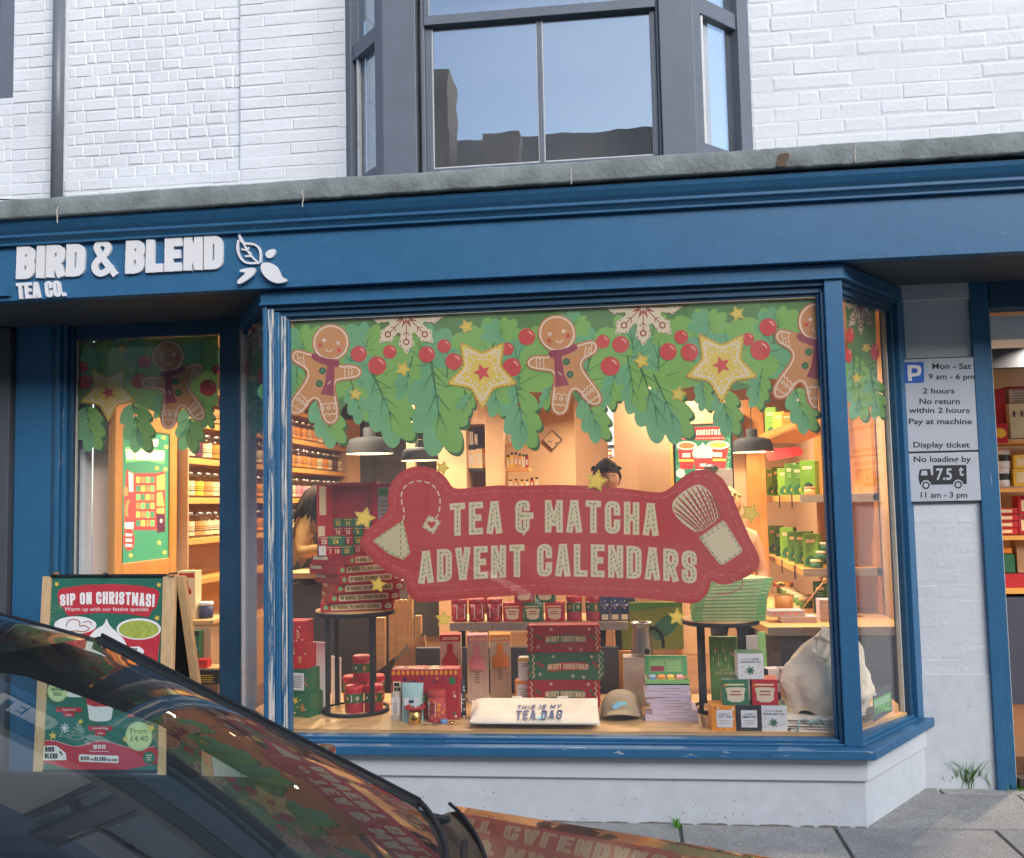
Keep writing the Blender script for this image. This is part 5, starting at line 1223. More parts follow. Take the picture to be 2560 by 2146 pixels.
for i, (x, y, z, f, lb) in enumerate(((870, 1760, zb2, None, 'red tea tin at the back left of the round stand base'), (930, 1758, zb2, None, 'red tea tin at the back right of the round stand base'), (880, 1785, zb2, tinart2, 'red tea tin with star band at the front left of the stand base'), (929, 1783, zb2, tinart, 'red tea tin with gingerbread band at the front right of the stand base'), (898, 1772, zb2+ht_, tinart, 'red tea tin standing on top of the four others in the stand'))):
    p = onz(x, y, zb2) if i < 4 else onz(900, 1774, zb2); p = p+Vector((0, .05, 0)) if i > 1 else p+Vector((0, .09, 0))
    tin('tea_tin', lb, 'tin', (p.x, p.y, z), -.2+i*.1, rt_, ht_, ('pk_redd', 'p_dgreen2', 'pk_red'), 'red tins on the left stand', f or tinart2)
# red advent calendars
def spine(A, w, h):
    A.mat = 'pk_lgreen'; A.ell(w*.075, h*.5, h*.26); A.mat = 'pk_cream'; A.poly(rounded([(w*.14, h*.17), (w*.83, h*.17), (w*.83, h*.83), (w*.14, h*.83)], h*.12, True)); A.poly(smooth([(w*.88, h*.2), (w*.97, h*.2), (w*.98, h*.6), (w*.93, h*.85), (w*.88, h*.6)]))
    A.L(3); A.mat = 'p_thread2'; k = dict(t=.19, wide=.5, gap=.12); tx = 'MY MAGICAL TEA ADVENT CALENDAR'; A.text(tx, fit(tx, w*.165, w*.805, h*.3, h*.7, **k), **k); A.mat = 'p_redd'; A.stroke([(w*.9, h*.35), (w*.94, h*.6)], h*.08)
def calside(A, w, h): A.mat = 'pk_cream'; A.rect(w*.06, h*.55, w*.45, h*.9)
zc = zL_; th = .0535
nm6 = ('bottom', 'second from the bottom', 'third from the bottom', 'fourth from the bottom', 'second from the top', 'topmost')
for i, (fx0, rz, w) in enumerate(((801, .285, .415), (822, .44, .41), (838, .55, .41), (849, .78, .41), (845, .88, .41), (872, 1.08, .40))):
    d = .30; c, s = math.cos(rz), math.sin(rz); yf = cL.y-s*w/2-c*d/2; p = at(fx0, 1500, Y=yf); loc = (p.x+c*w/2-s*d/2, yf+s*w/2+c*d/2, zc+i*th+.0005)
    carton('advent_calendar', 'red advent calendar box, %s of the stack on the left stand' % nm6[i], 'calendar', loc, rz, (w, d, th-.001), 'pk_red', spine, 'stacked red calendars', side=calside, bev=.003)
ztop = zc+6*th
# open calendar standing on the stack
Y0 = cL.y-.02
OC = thing('open_calendar', 'open red advent calendar standing on the stack with numbered boxes inside', 'calendar', (cL.x, Y0, ztop))
a, b = at(826, 1340, Y=Y0), at(941, 1205, Y=Y0); l0 = at(802, 1340, Y=Y0-.05)
mb = MB('pk_red'); zt = b.z; x0, x1 = a.x, b.x
mb.box(x0, x1, Y0+.07, Y0+.08, ztop, zt).box(x0, x0+.012, Y0, Y0+.07, ztop, zt).box(x1-.03, x1, Y0, Y0+.07, ztop, zt).box(x0+.012, x1-.03, Y0, Y0+.07, zt-.02, zt)
mb.hexa([(x0, Y0, ztop), (l0.x, Y0-.12, ztop), (l0.x, Y0-.12, zt-.01), (x0, Y0, zt-.01)], [(x0+.003, Y0+.012, ztop), (l0.x+.003, Y0-.108, ztop), (l0.x+.003, Y0-.108, zt-.01), (x0+.003, Y0+.012, zt-.01)])
mb.hexa([(x1, Y0, ztop), (x1+.17, Y0-.06, ztop), (x1+.17, Y0-.06, zt-.012), (x1, Y0, zt-.012)], [(x1-.003, Y0+.012, ztop), (x1+.167, Y0-.048, ztop), (x1+.167, Y0-.048, zt-.012), (x1-.003, Y0+.012, zt-.012)])
mb.build('case', OC, bev=.002)
A = Art(lambda x, y, l: Vector((x1+.17*x, Y0-.06*x-.003-l, ztop+(zt-ztop)*y))); A.mat = 'pk_grey'; A.rect(.05, .35, .95, .92); A.rect(.05, .05, .95, .3); A.L(2); A.mat = 'pk_mid'; A.rect(.08, .8, .9, .9); A.rect(.08, .12, .9, .26)
A.mat = 'p_thread2'; lines(A, .1, .85, .4, .75, 6, 'p_thread2'); A.build('door_print', OC)
A = Art(lambda x, y, l: Vector((l0.x+(x0-l0.x)*x, Y0-.12+.12*x-.003-l, ztop+(zt-ztop)*y))); A.mat = 'pk_cream'; A.rect(.2, .55, .7, .95); A.rect(.1, .05, .6, .4); A.build('door_print', OC)
def numbox(x, y, z, w, h, m, num, lb, d=.05, rz=0.):
    def f(A, W, H):
        A.mat = 'pk_yellow' if m == 'pk_green' else 'pk_cream'; k = dict(t=.17, wide=.5, gap=.12); n = str(num); tw = twidth(n, **k)*H*.5
        A.text(n, fit(n, W/2-tw/2, W/2+tw/2, H*.18, H*.66, **k), **k); A.rect(W*.12, H*.8, W*.88, H*.86)
    return carton('numbered_box', lb, 'box', (x, y, z), rz, (w, d, h), m, f, 'numbered boxes of the open calendar', bev=.0015)
nw = (x1-.03-x0-.012)/4; nh = .052
nums = ((9, 4, 17, 20), (1, 3, 15, 2), (19, 16, 8, 5), (22, 14, 11, 12), (None, None, None, 21))
for r, row in enumerate(nums):
    for c, n in enumerate(row):
        if n is None: continue
        m = 'pk_green' if (r in (1, 3) and c != 9) and not (r == 1 and c < 2) or (r == 2 and c == 2) else 'pk_redd'
        numbox(x0+.012+nw*(c+.5), Y0+.042, ztop+.0006+r*(nh+.0006), nw-.002, nh, m, n, '%s numbered box %d in the open red calendar' % ('green' if m == 'pk_green' else 'dark red', n))
yb = Y0-.11
for (xx, z, m, n, w) in ((812, 0, 'pk_white', 6, .055), (829, 0, 'pk_red', 7, .05), (846, 0, 'pk_redd', 18, .058), (870, 0, 'pk_green', 10, .068), (814, 1, 'pk_redd', 23, .062), (843, 1, 'pk_green', 24, .09)):
    p = at(xx, 1390, Y=yb); numbox(p.x, yb, ztop+.0006+z*.0556, w, .055, m, n, '%s small numbered box in front of the open calendar, marked %d' % ({'pk_white': 'white', 'pk_red': 'bright red', 'pk_redd': 'dark red', 'pk_green': 'green'}[m], n), .06, .05)
# wide red festive gift box with label
p = onz(1000, 1780); q = onz(1168, 1775); w = q.x-p.x
def festw(A, w, h):
    rd = random.Random(5)
    for i in range(34): A.mat = rd.choice(('pk_red', 'pk_navy', 'p_snow', 'pk_green', 'p_redl', 'p_yellow')); x, y = rd.uniform(.03, .97)*w, rd.uniform(.05, .82)*h; (A.ell(x, y, w*rd.uniform(.012, .03), n=10) if rd.random() < .6 else A.poly(starpts(x, y, w*.03, .5)))
    A.mat = 'pk_orange'
    for i in range(14): A.ell(w*(.04+i*.07), h*.93, w*.025, h*.05, n=10)
    A.L(3); A.mat = 'pk_cream'; A.poly([(w*.03, h*.55), (w*.17, h*.55), (w*.2, h*.62), (w*.14, h*.76), (w*.03, h*.76)]); A.L(5); A.mat = 'pk_black'; k = dict(t=.24, wide=.52, gap=.1)
    A.text('BIRD', fit('BIRD', w*.045, w*.12, h*.66, h*.735, **k), **k); A.text('BLEND', fit('BLEND', w*.045, w*.135, h*.57, h*.645, **k), **k)
    A.mat = 'pk_green'; A.L(3); A.rect(w*.3, h*.38, w*.52, h*.5); A.ell(w*.9, h*.77, w*.05, h*.08); A.L(5); A.mat = 'pk_cream'; lines(A, w*.31, w*.51, h*.4, h*.48, 2, 'pk_cream')
carton('festive_box', 'wide red festive gift box with dotted print behind the pouches', 'gift box', ((p.x+q.x)/2, 5.52, ZD), .03, (w, .12, at(1080, 1672, Y=5.48).z-ZD), 'pk_redd', festw, top=lambda A, w, h: spots(A, w, h))
# pouches, tins and the golden infuser
def pouch(nm, lb, px0_, px1_, pyt, pyb, m, art, cat='pouch', thick=.035, group=None):
    a, b = onz(px0_, pyb), onz(px1_, pyb); Y = a.y; w = b.x-a.x; h = at(px0_, pyt, Y=Y).z-ZD
    T = thing(nm, lb, cat, (0, 0, 0), 0, group); P = []
    for i in range(13):
        t = i/12; k = thick*(1-t)**.6*(1 if t < .97 else .2)+.002; wv = w/2*(1-.05*math.sin(t*3.14)); P.append([(-wv, 0, t*h), (-wv*.8, -k*.75, t*h), (0, -k, t*h), (wv*.8, -k*.75, t*h), (wv, 0, t*h), (wv*.8, k*.75, t*h), (0, k, t*h), (-wv*.8, k*.75, t*h)])
    mb = MB(m).M(m, True); mb.grid(P, True); mb.add([P[0][i] for i in range(8)], [tuple(range(8))[::-1]]); mb.build('bag', T)
    def fr2(x, y, l):
        t = y/h; k = thick*(1-t)**.6+.0035; xx = abs(x)/(w/2)
        return Vector((x, -k*(1-.25*min(1, xx/.8)) - l - .002, y))
    A = Art(fr2, .0004); art(A, w, h)
    if A.v: A.build('print', T)
    T.location = ((a.x+b.x)/2, Y+thick, ZD); return T
def plab(A, w, h):
    A.mat = 'pk_white'; A.poly([(-w*.34, h*.14), (w*.34, h*.14), (w*.34, h*.62), (-w*.34, h*.62)]); A.L(3); lines(A, -w*.25, w*.2, h*.2, h*.5, 4, 'pk_grey')
def dark(A, w, h):
    rd = random.Random(8); A.mat = 'pk_white'
    for i in range(44):
        x, y = rd.uniform(-.46, .46)*w, rd.uniform(.03, .95)*h
        if abs(x) < .34*w and .1*h < y < .65*h: continue
        A.ell(x, y, w*rd.uniform(.02, .05), w*rd.uniform(.03, .08), rd.uniform(0, 3), 8)
    plab(A, w, h)
pouch('tea_pouch', 'cream clear pouch left of the pale blue one', 974, 1003, 1712, 1802, 'pk_card', plab, group='pouches on the platform'); pouch('tea_pouch', 'pale blue pouch with white label behind the golden infuser', 1000, 1057, 1710, 1806, 'pk_teal', lambda A, w, h: (setattr(A, 'mat', 'pk_white'), A.poly([(-w*.36, h*.62), (w*.36, h*.62), (w*.3, h*.42), (w*.05, h*.3), (-w*.05, h*.3), (-w*.3, h*.42)]), A.L(3), setattr(A, 'mat', 'pk_navy'), A.rect(-w*.12, h*.5, w*.1, h*.56)), group='pouches on the platform')
pouch('tea_pouch', 'black and white patterned pouch with white label', 1108, 1164, 1702, 1794, 'pk_black', dark, group='pouches on the platform'); pouch('tea_pouch', 'small orange pouch peeping out behind the spotted red tin', 1080, 1108, 1704, 1785, 'pk_orange', lambda A, w, h: None, group='pouches on the platform')
def spotart(A, r, h):
    rd = random.Random(2)
    for i in range(40): A.mat = rd.choice(('p_redl', 'pk_orange')); A.ell(rd.uniform(-1.5, 1.5)*r, rd.uniform(.06, .76)*h, r*rd.uniform(.08, .2), n=10)
    A.L(3); A.mat = 'pk_white'; A.rect(-r*.85, h*.18, r*.1, h*.68); A.L(5); lines(A, -r*.75, 0, h*.3, h*.6, 4)
p = onz(1088, 1808); tin('tea_tin', 'red spotted tin with white label in front of the patterned pouch', 'tin', (p.x, p.y+.05, ZD), 0, .05, at(1088, 1728, Y=p.y).z-ZD, ('p_red', None, 'p_red'), art=spotart)
p = onz(1034, 1813); IFN = thing('tea_infuser', 'golden tea infuser cup with red rim in front of the pouches', 'infuser', (p.x, p.y+.04, ZD))
mb = MB('gold').M('gold', True); mb.lathe([(.001, 0), (.033, 0), (.034, .004), (.037, .085), (.035, .085), (.032, .006), (.001, .005)], (p.x, p.y+.04, ZD), 28); mb.build('cup', IFN)
mb = MB('pk_red').M('pk_red', True); mb.tube([(p.x+.052*math.cos(a), p.y+.04+.052*math.sin(a), ZD+.088) for a in [2*math.pi*i/28 for i in range(28)]], .0075, 8, True); mb.build('rim', IFN)
mb = MB('steel').M('steel', True); mb.lathe([(.036, .084), (.046, .087)], (p.x, p.y+.04, ZD), 28, cap0=False, cap1=False); mb.build('mesh_edge', IFN)
p = onz(1086, 1813); mb = MB('steel').M('steel', True); mb.lathe([(.001, 0), (.012, .002), (.018, .008), (.017, .009), (.001, .003)], (p.x+.01, p.y, ZD), 16, sx=1.4); mb.tube([(p.x-.0, p.y, ZD+.007), (p.x-.03, p.y-.006, ZD+.006), (p.x-.06, p.y-.01, ZD+.004)], .003, 8); mb.build('tea_spoon', label='little steel tea spoon lying in front of the spotted red tin', cat='spoon')
p = onz(1110, 1809); mb = MB('pk_blue').M('pk_blue', True); mb.lathe([(.02, 0), (.021, .002), (.021, .02), (.018, .022)], (p.x, p.y, ZD), 20); mb.build('small_pot', label='tiny pale blue pot beside the tea spoon', cat='pot')
p = onz(1129, 1811); mb = MB('gold').M('gold', True); mb.lathe([(.006, 0), (.014, .004), (.017, .014), (.015, .014), (.005, .004)], (p.x, p.y, ZD), 20); mb.build('small_bowl', label='tiny golden bowl left of the tote bags', cat='bowl')
# three tall boxes printed with bottles
for (x0, x1, yt, yb, c1, lb) in ((1099, 1151, 1582, 1752, 'pk_red', 'tall white box with printed red bottle'), (1167, 1219, 1583, 1757, 'pk_pink', 'tall white box with printed pink bottle'), (1224, 1276, 1582, 1745, 'pk_orange', 'tall white box with printed orange bottle')):
    a, b = onz(x0, yb), onz(x1, yb); w = b.x-a.x; h = at(x0, yt+6, Y=a.y).z-ZD
    def bott(A, w, h, c1=c1):
        A.mat = c1; A.rect(0, h*.9, w, h); A.L(2); A.poly(smooth([(w*.1, h*.52), (w*.1, h*.62), (w*.3, h*.7), (w*.34, h*.76), (w*.34, h*.87), (w*.62, h*.87), (w*.62, h*.76), (w*.66, h*.7), (w*.86, h*.62), (w*.86, h*.52)], True, 2)); A.rect(w*.1, h*.5, w*.86, h*.56)
        A.mat = 'pk_card'; A.rect(w*.13, h*.06, w*.84, h*.5); A.L(4); A.mat = 'pk_cream'; k = dict(t=.2, wide=.48, gap=.12); A.text('LIMITED EDITION', fit('LIMITED EDITION', w*.12, w*.88, h*.925, h*.965, **k), **k)
        A.mat = 'pk_grey'; A.stroke([(w*.2, h*.09), (w*.2, h*.47), (w*.78, h*.47), (w*.78, h*.09)], w*.02, True); lines(A, w*.34, w*.6, h*.28, h*.46, 7, 'pk_plum')
    BXT = carton('bottle_box', lb, 'boxed bottle', ((a.x+b.x)/2, a.y+w*.45, ZD), .12, (w, w*.9, h), 'pk_card', bott, 'tall boxed bottles', side=lambda A, w, h: None, top=lambda A, W, H, c1=c1: (setattr(A, 'mat', c1), A.rect(0, 0, W, H)))
    mb = MB(c1).M(c1, True); mb.T = Matrix.Translation((-.01*w, -w*.45, 0)) @ Matrix.Diagonal((1, .45, 1, 1)); mb.lathe([(w*.37, h*.49), (w*.385, h*.56), (w*.375, h*.62), (w*.27, h*.68), (w*.16, h*.72), (w*.14, h*.76), (w*.14, h*.86), (w*.12, h*.868), (.001, h*.868)], n=24, cap0=False); mb.T = None
    bt_ = mb.build('bottle', BXT); bt_.matrix_parent_inverse = Matrix.Identity(4)
# small white and yellow boxes
for x0, x1, yt, yb, Y, z, lb in ((1287, 1335, 1686, 1747, 5.85, 0, 'white and orange box, lower of two left of the crackers'), (1295, 1338, 1633, 1690, 5.85, 1, 'white box with yellow top, upper of two left of the crackers')):
    a = at(x0, yb, Y=Y); b = at(x1, yt, Y=Y); w = b.x-a.x; h = (b.z-a.z)
    if not z: zb3 = ZD+h
    carton('tea_box', lb, 'tea box', ((a.x+b.x)/2, Y+w/2, ZD if not z else zb3+.0005), 0, (w, w*.8, h), 'pk_white' if z else 'pk_orange', (lambda A, w, h: (setattr(A, 'mat', 'pk_yellow'), A.rect(0, h*.86, w, h), lines(A, w*.2, w*.8, h*.6, h*.78, 2), setattr(A, 'mat', 'pk_orange'), A.ell(w*.65, h*.35, w*.14))) if z else (lambda A, w, h: (A.rect(w*.1, h*.12, w*.95, h*.85), A.L(3), lines(A, w*.2, w*.85, h*.3, h*.7, 4, 'pk_grey'))), 'pair of small boxes left of the crackers')
# crackers
for i, (x0, x1, yt, yb, c1, c2, lb, ry) in enumerate(((1322, 1494, 1690, 1752, 'pk_redd', 'pk_green', 'red christmas cracker box, bottom of the three', .02), (1326, 1502, 1622, 1688, 'pk_green', 'pk_red', 'green christmas cracker box, middle of the three', .03), (1321, 1494, 1553, 1622, 'pk_redd', 'pk_green', 'red christmas cracker box, top of the three', .03))):
    Y = 5.8; a, b = at(x0, yb, Y=Y), at(x1, yt, Y=Y); w = b.x-a.x; h = .157; z0 = ZD+i*.1582
    T = thing('cracker_box', lb, 'christmas cracker', (0, 0, 0), 0, 'stacked cracker boxes')
    mb = MB(c1); zg = lambda xx, s: [(xx+s*(.012 if k % 2 else 0), k*h/8) for k in range(9)]
    pr = zg(-w/2, -1)+zg(w/2, 1)[::-1]; mb.extr([(p[0], p[1]) for p in pr], 'Y', -.055, .055); mb.build('wrapper', T)
    A = Art.loc((-w/2, -.0562, 0), (1, 0, 0), (0, 0, 1)); A.mat = c2; B = [(w*.24, h*.28), (w*.5, h*.36), (w*.83, h*.36), (w*.83, h*.64), (w*.5, h*.66), (w*.24, h*.56)]; A.poly(smooth(B, True, 1)); A.L(3); A.mat = 'pk_cream'
    k = dict(t=.17, wide=.46, gap=.1); A.text('MERRY CHRISTMAS!', fit('MERRY CHRISTMAS!', w*.25, w*.82, h*.39, h*.6, arch=-h*.02, **k), **k)
    for fx, fy in ((.33, .85), (.87, .85), (.6, .14), (.14, .2), (.75, .1)): flake(A, w*fx, h*fy, h*.07)
    A.mat = c2
    for fx, fy in ((.12, .6), (.17, .52), (.9, .62), (.94, .5)): A.ell(w*fx, h*fy, h*.06, n=12)
    A.mat = 'pk_cream'; A.stroke([(w*.03+(.014 if k % 2 else 0), h*(.06+k*.11)) for k in range(9)], h*.03); A.stroke([(w*.96+(.014 if k % 2 else 0), h*(.06+k*.11)) for k in range(9)], h*.03)
    A.build('print', T); T.location = ((a.x+b.x)/2, Y+.055, z0); T.rotation_euler = (0, -ry*.0, .03*(i-1))
# folded tote bags
pm('canvas', (236, 224, 206), .85, var=.05, vs=12, bump=.002, bs=25); pm('canvas_grey', (240, 224, 198), .85, var=.07, vs=8, bump=.02, bs=11); pm('ink_blue', (62, 84, 132), .7); pm('ink_cyan', (146, 206, 222), .7); pm('cap_tan', (176, 158, 128), .85, var=.08, bump=.0008, bs=200)
def slab(mb, Q, z0, z1, n=14, wob=.004, sd=1, tilt=0.):
    k0 = len(mb.v)
    slab_(mb, Q, z0, z1, n, wob, sd); y0 = min(p[1] for p in Q)
    if tilt: mb.v[k0:] = [(p[0], p[1], p[2]+tilt*(p[1]-y0)) for p in mb.v[k0:]]
def slab_(mb, Q, z0, z1, n=14, wob=.004, sd=1):
    rd = random.Random(sd); a, b, c, d = [Vector((p[0], p[1])) for p in Q]; top, bot = [], []
    for j in range(n+1):
        u = j/n; r0, r1 = [], []
        for i in range(n+1):
            v = i/n; p = (a*(1-v)+b*v)*(1-u)+(d*(1-v)+c*v)*u; e = min(u, 1-u, v, 1-v); h = min(1, e*9)**.5
            r0.append((p.x, p.y, z0+(z1-z0)*(.45+.55*h)+rd.uniform(-wob, wob)*.4*h+wob*math.sin(v*9+u*4)*h)); r1.append((p.x, p.y, z0))
        top.append(r0); bot.append(r1[::-1])
    mb.grid(top); mb.grid(bot); N = n+1
    ring = [top[0][i] for i in range(N)]+[top[j][n] for j in range(1, N)]+[top[n][i] for i in range(n-1, -1, -1)]+[top[j][0] for j in range(n-1, 0, -1)]
    mb.add([p for p in ring]+[(p[0], p[1], z0) for p in ring], [(i, (i+1) % len(ring), len(ring)+(i+1) % len(ring), len(ring)+i) for i in range(len(ring))])
z_ = ZD
for i in range(4):
    a, b, c, d = onz(1174-i*1+3*(i % 2), 1810+4*(i == 0), z_), onz(1500-4*(i % 2), 1812, z_), onz(1490+3*i, 1752, z_), onz(1204+2*i, 1752, z_)
    mb = MB('canvas').M('canvas', True); slab(mb, (a, (b.x, a.y), (c.x, a.y+.32), (d.x+.01*i, a.y+.32)), z_, z_+.011+.006*(i == 3), sd=i, tilt=.2)
    if i < 3: mb.build('tote_bag', label='%s folded cream tote bag of the pile, only its edge showing' % ('lowest', 'second lowest', 'third')[i], cat='tote bag', group='folded tote bags'); z_ += .0112
    else:
        T = thing('tote_bag', 'topmost folded cream tote bag with blue lettering', 'tote bag', ((a.x+b.x)/2, a.y, z_), 0, 'folded tote bags'); mb.build('canvas', T)
        yy = a.y; zt = z_+.0225; nT = Vector((0, -.2, 1)).normalized(); A = Art(lambda x, y, l: atp(x, y, Vector((0, yy, zt))+nT*l, nT), .0006); A.mat = 'ink_blue'; k = dict(t=.19, wide=.56, gap=.13)
        A.text('TEA BAG', quadmap((1288, 1800), (1404, 1797), (1290, 1777), (1407, 1775), twidth('TEA BAG', **k)), **k); A.text('THIS IS MY', quadmap((1290, 1774), (1400, 1772), (1294, 1763), (1406, 1761), twidth('THIS IS MY', **k)), **k); A.mat = 'ink_cyan'; A.poly(smooth([(1334, 1797), (1350, 1790), (1362, 1784), (1360, 1798)])); A.build('lettering', T)
        mb = MB('canvas')
        for hx in (1293, 1407): p = at(hx, 1750, Y=a.y+.31); mb.tube([(p.x-.05, p.y-.03, p.z-.02), (p.x-.02, p.y, p.z+.012), (p.x+.02, p.y, p.z+.012), (p.x+.06, p.y-.03, p.z-.022)], .009, 8)
        mb.build('handle', T)
# cap
p = onz(1553, 1800); cw = wpx(52, p.y); CP = thing('cap', 'tan baseball cap with pale emblem right of the tote bags', 'cap', (p.x, p.y+.09, ZD))
mb = MB('cap_tan').M('cap_tan', True); c = (p.x, p.y+.09, ZD); P = []
for j in range(9):
    a = j/8*math.pi/2; P.append([(c[0]+cw*math.cos(a)**.8*math.cos(t)*(1 if math.sin(t) < 0 else .98), c[1]+.11*math.cos(a)**.8*math.sin(t), ZD+.03+.115*math.sin(a)) for t in [2*math.pi*i/28 for i in range(28)]])
P.insert(0, [(q[0], q[1], ZD+.004+.042*max(0, (c[1]-q[1])/.11)**.7) for q in P[0]]); mb.grid(P, True); mb.build('crown', CP)
mb = MB('cap_tan').M('cap_tan', True); P = []
for j in range(7):
    r = j/6; P.append([(c[0]+cw*.96*math.sin(t)*(1-.1*r), c[1]-.1*math.cos(t)**.7-.085*r*math.cos(t)**.6, ZD+.008+.05*math.cos(t)**1.3-.012*r*math.cos(t)) for t in [R(-88+176*i/24) for i in range(25)]])
mb.grid(P); mb.build('peak', CP, solid=.004)
A = Art(lambda x, y, l: Vector((c[0]+x, c[1]-.11*math.sqrt(max(.01, 1-(x/cw)**2))*(1-.42*((y-.03)/.115)**2)-.004-l, ZD+y)), .0006); A.mat = 'ink_cyan'; A.poly(smooth([(-.05, .075), (-.02, .1), (.03, .1), (.035, .082), (.0, .08), (-.02, .06), (-.045, .06)])); A.build('emblem', CP)
mb = MB('cap_tan').M('cap_tan', True); mb.lathe([(.007, .143), (.005, .149), (.001, .15)], c, 10); mb.build('button', CP)
# white box with jug
a, b = onz(1561, 1765), onz(1624, 1765); Y = a.y; hb = at(1590, 1645, Y=Y).z-ZD
carton('plinth_box', 'tall white carton under the steel jug', 'box', ((a.x+b.x)/2, Y+.08, ZD), .05, (b.x-a.x, .15, hb), 'pk_card', lambda A, w, h: (setattr(A, 'mat', 'pk_lgreen'), [A.stroke([(w*(.3+.08*i), 0), (w*(.25+.11*i), h*(.2+.1*(i % 3)))], w*.03) for i in range(5)]))
c = at(1606, 1650, Y=Y+.08); z0 = ZD+hb+.001; jh = at(1606, 1556, Y=Y+.08).z-z0; r = wpx(27, Y)
JG = thing('jug', 'brushed steel jug with black handle standing on the white carton', 'jug', (c.x, c.y, z0)); mb = MB('steel').M('steel', True)
mb.lathe([(.001, 0), (r, 0), (r, jh*.1), (r*.93, jh*.45), (r*.8, jh*.85), (r*.86, jh*.93), (r*1.02, jh), (r*.98, jh), (r*.75, jh*.86), (r*.6, jh*.3)], (c.x, c.y, z0), 36, cap1=False); mb.build('body', JG)
mb = MB('lamp_black').M('lamp_black', True); mb.tube(smooth([(0, 0)], False, 0) and [(c.x+r*.8, c.y, z0+jh*.8), (c.x+r*1.25, c.y, z0+jh*.84), (c.x+r*1.75, c.y, z0+jh*.66), (c.x+r*1.95, c.y, z0+jh*.4), (c.x+r*1.92, c.y, z0+jh*.22)], [.012, .013, .013, .011, .009], 10); mb.build('handle', JG)
mb = MB('lamp_black').M('lamp_black', True); mb.lathe([(.016, -r*1.0), (.014, -r*1.03), (.001, -r*1.04)], (c.x+.03, c.y, z0+jh*.17), 16, ax='Y'); mb.build('stopper', JG)
# green case on lilac boxes
zz2 = ZD; rd = random.Random(6)
for i in range(6):
    a, b = onz((1612, 1630, 1628, 1620, 1612, 1618)[i], 1806), onz((1748, 1746, 1735, 1732, 1724, 1728)[i], 1806); h = .032
    carton('lilac_box', 'lilac flat box, number %d up in the pile under the green case' % (i+1), 'flat box', ((a.x+b.x)/2 if i < 2 else (a.x+b.x)/2-.0, a.y+.12, zz2), (.0, .02, -.05, -.1, .03, .02)[i], ((b.x-a.x)*.98, .2, h-.001), 'pk_lilac', lambda A, w, h: (setattr(A, 'mat', 'pk_grey'), A.rect(w*.4, h*.4, w*.8, h*.6)), 'lilac boxes under the green case'); zz2 += h
a, b = onz(1617, 1806), onz(1728, 1806); w = (b.x-a.x); Y = a.y
GC = thing('sampler_case', 'open green tea sampler case with printed lid on the lilac boxes', 'box', ((a.x+b.x)/2, Y+.03, zz2)); x0 = a.x; x1 = b.x
mb = MB('pk_lgreen'); mb.box(x0, x1, Y+.03, Y+.2, zz2, zz2+.006).box(x0, x1, Y+.03, Y+.034, zz2, zz2+.028).box(x0, x0+.004, Y+.034, Y+.2, zz2, zz2+.028).box(x1-.004, x1, Y+.034, Y+.2, zz2, zz2+.028); mb.build('tray', GC)
mb = MB('pk_mid')
for i, m in enumerate(('pk_blue', 'pk_orange', 'pk_yellow', 'pk_pink')): mb.M(m).box(x0+w*(.1+.21*i), x0+w*(.24+.21*i), Y+.06, Y+.15, zz2+.007, zz2+.036)
mb.build('sachet', GC)
lt = at(1660, 1640, Y=Y+.24).z; Q = [(x0, Y+.2, zz2+.02), (x1, Y+.2, zz2+.02), (x1, Y+.25, lt), (x0, Y+.25, lt)]
pm('case_green', (70, 160, 92), .4); MB('case_green').hexa(Q, [(p[0], p[1]+.012, p[2]) for p in Q]).build('lid', GC, bev=.004)
A = Art(lambda x, y, l: Vector((x0+w*x, Y+.2+.05*y-.003-l, zz2+.02+(lt-zz2-.02)*y))); A.mat = 'pk_lgreen'; A.rect(.1, .18, .88, .88); A.L(2); A.mat = 'pk_mid'; A.stroke([(.12, .2), (.12, .86), (.47, .86), (.47, .2)], .012, True); A.stroke([(.5, .2), (.5, .86), (.86, .86), (.86, .2)], .012, True)
for i in range(3): A.stroke([(.5, .36+.16*i), (.86, .36+.16*i)], .012)
A.stroke([(.12, .5), (.47, .5)], .012); A.stroke([(.12, .68), (.47, .68)], .012); A.mat = 'p_scarf'; A.rect(.14, .22, .45, .48); A.mat = 'pk_green'; A.rect(.16, .8, .44, .83); A.rect(.54, .8, .8, .83); A.build('lid_print', GC)
# green calendars fanned on the right stand
zg = zR_; th = .0188
def gsp(A, w, h): A.mat = 'pk_cream'; A.rect(w*.14, h*.3, w*.86, h*.7); A.L(2); A.mat = 'pk_mid'; k = dict(t=.2, wide=.5, gap=.14); tx = 'MY MAGICAL MATCHA ADVENT CALENDAR'; A.text(tx, fit(tx, w*.17, w*.83, h*.36, h*.64, **k), **k)
for i in range(12):
    rz = -.02+.035*i*(i/11); w = .40; d = .26; yf = cR.y-.165; p = at((1730, 1730, 1731, 1733, 1735, 1737, 1740, 1745, 1750, 1757, 1764, 1772)[i], 1530, Y=yf)
    c, s = math.cos(rz), math.sin(rz); carton('matcha_calendar', 'pale green boxed matcha calendar, number %d up in the fanned stack on the right stand' % (i+1), 'calendar', (p.x+c*w/2-s*d/2, yf+s*w/2+c*d/2, zg+i*th+.0005), rz, (w, d, th-.0008), 'pk_lgreen', gsp, 'stacked green calendars', bev=.002)
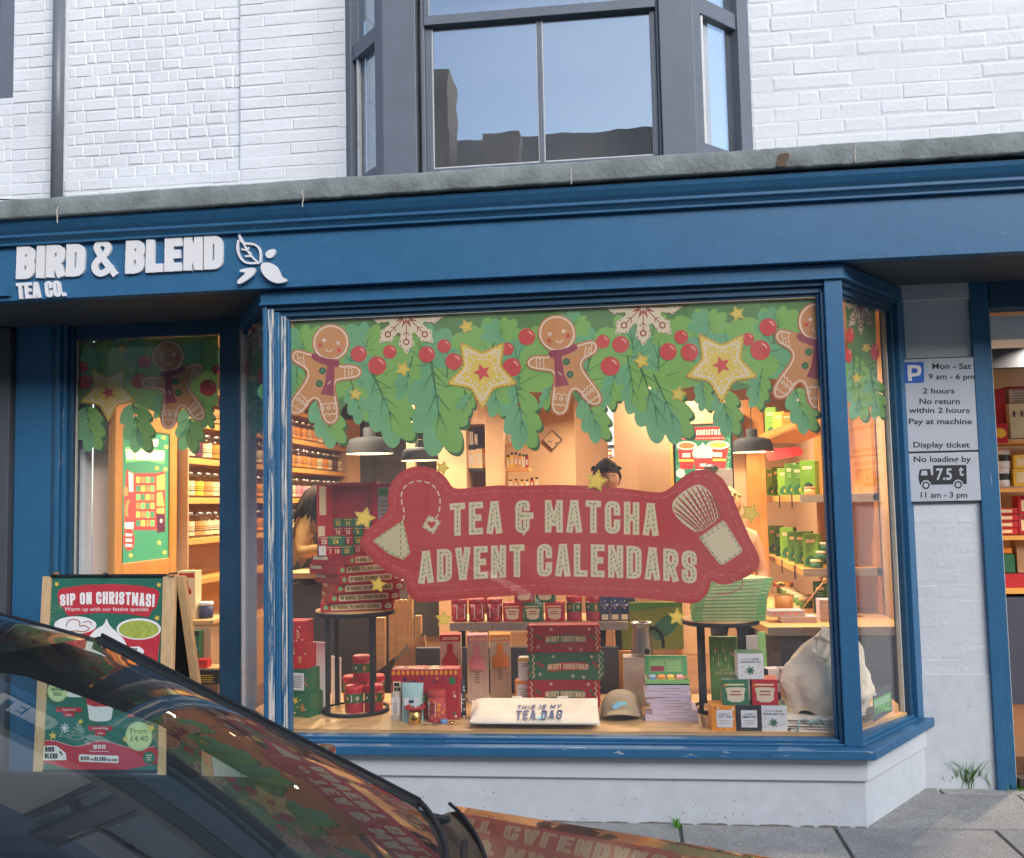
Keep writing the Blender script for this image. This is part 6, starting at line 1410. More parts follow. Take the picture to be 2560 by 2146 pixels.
# large green matcha calendar leaning at the back of the stand
a, b = onz(1780, 1765), onz(1850, 1765); Y = a.y; zt = at(1815, 1592, Y=Y+.05).z; r_ = at(1908, 1600, Y=Y+.1)
Q = [(a.x, Y, ZD), (b.x, Y, ZD), (b.x, Y+.05, zt), (a.x, Y+.05, zt)]; MC = thing('matcha_calendar', 'big green matcha calendar propped upright beside the tea boxes', 'calendar', (a.x, Y, ZD)); MB('pk_mid').hexa(Q, [(p[0], p[1]+.03, p[2]) for p in Q]).build('cover', MC, bev=.003)
Q = [(b.x+.002, Y+.0, ZD), (r_.x, Y+.06, ZD), (r_.x, Y+.1, zt+.0), (b.x+.002, Y+.05, zt)]; MB('pk_grey').hexa(Q, [(p[0], p[1]+.02, p[2]) for p in Q]).build('inside', MC); mb = MB('pk_lgreen').hexa([(r_.x-.03, Y+.05, ZD), (r_.x+.012, Y+.05, ZD), (r_.x+.012, Y+.09, zt+.02), (r_.x-.03, Y+.09, zt+.02)], [(r_.x-.03, Y+.07, ZD), (r_.x+.012, Y+.07, ZD), (r_.x+.012, Y+.11, zt+.02), (r_.x-.03, Y+.11, zt+.02)]); mb.build('edge', MC)
w = b.x-a.x; A = Art(lambda x, y, l: Vector((a.x+w*x, Y+.05*y-.003-l, ZD+(zt-ZD)*y))); A.mat = 'pk_cream'; k = dict(t=.17, wide=.48, gap=.12); A.text('MATCHA', fit('MATCHA', .34, .78, .5, .535, **k), **k); A.text('ADVENT CALENDAR', fit('ADVENT CALENDAR', .16, .92, .45, .49, **k), **k)
for i in range(9): A.mat = ('pk_lgreen', 'pk_pink', 'pk_cream')[i % 3]; x = .12+.09*i; y = .68+.12*math.sin(i*1.9); A.ell(x, y, .035, .025, 1.2, 10); A.stroke([(x, y+.02), (x+.02*math.sin(i), y+.14)], .012)
for i in range(14): A.mat = 'p_dgreen2'; A.stroke([(.06+.065*i, 0), (.03+.07*i, .2+.1*math.sin(i*2.3))], .02)
A.build('cover_print', MC)
# pyramid of tea boxes
def teabox(c1):
    def f(A, w, h):
        A.mat = 'p_snow' if c1 != 'x' else 'pk_white'; A.poly(smooth([(w*.17, h*.12), (w*.83, h*.12), (w*.83, h*.5), (w*.9, h*.62), (w*.83, h*.7), (w*.17, h*.7), (w*.1, h*.62), (w*.17, h*.5)], True, 1)); A.mat = 'pk_cream'; A.stroke([(w*.15, h*.8), (w*.85, h*.8)], h*.06); A.L(3); A.mat = 'pk_redd'; lines(A, w*.25, w*.75, h*.35, h*.6, 2, 'pk_redd'); A.mat = 'pk_orange'; A.ell(w*.1, h*.78, w*.06, n=10)
    return f
def misstea(A, w, h):
    A.mat = 'pk_navy'; k = dict(t=.17, wide=.55, gap=.13); A.text('LITTLE MISS', fit('LITTLE MISS', w*.16, w*.82, h*.75, h*.82, **k), **k); A.text('CHRISTMAS TEA', fit('CHRISTMAS TEA', w*.1, w*.9, h*.64, h*.71, **k), **k)
    A.mat = 'pk_green'
    for i in range(7): an = i*.9; A.ell(w*.48+w*.09*math.cos(an), h*.34+h*.09*math.sin(an), w*.09, w*.035, an, 8)
    for i, (x, y) in enumerate(((.15, .45), (.25, .25), (.78, .48), (.85, .25), (.12, .12), (.7, .2))): A.mat = ('pk_red', 'pk_green', 'pk_orange')[i % 3]; A.stroke([(w*x, h*y), (w*(x+.05), h*(y+.08))], w*.02)
def plain(t1, t2, cm):
    def f(A, w, h):
        if cm == 'pk_orange':
            for i in range(16): A.mat = random.choice(('pk_yellow', 'pk_white', 'pk_red')); A.ell(random.uniform(.05, .95)*w, random.uniform(.03, .97)*h, w*.04, n=8)
        A.L(2); A.mat = 'pk_white'; A.rect(w*.2, h*.15, w*.82, h*.82); A.L(4); A.mat = 'pk_navy'; k = dict(t=.16, wide=.5, gap=.13); A.text(t1, fit(t1, w*.3, w*.72, h*.62, h*.7, **k), **k); A.text(t2, fit(t2, w*.26, w*.76, h*.52, h*.6, **k), **k); lines(A, w*.28, w*.74, h*.25, h*.45, 3, 'pk_grey')
    return f
s = wpx(62, 5.15); pz = []
for (xc, yb, lev, m, f, lb, rz) in ((1810, 1824, 0, 'pk_orange', plain('SWEET', 'FRUIT TEAS', 'pk_orange'), 'orange tea box with white label, bottom left of the pyramid', .05), (1873, 1822, 0, 'pk_black', plain('LUXURY', 'CHOCOLATE TEAS', 'x'), 'black tea box with white label, bottom middle of the pyramid', .0), (1937, 1824, 0, 'pk_white', misstea, 'white tea box with green sprig, bottom right of the pyramid', -.03),
                                (1841, 0, 1, 'pk_green', teabox('g'), 'green tea box with cream label, left of the middle row', .04), (1917, 0, 1, 'pk_red', teabox('r'), 'red tea box with cream label, right of the middle row', -.03), (1882, 0, 2, 'pk_white', misstea, 'white tea box with green sprig, top of the pyramid', .02)):
    Yp = 5.235; p = at(xc, 1820, Y=Yp); carton('tea_box', lb, 'tea box', (p.x, Yp+s/2, ZD+lev*(s+.001)), rz, (s, s, s), m, f, 'pyramid of tea boxes', top=(lambda A, w, h: (setattr(A, 'mat', 'pk_green'), A.rect(0, 0, w, h))) if m == 'pk_white' else None)
for i, (x, lb) in enumerate(((1925, 'navy and white carton behind the top of the pyramid'), (1958, 'second navy and white carton, nearer the canvas bags'))):
    p = at(x+14, 1780, Y=5.62); carton('tall_carton', lb, 'box', (p.x, 5.68, ZD), .25, (.085, .085, .245), 'pk_navy', lambda A, w, h: (A.rect(0, h*.75, w, h), A.rect(w*.15, h*.5, w*.8, h*.7)), 'navy cartons behind the pyramid', top=lambda A, w, h: A.rect(0, 0, w, h))
# canvas bags at the right
zq = ZD
for i in range(5):
    a, b = onz(1955-6*i+10*(i == 4), 1800, zq), onz(2130, 1800, zq)
    mb = MB('canvas').M('canvas', True); slab(mb, ((a.x, 5.24+.01*(i % 2)), (.97, 5.22), (1.3, 5.62), (a.x+.1, 5.58)), zq, zq+.014, sd=20+i, wob=.003)
    mb.build('canvas_bag', label='flat folded canvas bag, number %d up in the pile at the right post' % (i+1), cat='canvas bag', group='folded canvas bags'); zq += .0142
BG = thing('drawstring_bag', 'slumped cream canvas drawstring bag standing on the folded bags at the right', 'bag', (.88, 5.42, zq)); rd = random.Random(12); P = []
cx_, cyy = at(2060, 1700, Y=5.42).x, 5.42
for j in range(22):
    t = j/21; z = zq+t*.40; rr = (.205+.03*math.sin(t*5))*(1-t**3*.62); sh = .07*t**1.5
    P.append([(cx_+sh+rr*math.cos(a)*1.02*(1+.07*math.sin(3*a+t*9)+.06*math.sin(7*a-t*13)*t+.03*math.sin(13*a+t*17)+t*t*.2*math.sin(11*a+2*t)), cyy+rr*.72*math.sin(a)*(1+.09*math.sin(4*a+t*8)+.05*math.sin(9*a-t*14)+t*t*.16*math.sin(9*a)), z+.035*math.sin(2*a+1)*t+.02*math.sin(5*a+t*6)+.012*math.sin(9*a-t*9)*t) for a in [2*math.pi*i/72 for i in range(72)]])
from mathutils import noise as NZ
for j, row in enumerate(P):                                      # creases pulled up towards the neck
    for i, p in enumerate(row):
        v = Vector(p); d = Vector((v.x-cx_, v.y-cyy, 0)); d = d.normalized() if d.length > 1e-4 else Vector((0, 0, 1)); f = min(1, j/3)
        k = (abs(NZ.noise(Vector((v.x*7, v.y*7, v.z*4)))-.1)*-.06 + abs(NZ.noise(Vector((v.x*17, v.y*17, v.z*9))))*-.028+.02)*f; q = v+d*k; row[i] = (q.x, q.y, q.z)
mb = MB('canvas_grey').M('canvas_grey', True); mb.grid(P, True); k = len(P)-1; mb.add(P[k], [tuple(range(72))]); mb.build('sack', BG, sub=1)
mb = MB('canvas').M('canvas', True); q = P[19]; mb.tube([(p[0], p[1], p[2]+.0) for p in q[36:72:3]], .009, 8); p = q[54]; mb.tube([(p[0]-.02, p[1]-.012, p[2]), (p[0]-.07, p[1]-.05, p[2]-.05), (p[0]-.12, p[1]-.06, p[2]-.02), (p[0]-.13, p[1]-.02, p[2]+.0)], .006, 8); mb.build('cord', BG)
A = Art(lambda x, y, l: at(x, y, Y=5.20-l), .0006)
p0 = [(0, 0)]
mb = MB('pk_teal').M('pk_teal', True)
for pts in (((1995, 1800), (2000, 1812), (1992, 1832)), ((2010, 1796), (2030, 1806), (2040, 1796), (2050, 1810)), ((2030, 1812), (2050, 1795), (2064, 1812))): mb.tube([at(x, y, Y=5.215) for x, y in pts], .004, 6)
mb.build('drawstring', label='pale blue cord hanging over the folded canvas bags', cat='cord')

# long table behind the platform with its own goods --------------------------------
YT = 6.45
zt = at(1350, 1556, Y=YT).z
TB = thing('display_table', 'long pale table with grey edge behind the crackers', 'table', (at(1345, 1600, Y=YT).x, YT+.25, .15))
tx0, tx1, xm = at(1125, 1564, Y=YT).x, at(1568, 1564, Y=YT).x, at(1232, 1564, Y=YT).x
MB('oak_top').box(tx0, tx1, YT+.004, YT+.5, zt-.05, zt).build('top', TB, bev=.002); MB('oak_grey').box(tx0, xm-.003, YT-.012, YT+.003, zt-.052, zt-.001).box(xm+.003, tx1, YT-.012, YT+.003, zt-.052, zt-.001).build('edging', TB)
for x in (tx0+.06, tx1-.06): MB('lamp_black').box(x-.02, x+.02, YT+.1, YT+.14, .15, zt-.052).build('leg', TB); 
def ontab(px_, Y=YT+.07): return at(px_, 1550, Y=Y).x
for px_, lb, art in ((1148, 'red spotted tin at the left end of the long table', 0), (1192, 'red spotted tin, second from the left end of the long table', 0), (1236, 'dark red tin with white label on the long table', 1)):
    def ar(A, r, h, art=art):
        rd = random.Random(px_)
        for i in range(26): A.mat = rd.choice(('p_redl', 'p_cheek')); A.ell(rd.uniform(-1.5, 1.5)*r, rd.uniform(.06, .76)*h, r*rd.uniform(.08, .2), n=8)
        A.L(3); A.mat = 'pk_white'
        if art: A.rect(-r*.5, h*.18, r*.7, h*.74); A.L(5); lines(A, -r*.4, r*.6, h*.25, h*.6, 4)
        else: A.rect(-r*.2, 0.02, -r*.05, h*.78); A.rect(r*.8, .02, r*.95, h*.78)
    tin('tea_tin', lb, 'tin', (ontab(px_), YT+.08, zt), 0, wpx(20, YT), .15, ('pk_redd', None, 'pk_redd'), 'tins on the long table', ar)
for px_, c1, lv, lb in ((1283, 'pk_red', 0, 'red tea box on the long table, left of the green one'), (1334, 'pk_green', 0, 'green tea box on the long table between two red ones'), (1388, 'pk_red', 0, 'red tea box on the long table, right of the green one'), (1312, 'pk_redd', 1, 'dark red tea box stacked on the row along the long table'), (1365, 'pk_green', 1, 'green tea box stacked on the row along the long table')):
    s = wpx(47, YT); carton('tea_box', lb, 'tea box', (ontab(px_), YT+.09, zt+lv*(s+.001)), 0, (s, s, s), c1, teabox(c1), 'tea boxes on the long table')
for px_, lb, f in ((1436, 'red tin with snowflake band at the right of the long table', tinart2), (1484, 'red tin with star band beside the navy boxes', tinart)): tin('tea_tin', lb, 'tin', (ontab(px_), YT+.08, zt), 0, wpx(19, YT), .165, ('pk_redd', 'p_dgreen2', 'pk_red'), 'banded tins on the long table', f)
def navyf(A, w, h):
    rd = random.Random(7)
    for i in range(22): A.mat = rd.choice(('pk_cream', 'pk_white', 'pk_blue')); A.ell(rd.uniform(.08, .92)*w, rd.uniform(.45, .95)*h, w*rd.uniform(.03, .1), n=8)
    A.mat = 'pk_cream'; A.rect(w*.15, h*.05, w*.85, h*.25)
for px_, lb in ((1513, 'navy patterned carton next to the last red tin'), (1538, 'middle navy patterned carton on the long table'), (1562, 'navy patterned carton at the right end of the long table')): carton('tea_carton', lb, 'tea box', (ontab(px_), YT+.08, zt), 0, (wpx(23, YT), .07, .17), 'pk_navy', navyf, 'navy cartons on the long table')
# olive board with dark green ribbon
OLB = thing('olive_board', 'big olive green board with a dark ribbon behind the jug', 'board', tuple(at(1625, 1640, Y=6.9)))
mb = MB('pk_olive'); mb.T = None; a, b = at(1546, 1624, Y=6.9), at(1706, 1506, Y=6.9); mb.box(a.x, b.x, 6.9, 6.95, a.z, b.z); mb.build('board', OLB, bev=.004)
A = Art.pxY(6.896); A.mat = 'pk_mid'; A.poly([(1546, 1510), (1600, 1506), (1706, 1506), (1706, 1515), (1560, 1530)]); A.L(3); A.mat = 'pk_green'; A.poly(smooth([(1625, 1575), (1650, 1550), (1680, 1530), (1700, 1522), (1700, 1560), (1670, 1590), (1640, 1605)])); A.build('ribbon', OLB)

# right wall: shelf unit with green goods ------------------------------------------
SR = thing('green_goods_shelving', 'wooden shelf unit of green matcha goods at the right wall', 'shelving', (1.45, 8.3, .15))
XF, XB = 1.22, 1.77
def shz(px_, py): return at(px_, py, X=XF).z
yn, yf_ = at(2003, 1300, X=XF).y, at(1903, 1300, X=XF).y
z1s = [at(2010, q, X=XF).z for q in (1238, 1424)]
for z in z1s: 
    MB('shelf_wood').box(XF, XB, yn+.012, yf_, z-.05, z).build('shelf', SR, bev=.003); MB('oak_grey').box(XF, XB, yn, yn+.011, z-.055, z+.002).build('edging', SR)
    for yy in (yn+.35, yn+1.0): MB('pk_black').box(XF-.008, XF, yy, yy+.02, z-.1, z+.01).build('bracket', SR)
MB('pine').box(XB-.03, XB+.0, yn, yf_, .7, 2.5).build('back_board', SR)
zt3 = at(1990, 1552, X=XF-.12).z
GT = thing('side_counter', 'low pale counter with grey edge under the green goods', 'counter', (1.3, 7.4, .15)); gy = at(1935, 1570, X=XF-.22).y*.0+6.75
gx0_ = at(1919, 1570, Y=gy).x; zt3 = at(1990, 1568, Y=gy).z
MB('oak_top').extr([(gx0_, gy+.003), (XB, gy+.003), (XB, 9.0), (gx0_+.1, 9.0), (gx0_-.06, gy+.4)], 'Z', zt3-.05, zt3).build('top', GT); MB('oak_grey').box(gx0_, at(2008, 1570, Y=gy).x-.004, gy-.012, gy+.002, zt3-.055, zt3-.001).box(at(2008, 1570, Y=gy).x, XB, gy-.012, gy+.002, zt3-.055, zt3-.001).build('edging', GT); MB('navy').box(gx0_+.08, XB, gy+.03, 8.9, .15, zt3-.057).build('front', GT)
# tilted tray at the top
def gbox(px_, z, lb, h, m, Yc, w=.13, d=.07, rz=0., grp='green boxes on the right wall shelves', x=None):
    f = lambda A, W, H: (setattr(A, 'mat', 'pk_cream'), A.rect(W*.2, H*.74, W*.8, H*.84), lines(A, W*.25, W*.75, H*.55, H*.7, 2, 'pk_lgreen'), setattr(A, 'mat', 'pk_green'), A.poly(smooth([(W*.1, H*.04), (W*.9, H*.04), (W*.85, H*.3), (W*.5, H*.4), (W*.15, H*.25)])), A.L(3), setattr(A, 'mat', 'pk_yellow'), A.ell(W*.58, H*.17, W*.13, n=10))
    return carton('matcha_box', lb, 'tea box', (x if x is not None else at(px_, 1200, Y=Yc).x, Yc, z), rz, (w, d, h), m, f, grp)
for k_, z in enumerate(z1s):
    for i in range(6):
        Yq = yf_-.2-(yf_-yn-.35)*(i/5); lbl = ('farthest', 'second farthest', 'third farthest', 'third nearest', 'second nearest', 'nearest')[i]
        gbox(0, z+.0006, 'green matcha box, %s of six on the %s right shelf' % (lbl, ('upper', 'lower')[k_]), (.25, .26, .235, .265, .24, .255)[(i+k_) % 6], ('pk_lime', 'pk_mid', 'pk_lime', 'pk_mid', 'pk_mid', 'pk_lime')[i], Yq, (.13, .1, .12, .11, .13, .12)[i], .08, -.5-.1*(i % 2), x=XF+.1)
def pot(x, Y, z, lb, m, grp, lm='pk_cream', r=.04, h=.062):
    mb = MB(m).M(m, True); mb.lathe([(r*.95, 0), (r, .005), (r, h*.72)], (x, Y, z), 20); mb.M(lm, True).lathe([(r*1.04, h*.72), (r*1.05, h*.76), (r*1.05, h*.98), (r*.98, h)], (x, Y, z), 20); return mb.build('small_tub', label=lb, cat='tub', group=grp)
r_ = .042
for lv in range(3):
    for c in range(2 if lv < 2 else 1):
        x = at(2040+48*c+(24 if lv == 2 else 0)+(14 if lv == 1 else 0), 1400, Y=yn+.1).x; pot(x, yn+.1, z1s[1]+.0005+lv*.0632, 'green tub with pale lid, %s level of the pile by the right post' % ('bottom', 'middle', 'top')[lv], 'pk_green', 'green tubs on the lower right shelf')
for c in range(2): pot(at(2024+44*c, 1220, Y=yn+.1).x, yn+.1, z1s[0]+.0005, 'amber tub with brown lid on the upper right shelf', 'pk_tan', 'amber tubs on the upper right shelf', 'wall_brown')
mb = MB('lamp_black').M('lamp_black', True); c = at(2028, 1200, Y=yn+.14); mb.lathe([(.05, .0), (.045, .01), (.02, .05), (.012, .11), (.009, .14), (.001, .145)], (c.x, yn+.14, z1s[0]+.0635), 16); mb.build('bottle_stopper', label='black cone shaped server lid standing on the amber tubs', cat='lid')
for i in range(7): pot(XF+.3, yn+.3+.16*i, z1s[1]+.0005, 'green tub at the back of the lower right shelf behind the boxes', 'pk_green', 'green tubs at the back of the lower right shelf', r=.05, h=.09)
for i in range(7): pot(XF+.09, yn+.5+.2*i, zt3+.0005, 'short tub with pale lid in the row on the right counter', 'pk_mid', 'tubs in a row on the right counter', r=.05, h=.08)
TY = thing('tilted_tray', 'tilted wooden tray of yellow and green packs above the upper right shelf', 'tray', (1.3, 8.2, 1.8))
a, b = at(1900, 1108, Y=8.5), at(1988, 1074, Y=7.9); Q = [(a.x, 8.5, a.z), (b.x, 7.9, b.z), (b.x+.35, 8.0, b.z), (a.x+.35, 8.7, a.z)]
MB('pine').hexa(Q, [(p[0], p[1], p[2]+.02) for p in Q]).build('board', TY); MB('pine').hexa([Q[0], Q[1], (Q[1][0], Q[1][1], Q[1][2]+.07), (Q[0][0], Q[0][1], Q[0][2]+.07)], [(p[0]+.02, p[1]+.01, p[2]) for p in (Q[0], Q[1], (Q[1][0], Q[1][1], Q[1][2]+.07), (Q[0][0], Q[0][1], Q[0][2]+.07))]).build('rim', TY)
for i, (f, m, h) in enumerate(((.06, 'pk_lime', .27), (.3, 'pk_yellow', .2), (.55, 'pk_orange', .16), (.8, 'pk_lime', .3))):
    p = Vector(Q[0]).lerp(Vector(Q[1]), f+.05); gbox(0, p.z+.024, ('lime green pack at the low end of the tilted tray', 'yellow pack in the tilted tray', 'short orange pack in the tilted tray', 'tall lime pack at the high end of the tilted tray')[i], h, m, p.y+.08, .11, .06, -.7, 'packs in the tilted tray', x=p.x+.09)
RSN = thing('shelf_sign', 'bright red shelf sign with white lines above the green boxes', 'sign', tuple(at(1960, 1150, Y=8.25)))
fq = lambda x, y, l: at(x, y, Y=8.25-l); A = Art(fq, .001); A.mat = 'screen_red'; A.poly(rounded([(1912, 1124), (1996, 1117), (2008, 1126), (2006, 1138), (1922, 1153)], 4, True)); A.build('panel', RSN, solid=.004); A = Art(fq, .001); A.L(3); A.mat = 'screen_cream'
for i in range(5): A.stroke([(1928, 1124+i*5.5), (1985-(i*7 % 20), 1120.5+i*4.6)], 1.7)
A.build('lettering', RSN)
# goods on the low counter
a, b = at(1928, 1540, Y=7.0), at(2037, 1540, Y=7.0)
carton('flat_box', 'flat lilac box on the right counter, lower of two', 'flat box', (at(1995, 1545, Y=7.0).x, 7.05, zt3), 0, (.24, .16, .04), 'pk_lilac', None, 'lilac boxes on the right counter'); carton('flat_box', 'flat lilac box with pattern, upper of two on the right counter', 'flat box', (at(1965, 1520, Y=7.0).x, 7.06, zt3+.0405), .06, (.24, .16, .04), 'pk_lilac', lambda A, w, h: [(setattr(A, 'mat', 'pk_pink'), A.rect(w*(.1+.2*i), h*.3, w*(.2+.2*i), h*.7)) for i in range(4)], 'lilac boxes on the right counter')
c = at(1955, 1520, Y=7.6); zz3 = zt3; GJ = thing('glass_cylinder', 'glass canister with golden lid on the right counter', 'jar', (c.x, 7.5, zz3)); mb = MB('jar_glass').M('jar_glass', True); mb.lathe([(.07, 0), (.072, .01), (.072, .2)], (c.x, 7.5, zz3), 24); mb.build('body', GJ); mb = MB('gold').M('gold', True); mb.lathe([(.074, .2), (.075, .205), (.075, .23), (.07, .235)], (c.x, 7.5, zz3), 24); mb.build('lid', GJ); mb = MB('pk_tan').M('pk_tan', True); mb.lathe([(.065, .012), (.066, .14)], (c.x, 7.5, zz3), 24); mb.build('contents', GJ)
mb = MB('oak').M('oak', True); a, b = at(2005, 1510, Y=6.95), at(2062, 1452, Y=6.95); a = Vector((a.x, 7.0, zt3+.085)); mb.tube([a, b], [.004, .006], 8); mb.lathe([(.001, -.02), (.014, -.012), (.016, .0), (.012, .014), (.001, .02)], tuple(b), 10); mb.build('wooden_scoop', label='wooden tea scoop leaning upright on the flat lilac boxes', cat='scoop')
for i in range(3): gbox(0, zt3+.0005, 'dark green packet standing at the back of the right counter', .23, 'pk_green', 7.55-.12*i, .1, .07, -.2, 'green packets on the right counter', x=1.36+.07*i)
carton('lilac_stack', 'pale box at the right end of the counter beside the post', 'box', (at(2062, 1540, Y=7.0).x+.02, 7.08, zt3), 0, (.1, .14, .15), 'pk_lilac', lambda A, w, h: lines(A, 0, w, 0, h, 4, 'pk_grey', .1))

# side window goods --------------------------------------------------------------------
YQ = 6.32
ST = thing('small_side_table', 'small cream wooden table inside the side window', 'table', tuple(at(490, 1700, Y=YQ)))
a = at(440, 1552, Y=YQ); b = at(533, 1534, Y=YQ); MB('oak').box(a.x, b.x, YQ, YQ+.35, a.z-.03, a.z).build('top', ST, bev=.003); pbox(MB('wall_cream'), 486, 1553, 527, 1690, YQ+.01, .3).build('side', ST)
def bb(A, w, h):
    A.mat = 'pk_red'; A.rect(w*.1, h*.86, w*.95, h*.95); A.poly(smooth([(w*.2, h*.5), (w*.2, h*.6), (w*.38, h*.68), (w*.38, h*.82), (w*.62, h*.82), (w*.62, h*.68), (w*.8, h*.6), (w*.8, h*.5)])); A.mat = 'pk_grey'; lines(A, w*.25, w*.6, h*.2, h*.45, 8, 'pk_plum')
carton('bottle_box', 'cream box with printed red bottle on the side window table', 'boxed bottle', (at(470, 1500, Y=YQ+.1).x, YQ+.12, a.z), 0, (wpx(50, YQ), .1, at(470, 1427, Y=YQ+.1).z-a.z), 'pk_cream', bb)
p = at(513, 1540, Y=YQ+.12); tin('tea_tin', 'navy tin with white rim beside the boxed red bottle', 'tin', (p.x, YQ+.14, a.z), 0, .045, .11, ('pk_navy', None, 'pk_white'))
def stt(name, x0, y0, x1, y1, Y, m, lb, f=None, cat='box'):
    p, q = at(x0, y1, Y=Y), at(x1, y0, Y=Y); return carton(name, lb, cat, ((p.x+q.x)/2, Y+.04, p.z), 0, (q.x-p.x, .07, q.z-p.z), m, f)
SP = thing('lower_shelf', 'lower cream shelf boards inside the side window', 'shelf', tuple(at(500, 1700, Y=6.2))); pbox(MB('oak'), 455, 1674, 545, 1684, 6.15, .2).build('board', SP); pbox(MB('wall_cream'), 430, 1684, 545, 1830, 6.2, .1).build('front', SP)
stt('tea_packet', 467, 1578, 497, 1662, 6.24, 'pk_green', 'green packet with blue print on the lower side window shelf', lambda A, w, h: (setattr(A, 'mat', 'pk_blue'), A.poly(smooth([(w*.05, h*.45), (w*.3, h*.75), (w*.6, h*.6), (w*.95, h*.5), (w*.9, h*.4)])), setattr(A, 'mat', 'pk_black'), A.rect(0, h*.85, w, h)))
stt('gift_box', 475, 1650, 517, 1674, 6.2, 'pk_red', 'low red box on the lower side window shelf')
stt('chalk_card', 481, 1676, 543, 1712, 6.05, 'pk_black', 'black card with yellow writing at the foot of the side window', lambda A, w, h: lines(A, w*.12, w*.9, h*.1, h*.7, 4, 'pk_yellow'), 'card')
# entrance on the right --------------------------------------------------------------------
EN = thing('entrance_lobby', 'shop entrance lobby', None); del EN['label']; EN.parent = BLD; EN.matrix_parent_inverse = mw(BLD).inverted()
YE = 7.4
MB('tile_dark').box(2.05, 3.6, YW-.02, YE+.4, .02, .06).build('floor', EN); MB('wall_cream').box(1.91, 3.6, YE+.36, YE+.44, .06, 2.85).build('back_wall', EN); MB('wall_white').box(2.05, 3.6, YW+.15, YW+.5, 2.5, 2.64).build('head_board', EN)
pbox(MB('navy'), 2440, 805, 2700, 922, YE-.6, .08).build('dark_beam', EN); pbox(MB('navy'), 2440, 1492, 2700, 1760, YE-.1, .3).build('cupboard', EN)
for i, y in enumerate((1098, 1218, 1338, 1472)): pbox(MB('shelf_wood'), 2440, y, 2700, y+14, YE-.1, .42).build('shelf', EN)
def eb(x0, y0, x1, y1, m, lb, f=None, Y=YE): 
    p, q = at(x0, y1, Y=Y), at(x1, y0, Y=Y); return carton('gift_box', lb, 'box', ((p.x+q.x)/2, Y+.06, p.z), 0, (q.x-p.x, .12, q.z-p.z), m, f, 'boxes in the entrance shelves')
cr = lambda A, w, h: (setattr(A, 'mat', 'pk_cream'), A.rect(w*.1, h*.2, w*.8, h*.8))
eb(2482, 972, 2512, 1096, 'pk_redd', 'dark red carton at the top left of the entrance shelves', lambda A, w, h: (setattr(A, 'mat', 'pk_red'), A.rect(w*.3, h*.3, w*.8, h*.7))); eb(2516, 964, 2600, 1000, 'pk_redd', 'dark red carton highest in the entrance', None, YE+.14)
eb(2525, 972, 2600, 1007, 'pk_card', 'cream printed carton, upper one at the top of the entrance shelves', lambda A, w, h: lines(A, 0, w, 0, h, 5, 'pk_plum', .3)); eb(2527, 1008, 2600, 1096, 'pk_cream', 'tall cream printed carton at the top right of the entrance shelves', lambda A, w, h: [figprint(A, w*(.15+.25*i), h*.7, h*.12, 'pk_plum') for i in range(3)], YE-.06)
eb(2484, 1058, 2518, 1108, 'pk_red', 'orange red box with yellow oval in front of the entrance shelf', lambda A, w, h: (setattr(A, 'mat', 'pk_yellow'), A.ell(w*.5, h*.5, w*.4, h*.25)), YE-.24)
for i, (y0, y1) in enumerate(((1120, 1160), (1164, 1206))): 
    p = at(2510, y1 + (0 if not i else 11), Y=YE); tin('coffee_tin', 'black and white patterned tin, %s of two in the entrance' % ('upper', 'lower')[i], 'tin', (p.x, YE+.06, at(2510, 1218, Y=YE-.1).z+.0005+(0 if i else .135)), 0, .062, .134, ('pk_white', 'pk_black', 'pk_white'), 'patterned tins in the entrance')
eb(2536, 1136, 2600, 1172, 'pk_yellow', 'yellow carton, upper of two beside the patterned tins', cr); eb(2536, 1172, 2600, 1216, 'pk_yellow', 'yellow carton, lower of two beside the patterned tins', cr)
for i in range(4): eb(2496, 1270+i*17, 2545, 1286+i*17, 'pk_red', 'flat red box with cream edge, number %d down on the third entrance shelf' % (i+1), lambda A, w, h: (setattr(A, 'mat', 'pk_cream'), A.rect(w*.05, h*.25, w*.7, h*.75)))
eb(2548, 1240, 2610, 1288, 'pk_red', 'red printed carton, upper of two at the right edge of the photo', cr); eb(2548, 1290, 2610, 1336, 'pk_redd', 'dark red printed carton, lower of two at the right edge of the photo', cr)
eb(2500, 1370, 2530, 1384, 'pk_orange', 'thin orange box on the lowest entrance shelf', None); eb(2503, 1386, 2536, 1432, 'pk_green', 'dark green carton on the lowest entrance shelf', None); eb(2504, 1434, 2600, 1470, 'pk_redd', 'wide dark red box on the lowest entrance shelf', None); eb(2545, 1350, 2600, 1432, 'wall_brown', 'brown carton on the lowest entrance shelf', None)
lamp('lobby_light', (2.75, 6.75, 2.6), 26, .12)
# ------------------------------------------------------------------ people in the shop
def skin(V, E, rad, matf, name, parent, sub=2, extra=None):
    me = bpy.data.meshes.new('tmp'); me.from_pydata([tuple(v) for v in V], E, []); o = bpy.data.objects.new('tmp', me); COL.objects.link(o)
    o.modifiers.new('skin', 'SKIN').use_smooth_shade = True
    if not me.skin_vertices: 
        bpy.context.view_layer.objects.active = o
    L = me.skin_vertices[0].data if me.skin_vertices else None
    if L is not None:
        for i, r in enumerate(rad): L[i].radius = (r, r) if not isinstance(r, tuple) else r
        L[0].use_root = True
    md = o.modifiers.new('sub', 'SUBSURF'); md.levels = sub; md.render_levels = sub
    dg = bpy.context.evaluated_depsgraph_get(); dg.update(); m2 = bpy.data.meshes.new_from_object(o.evaluated_get(dg), depsgraph=dg)
    mb = MB(); mb.sm = True
    vs = [v.co.copy() for v in m2.vertices]; mb.v = [tuple(v) for v in vs]
    for p in m2.polygons:
        mb.f.append(list(p.vertices)); c = sum((vs[i] for i in p.vertices), Vector())/len(p.vertices); mb.m.append(matf(c)); mb.s.append(True)
    bpy.data.objects.remove(o)
    if extra: extra(mb)
    return mb.build(name, parent)
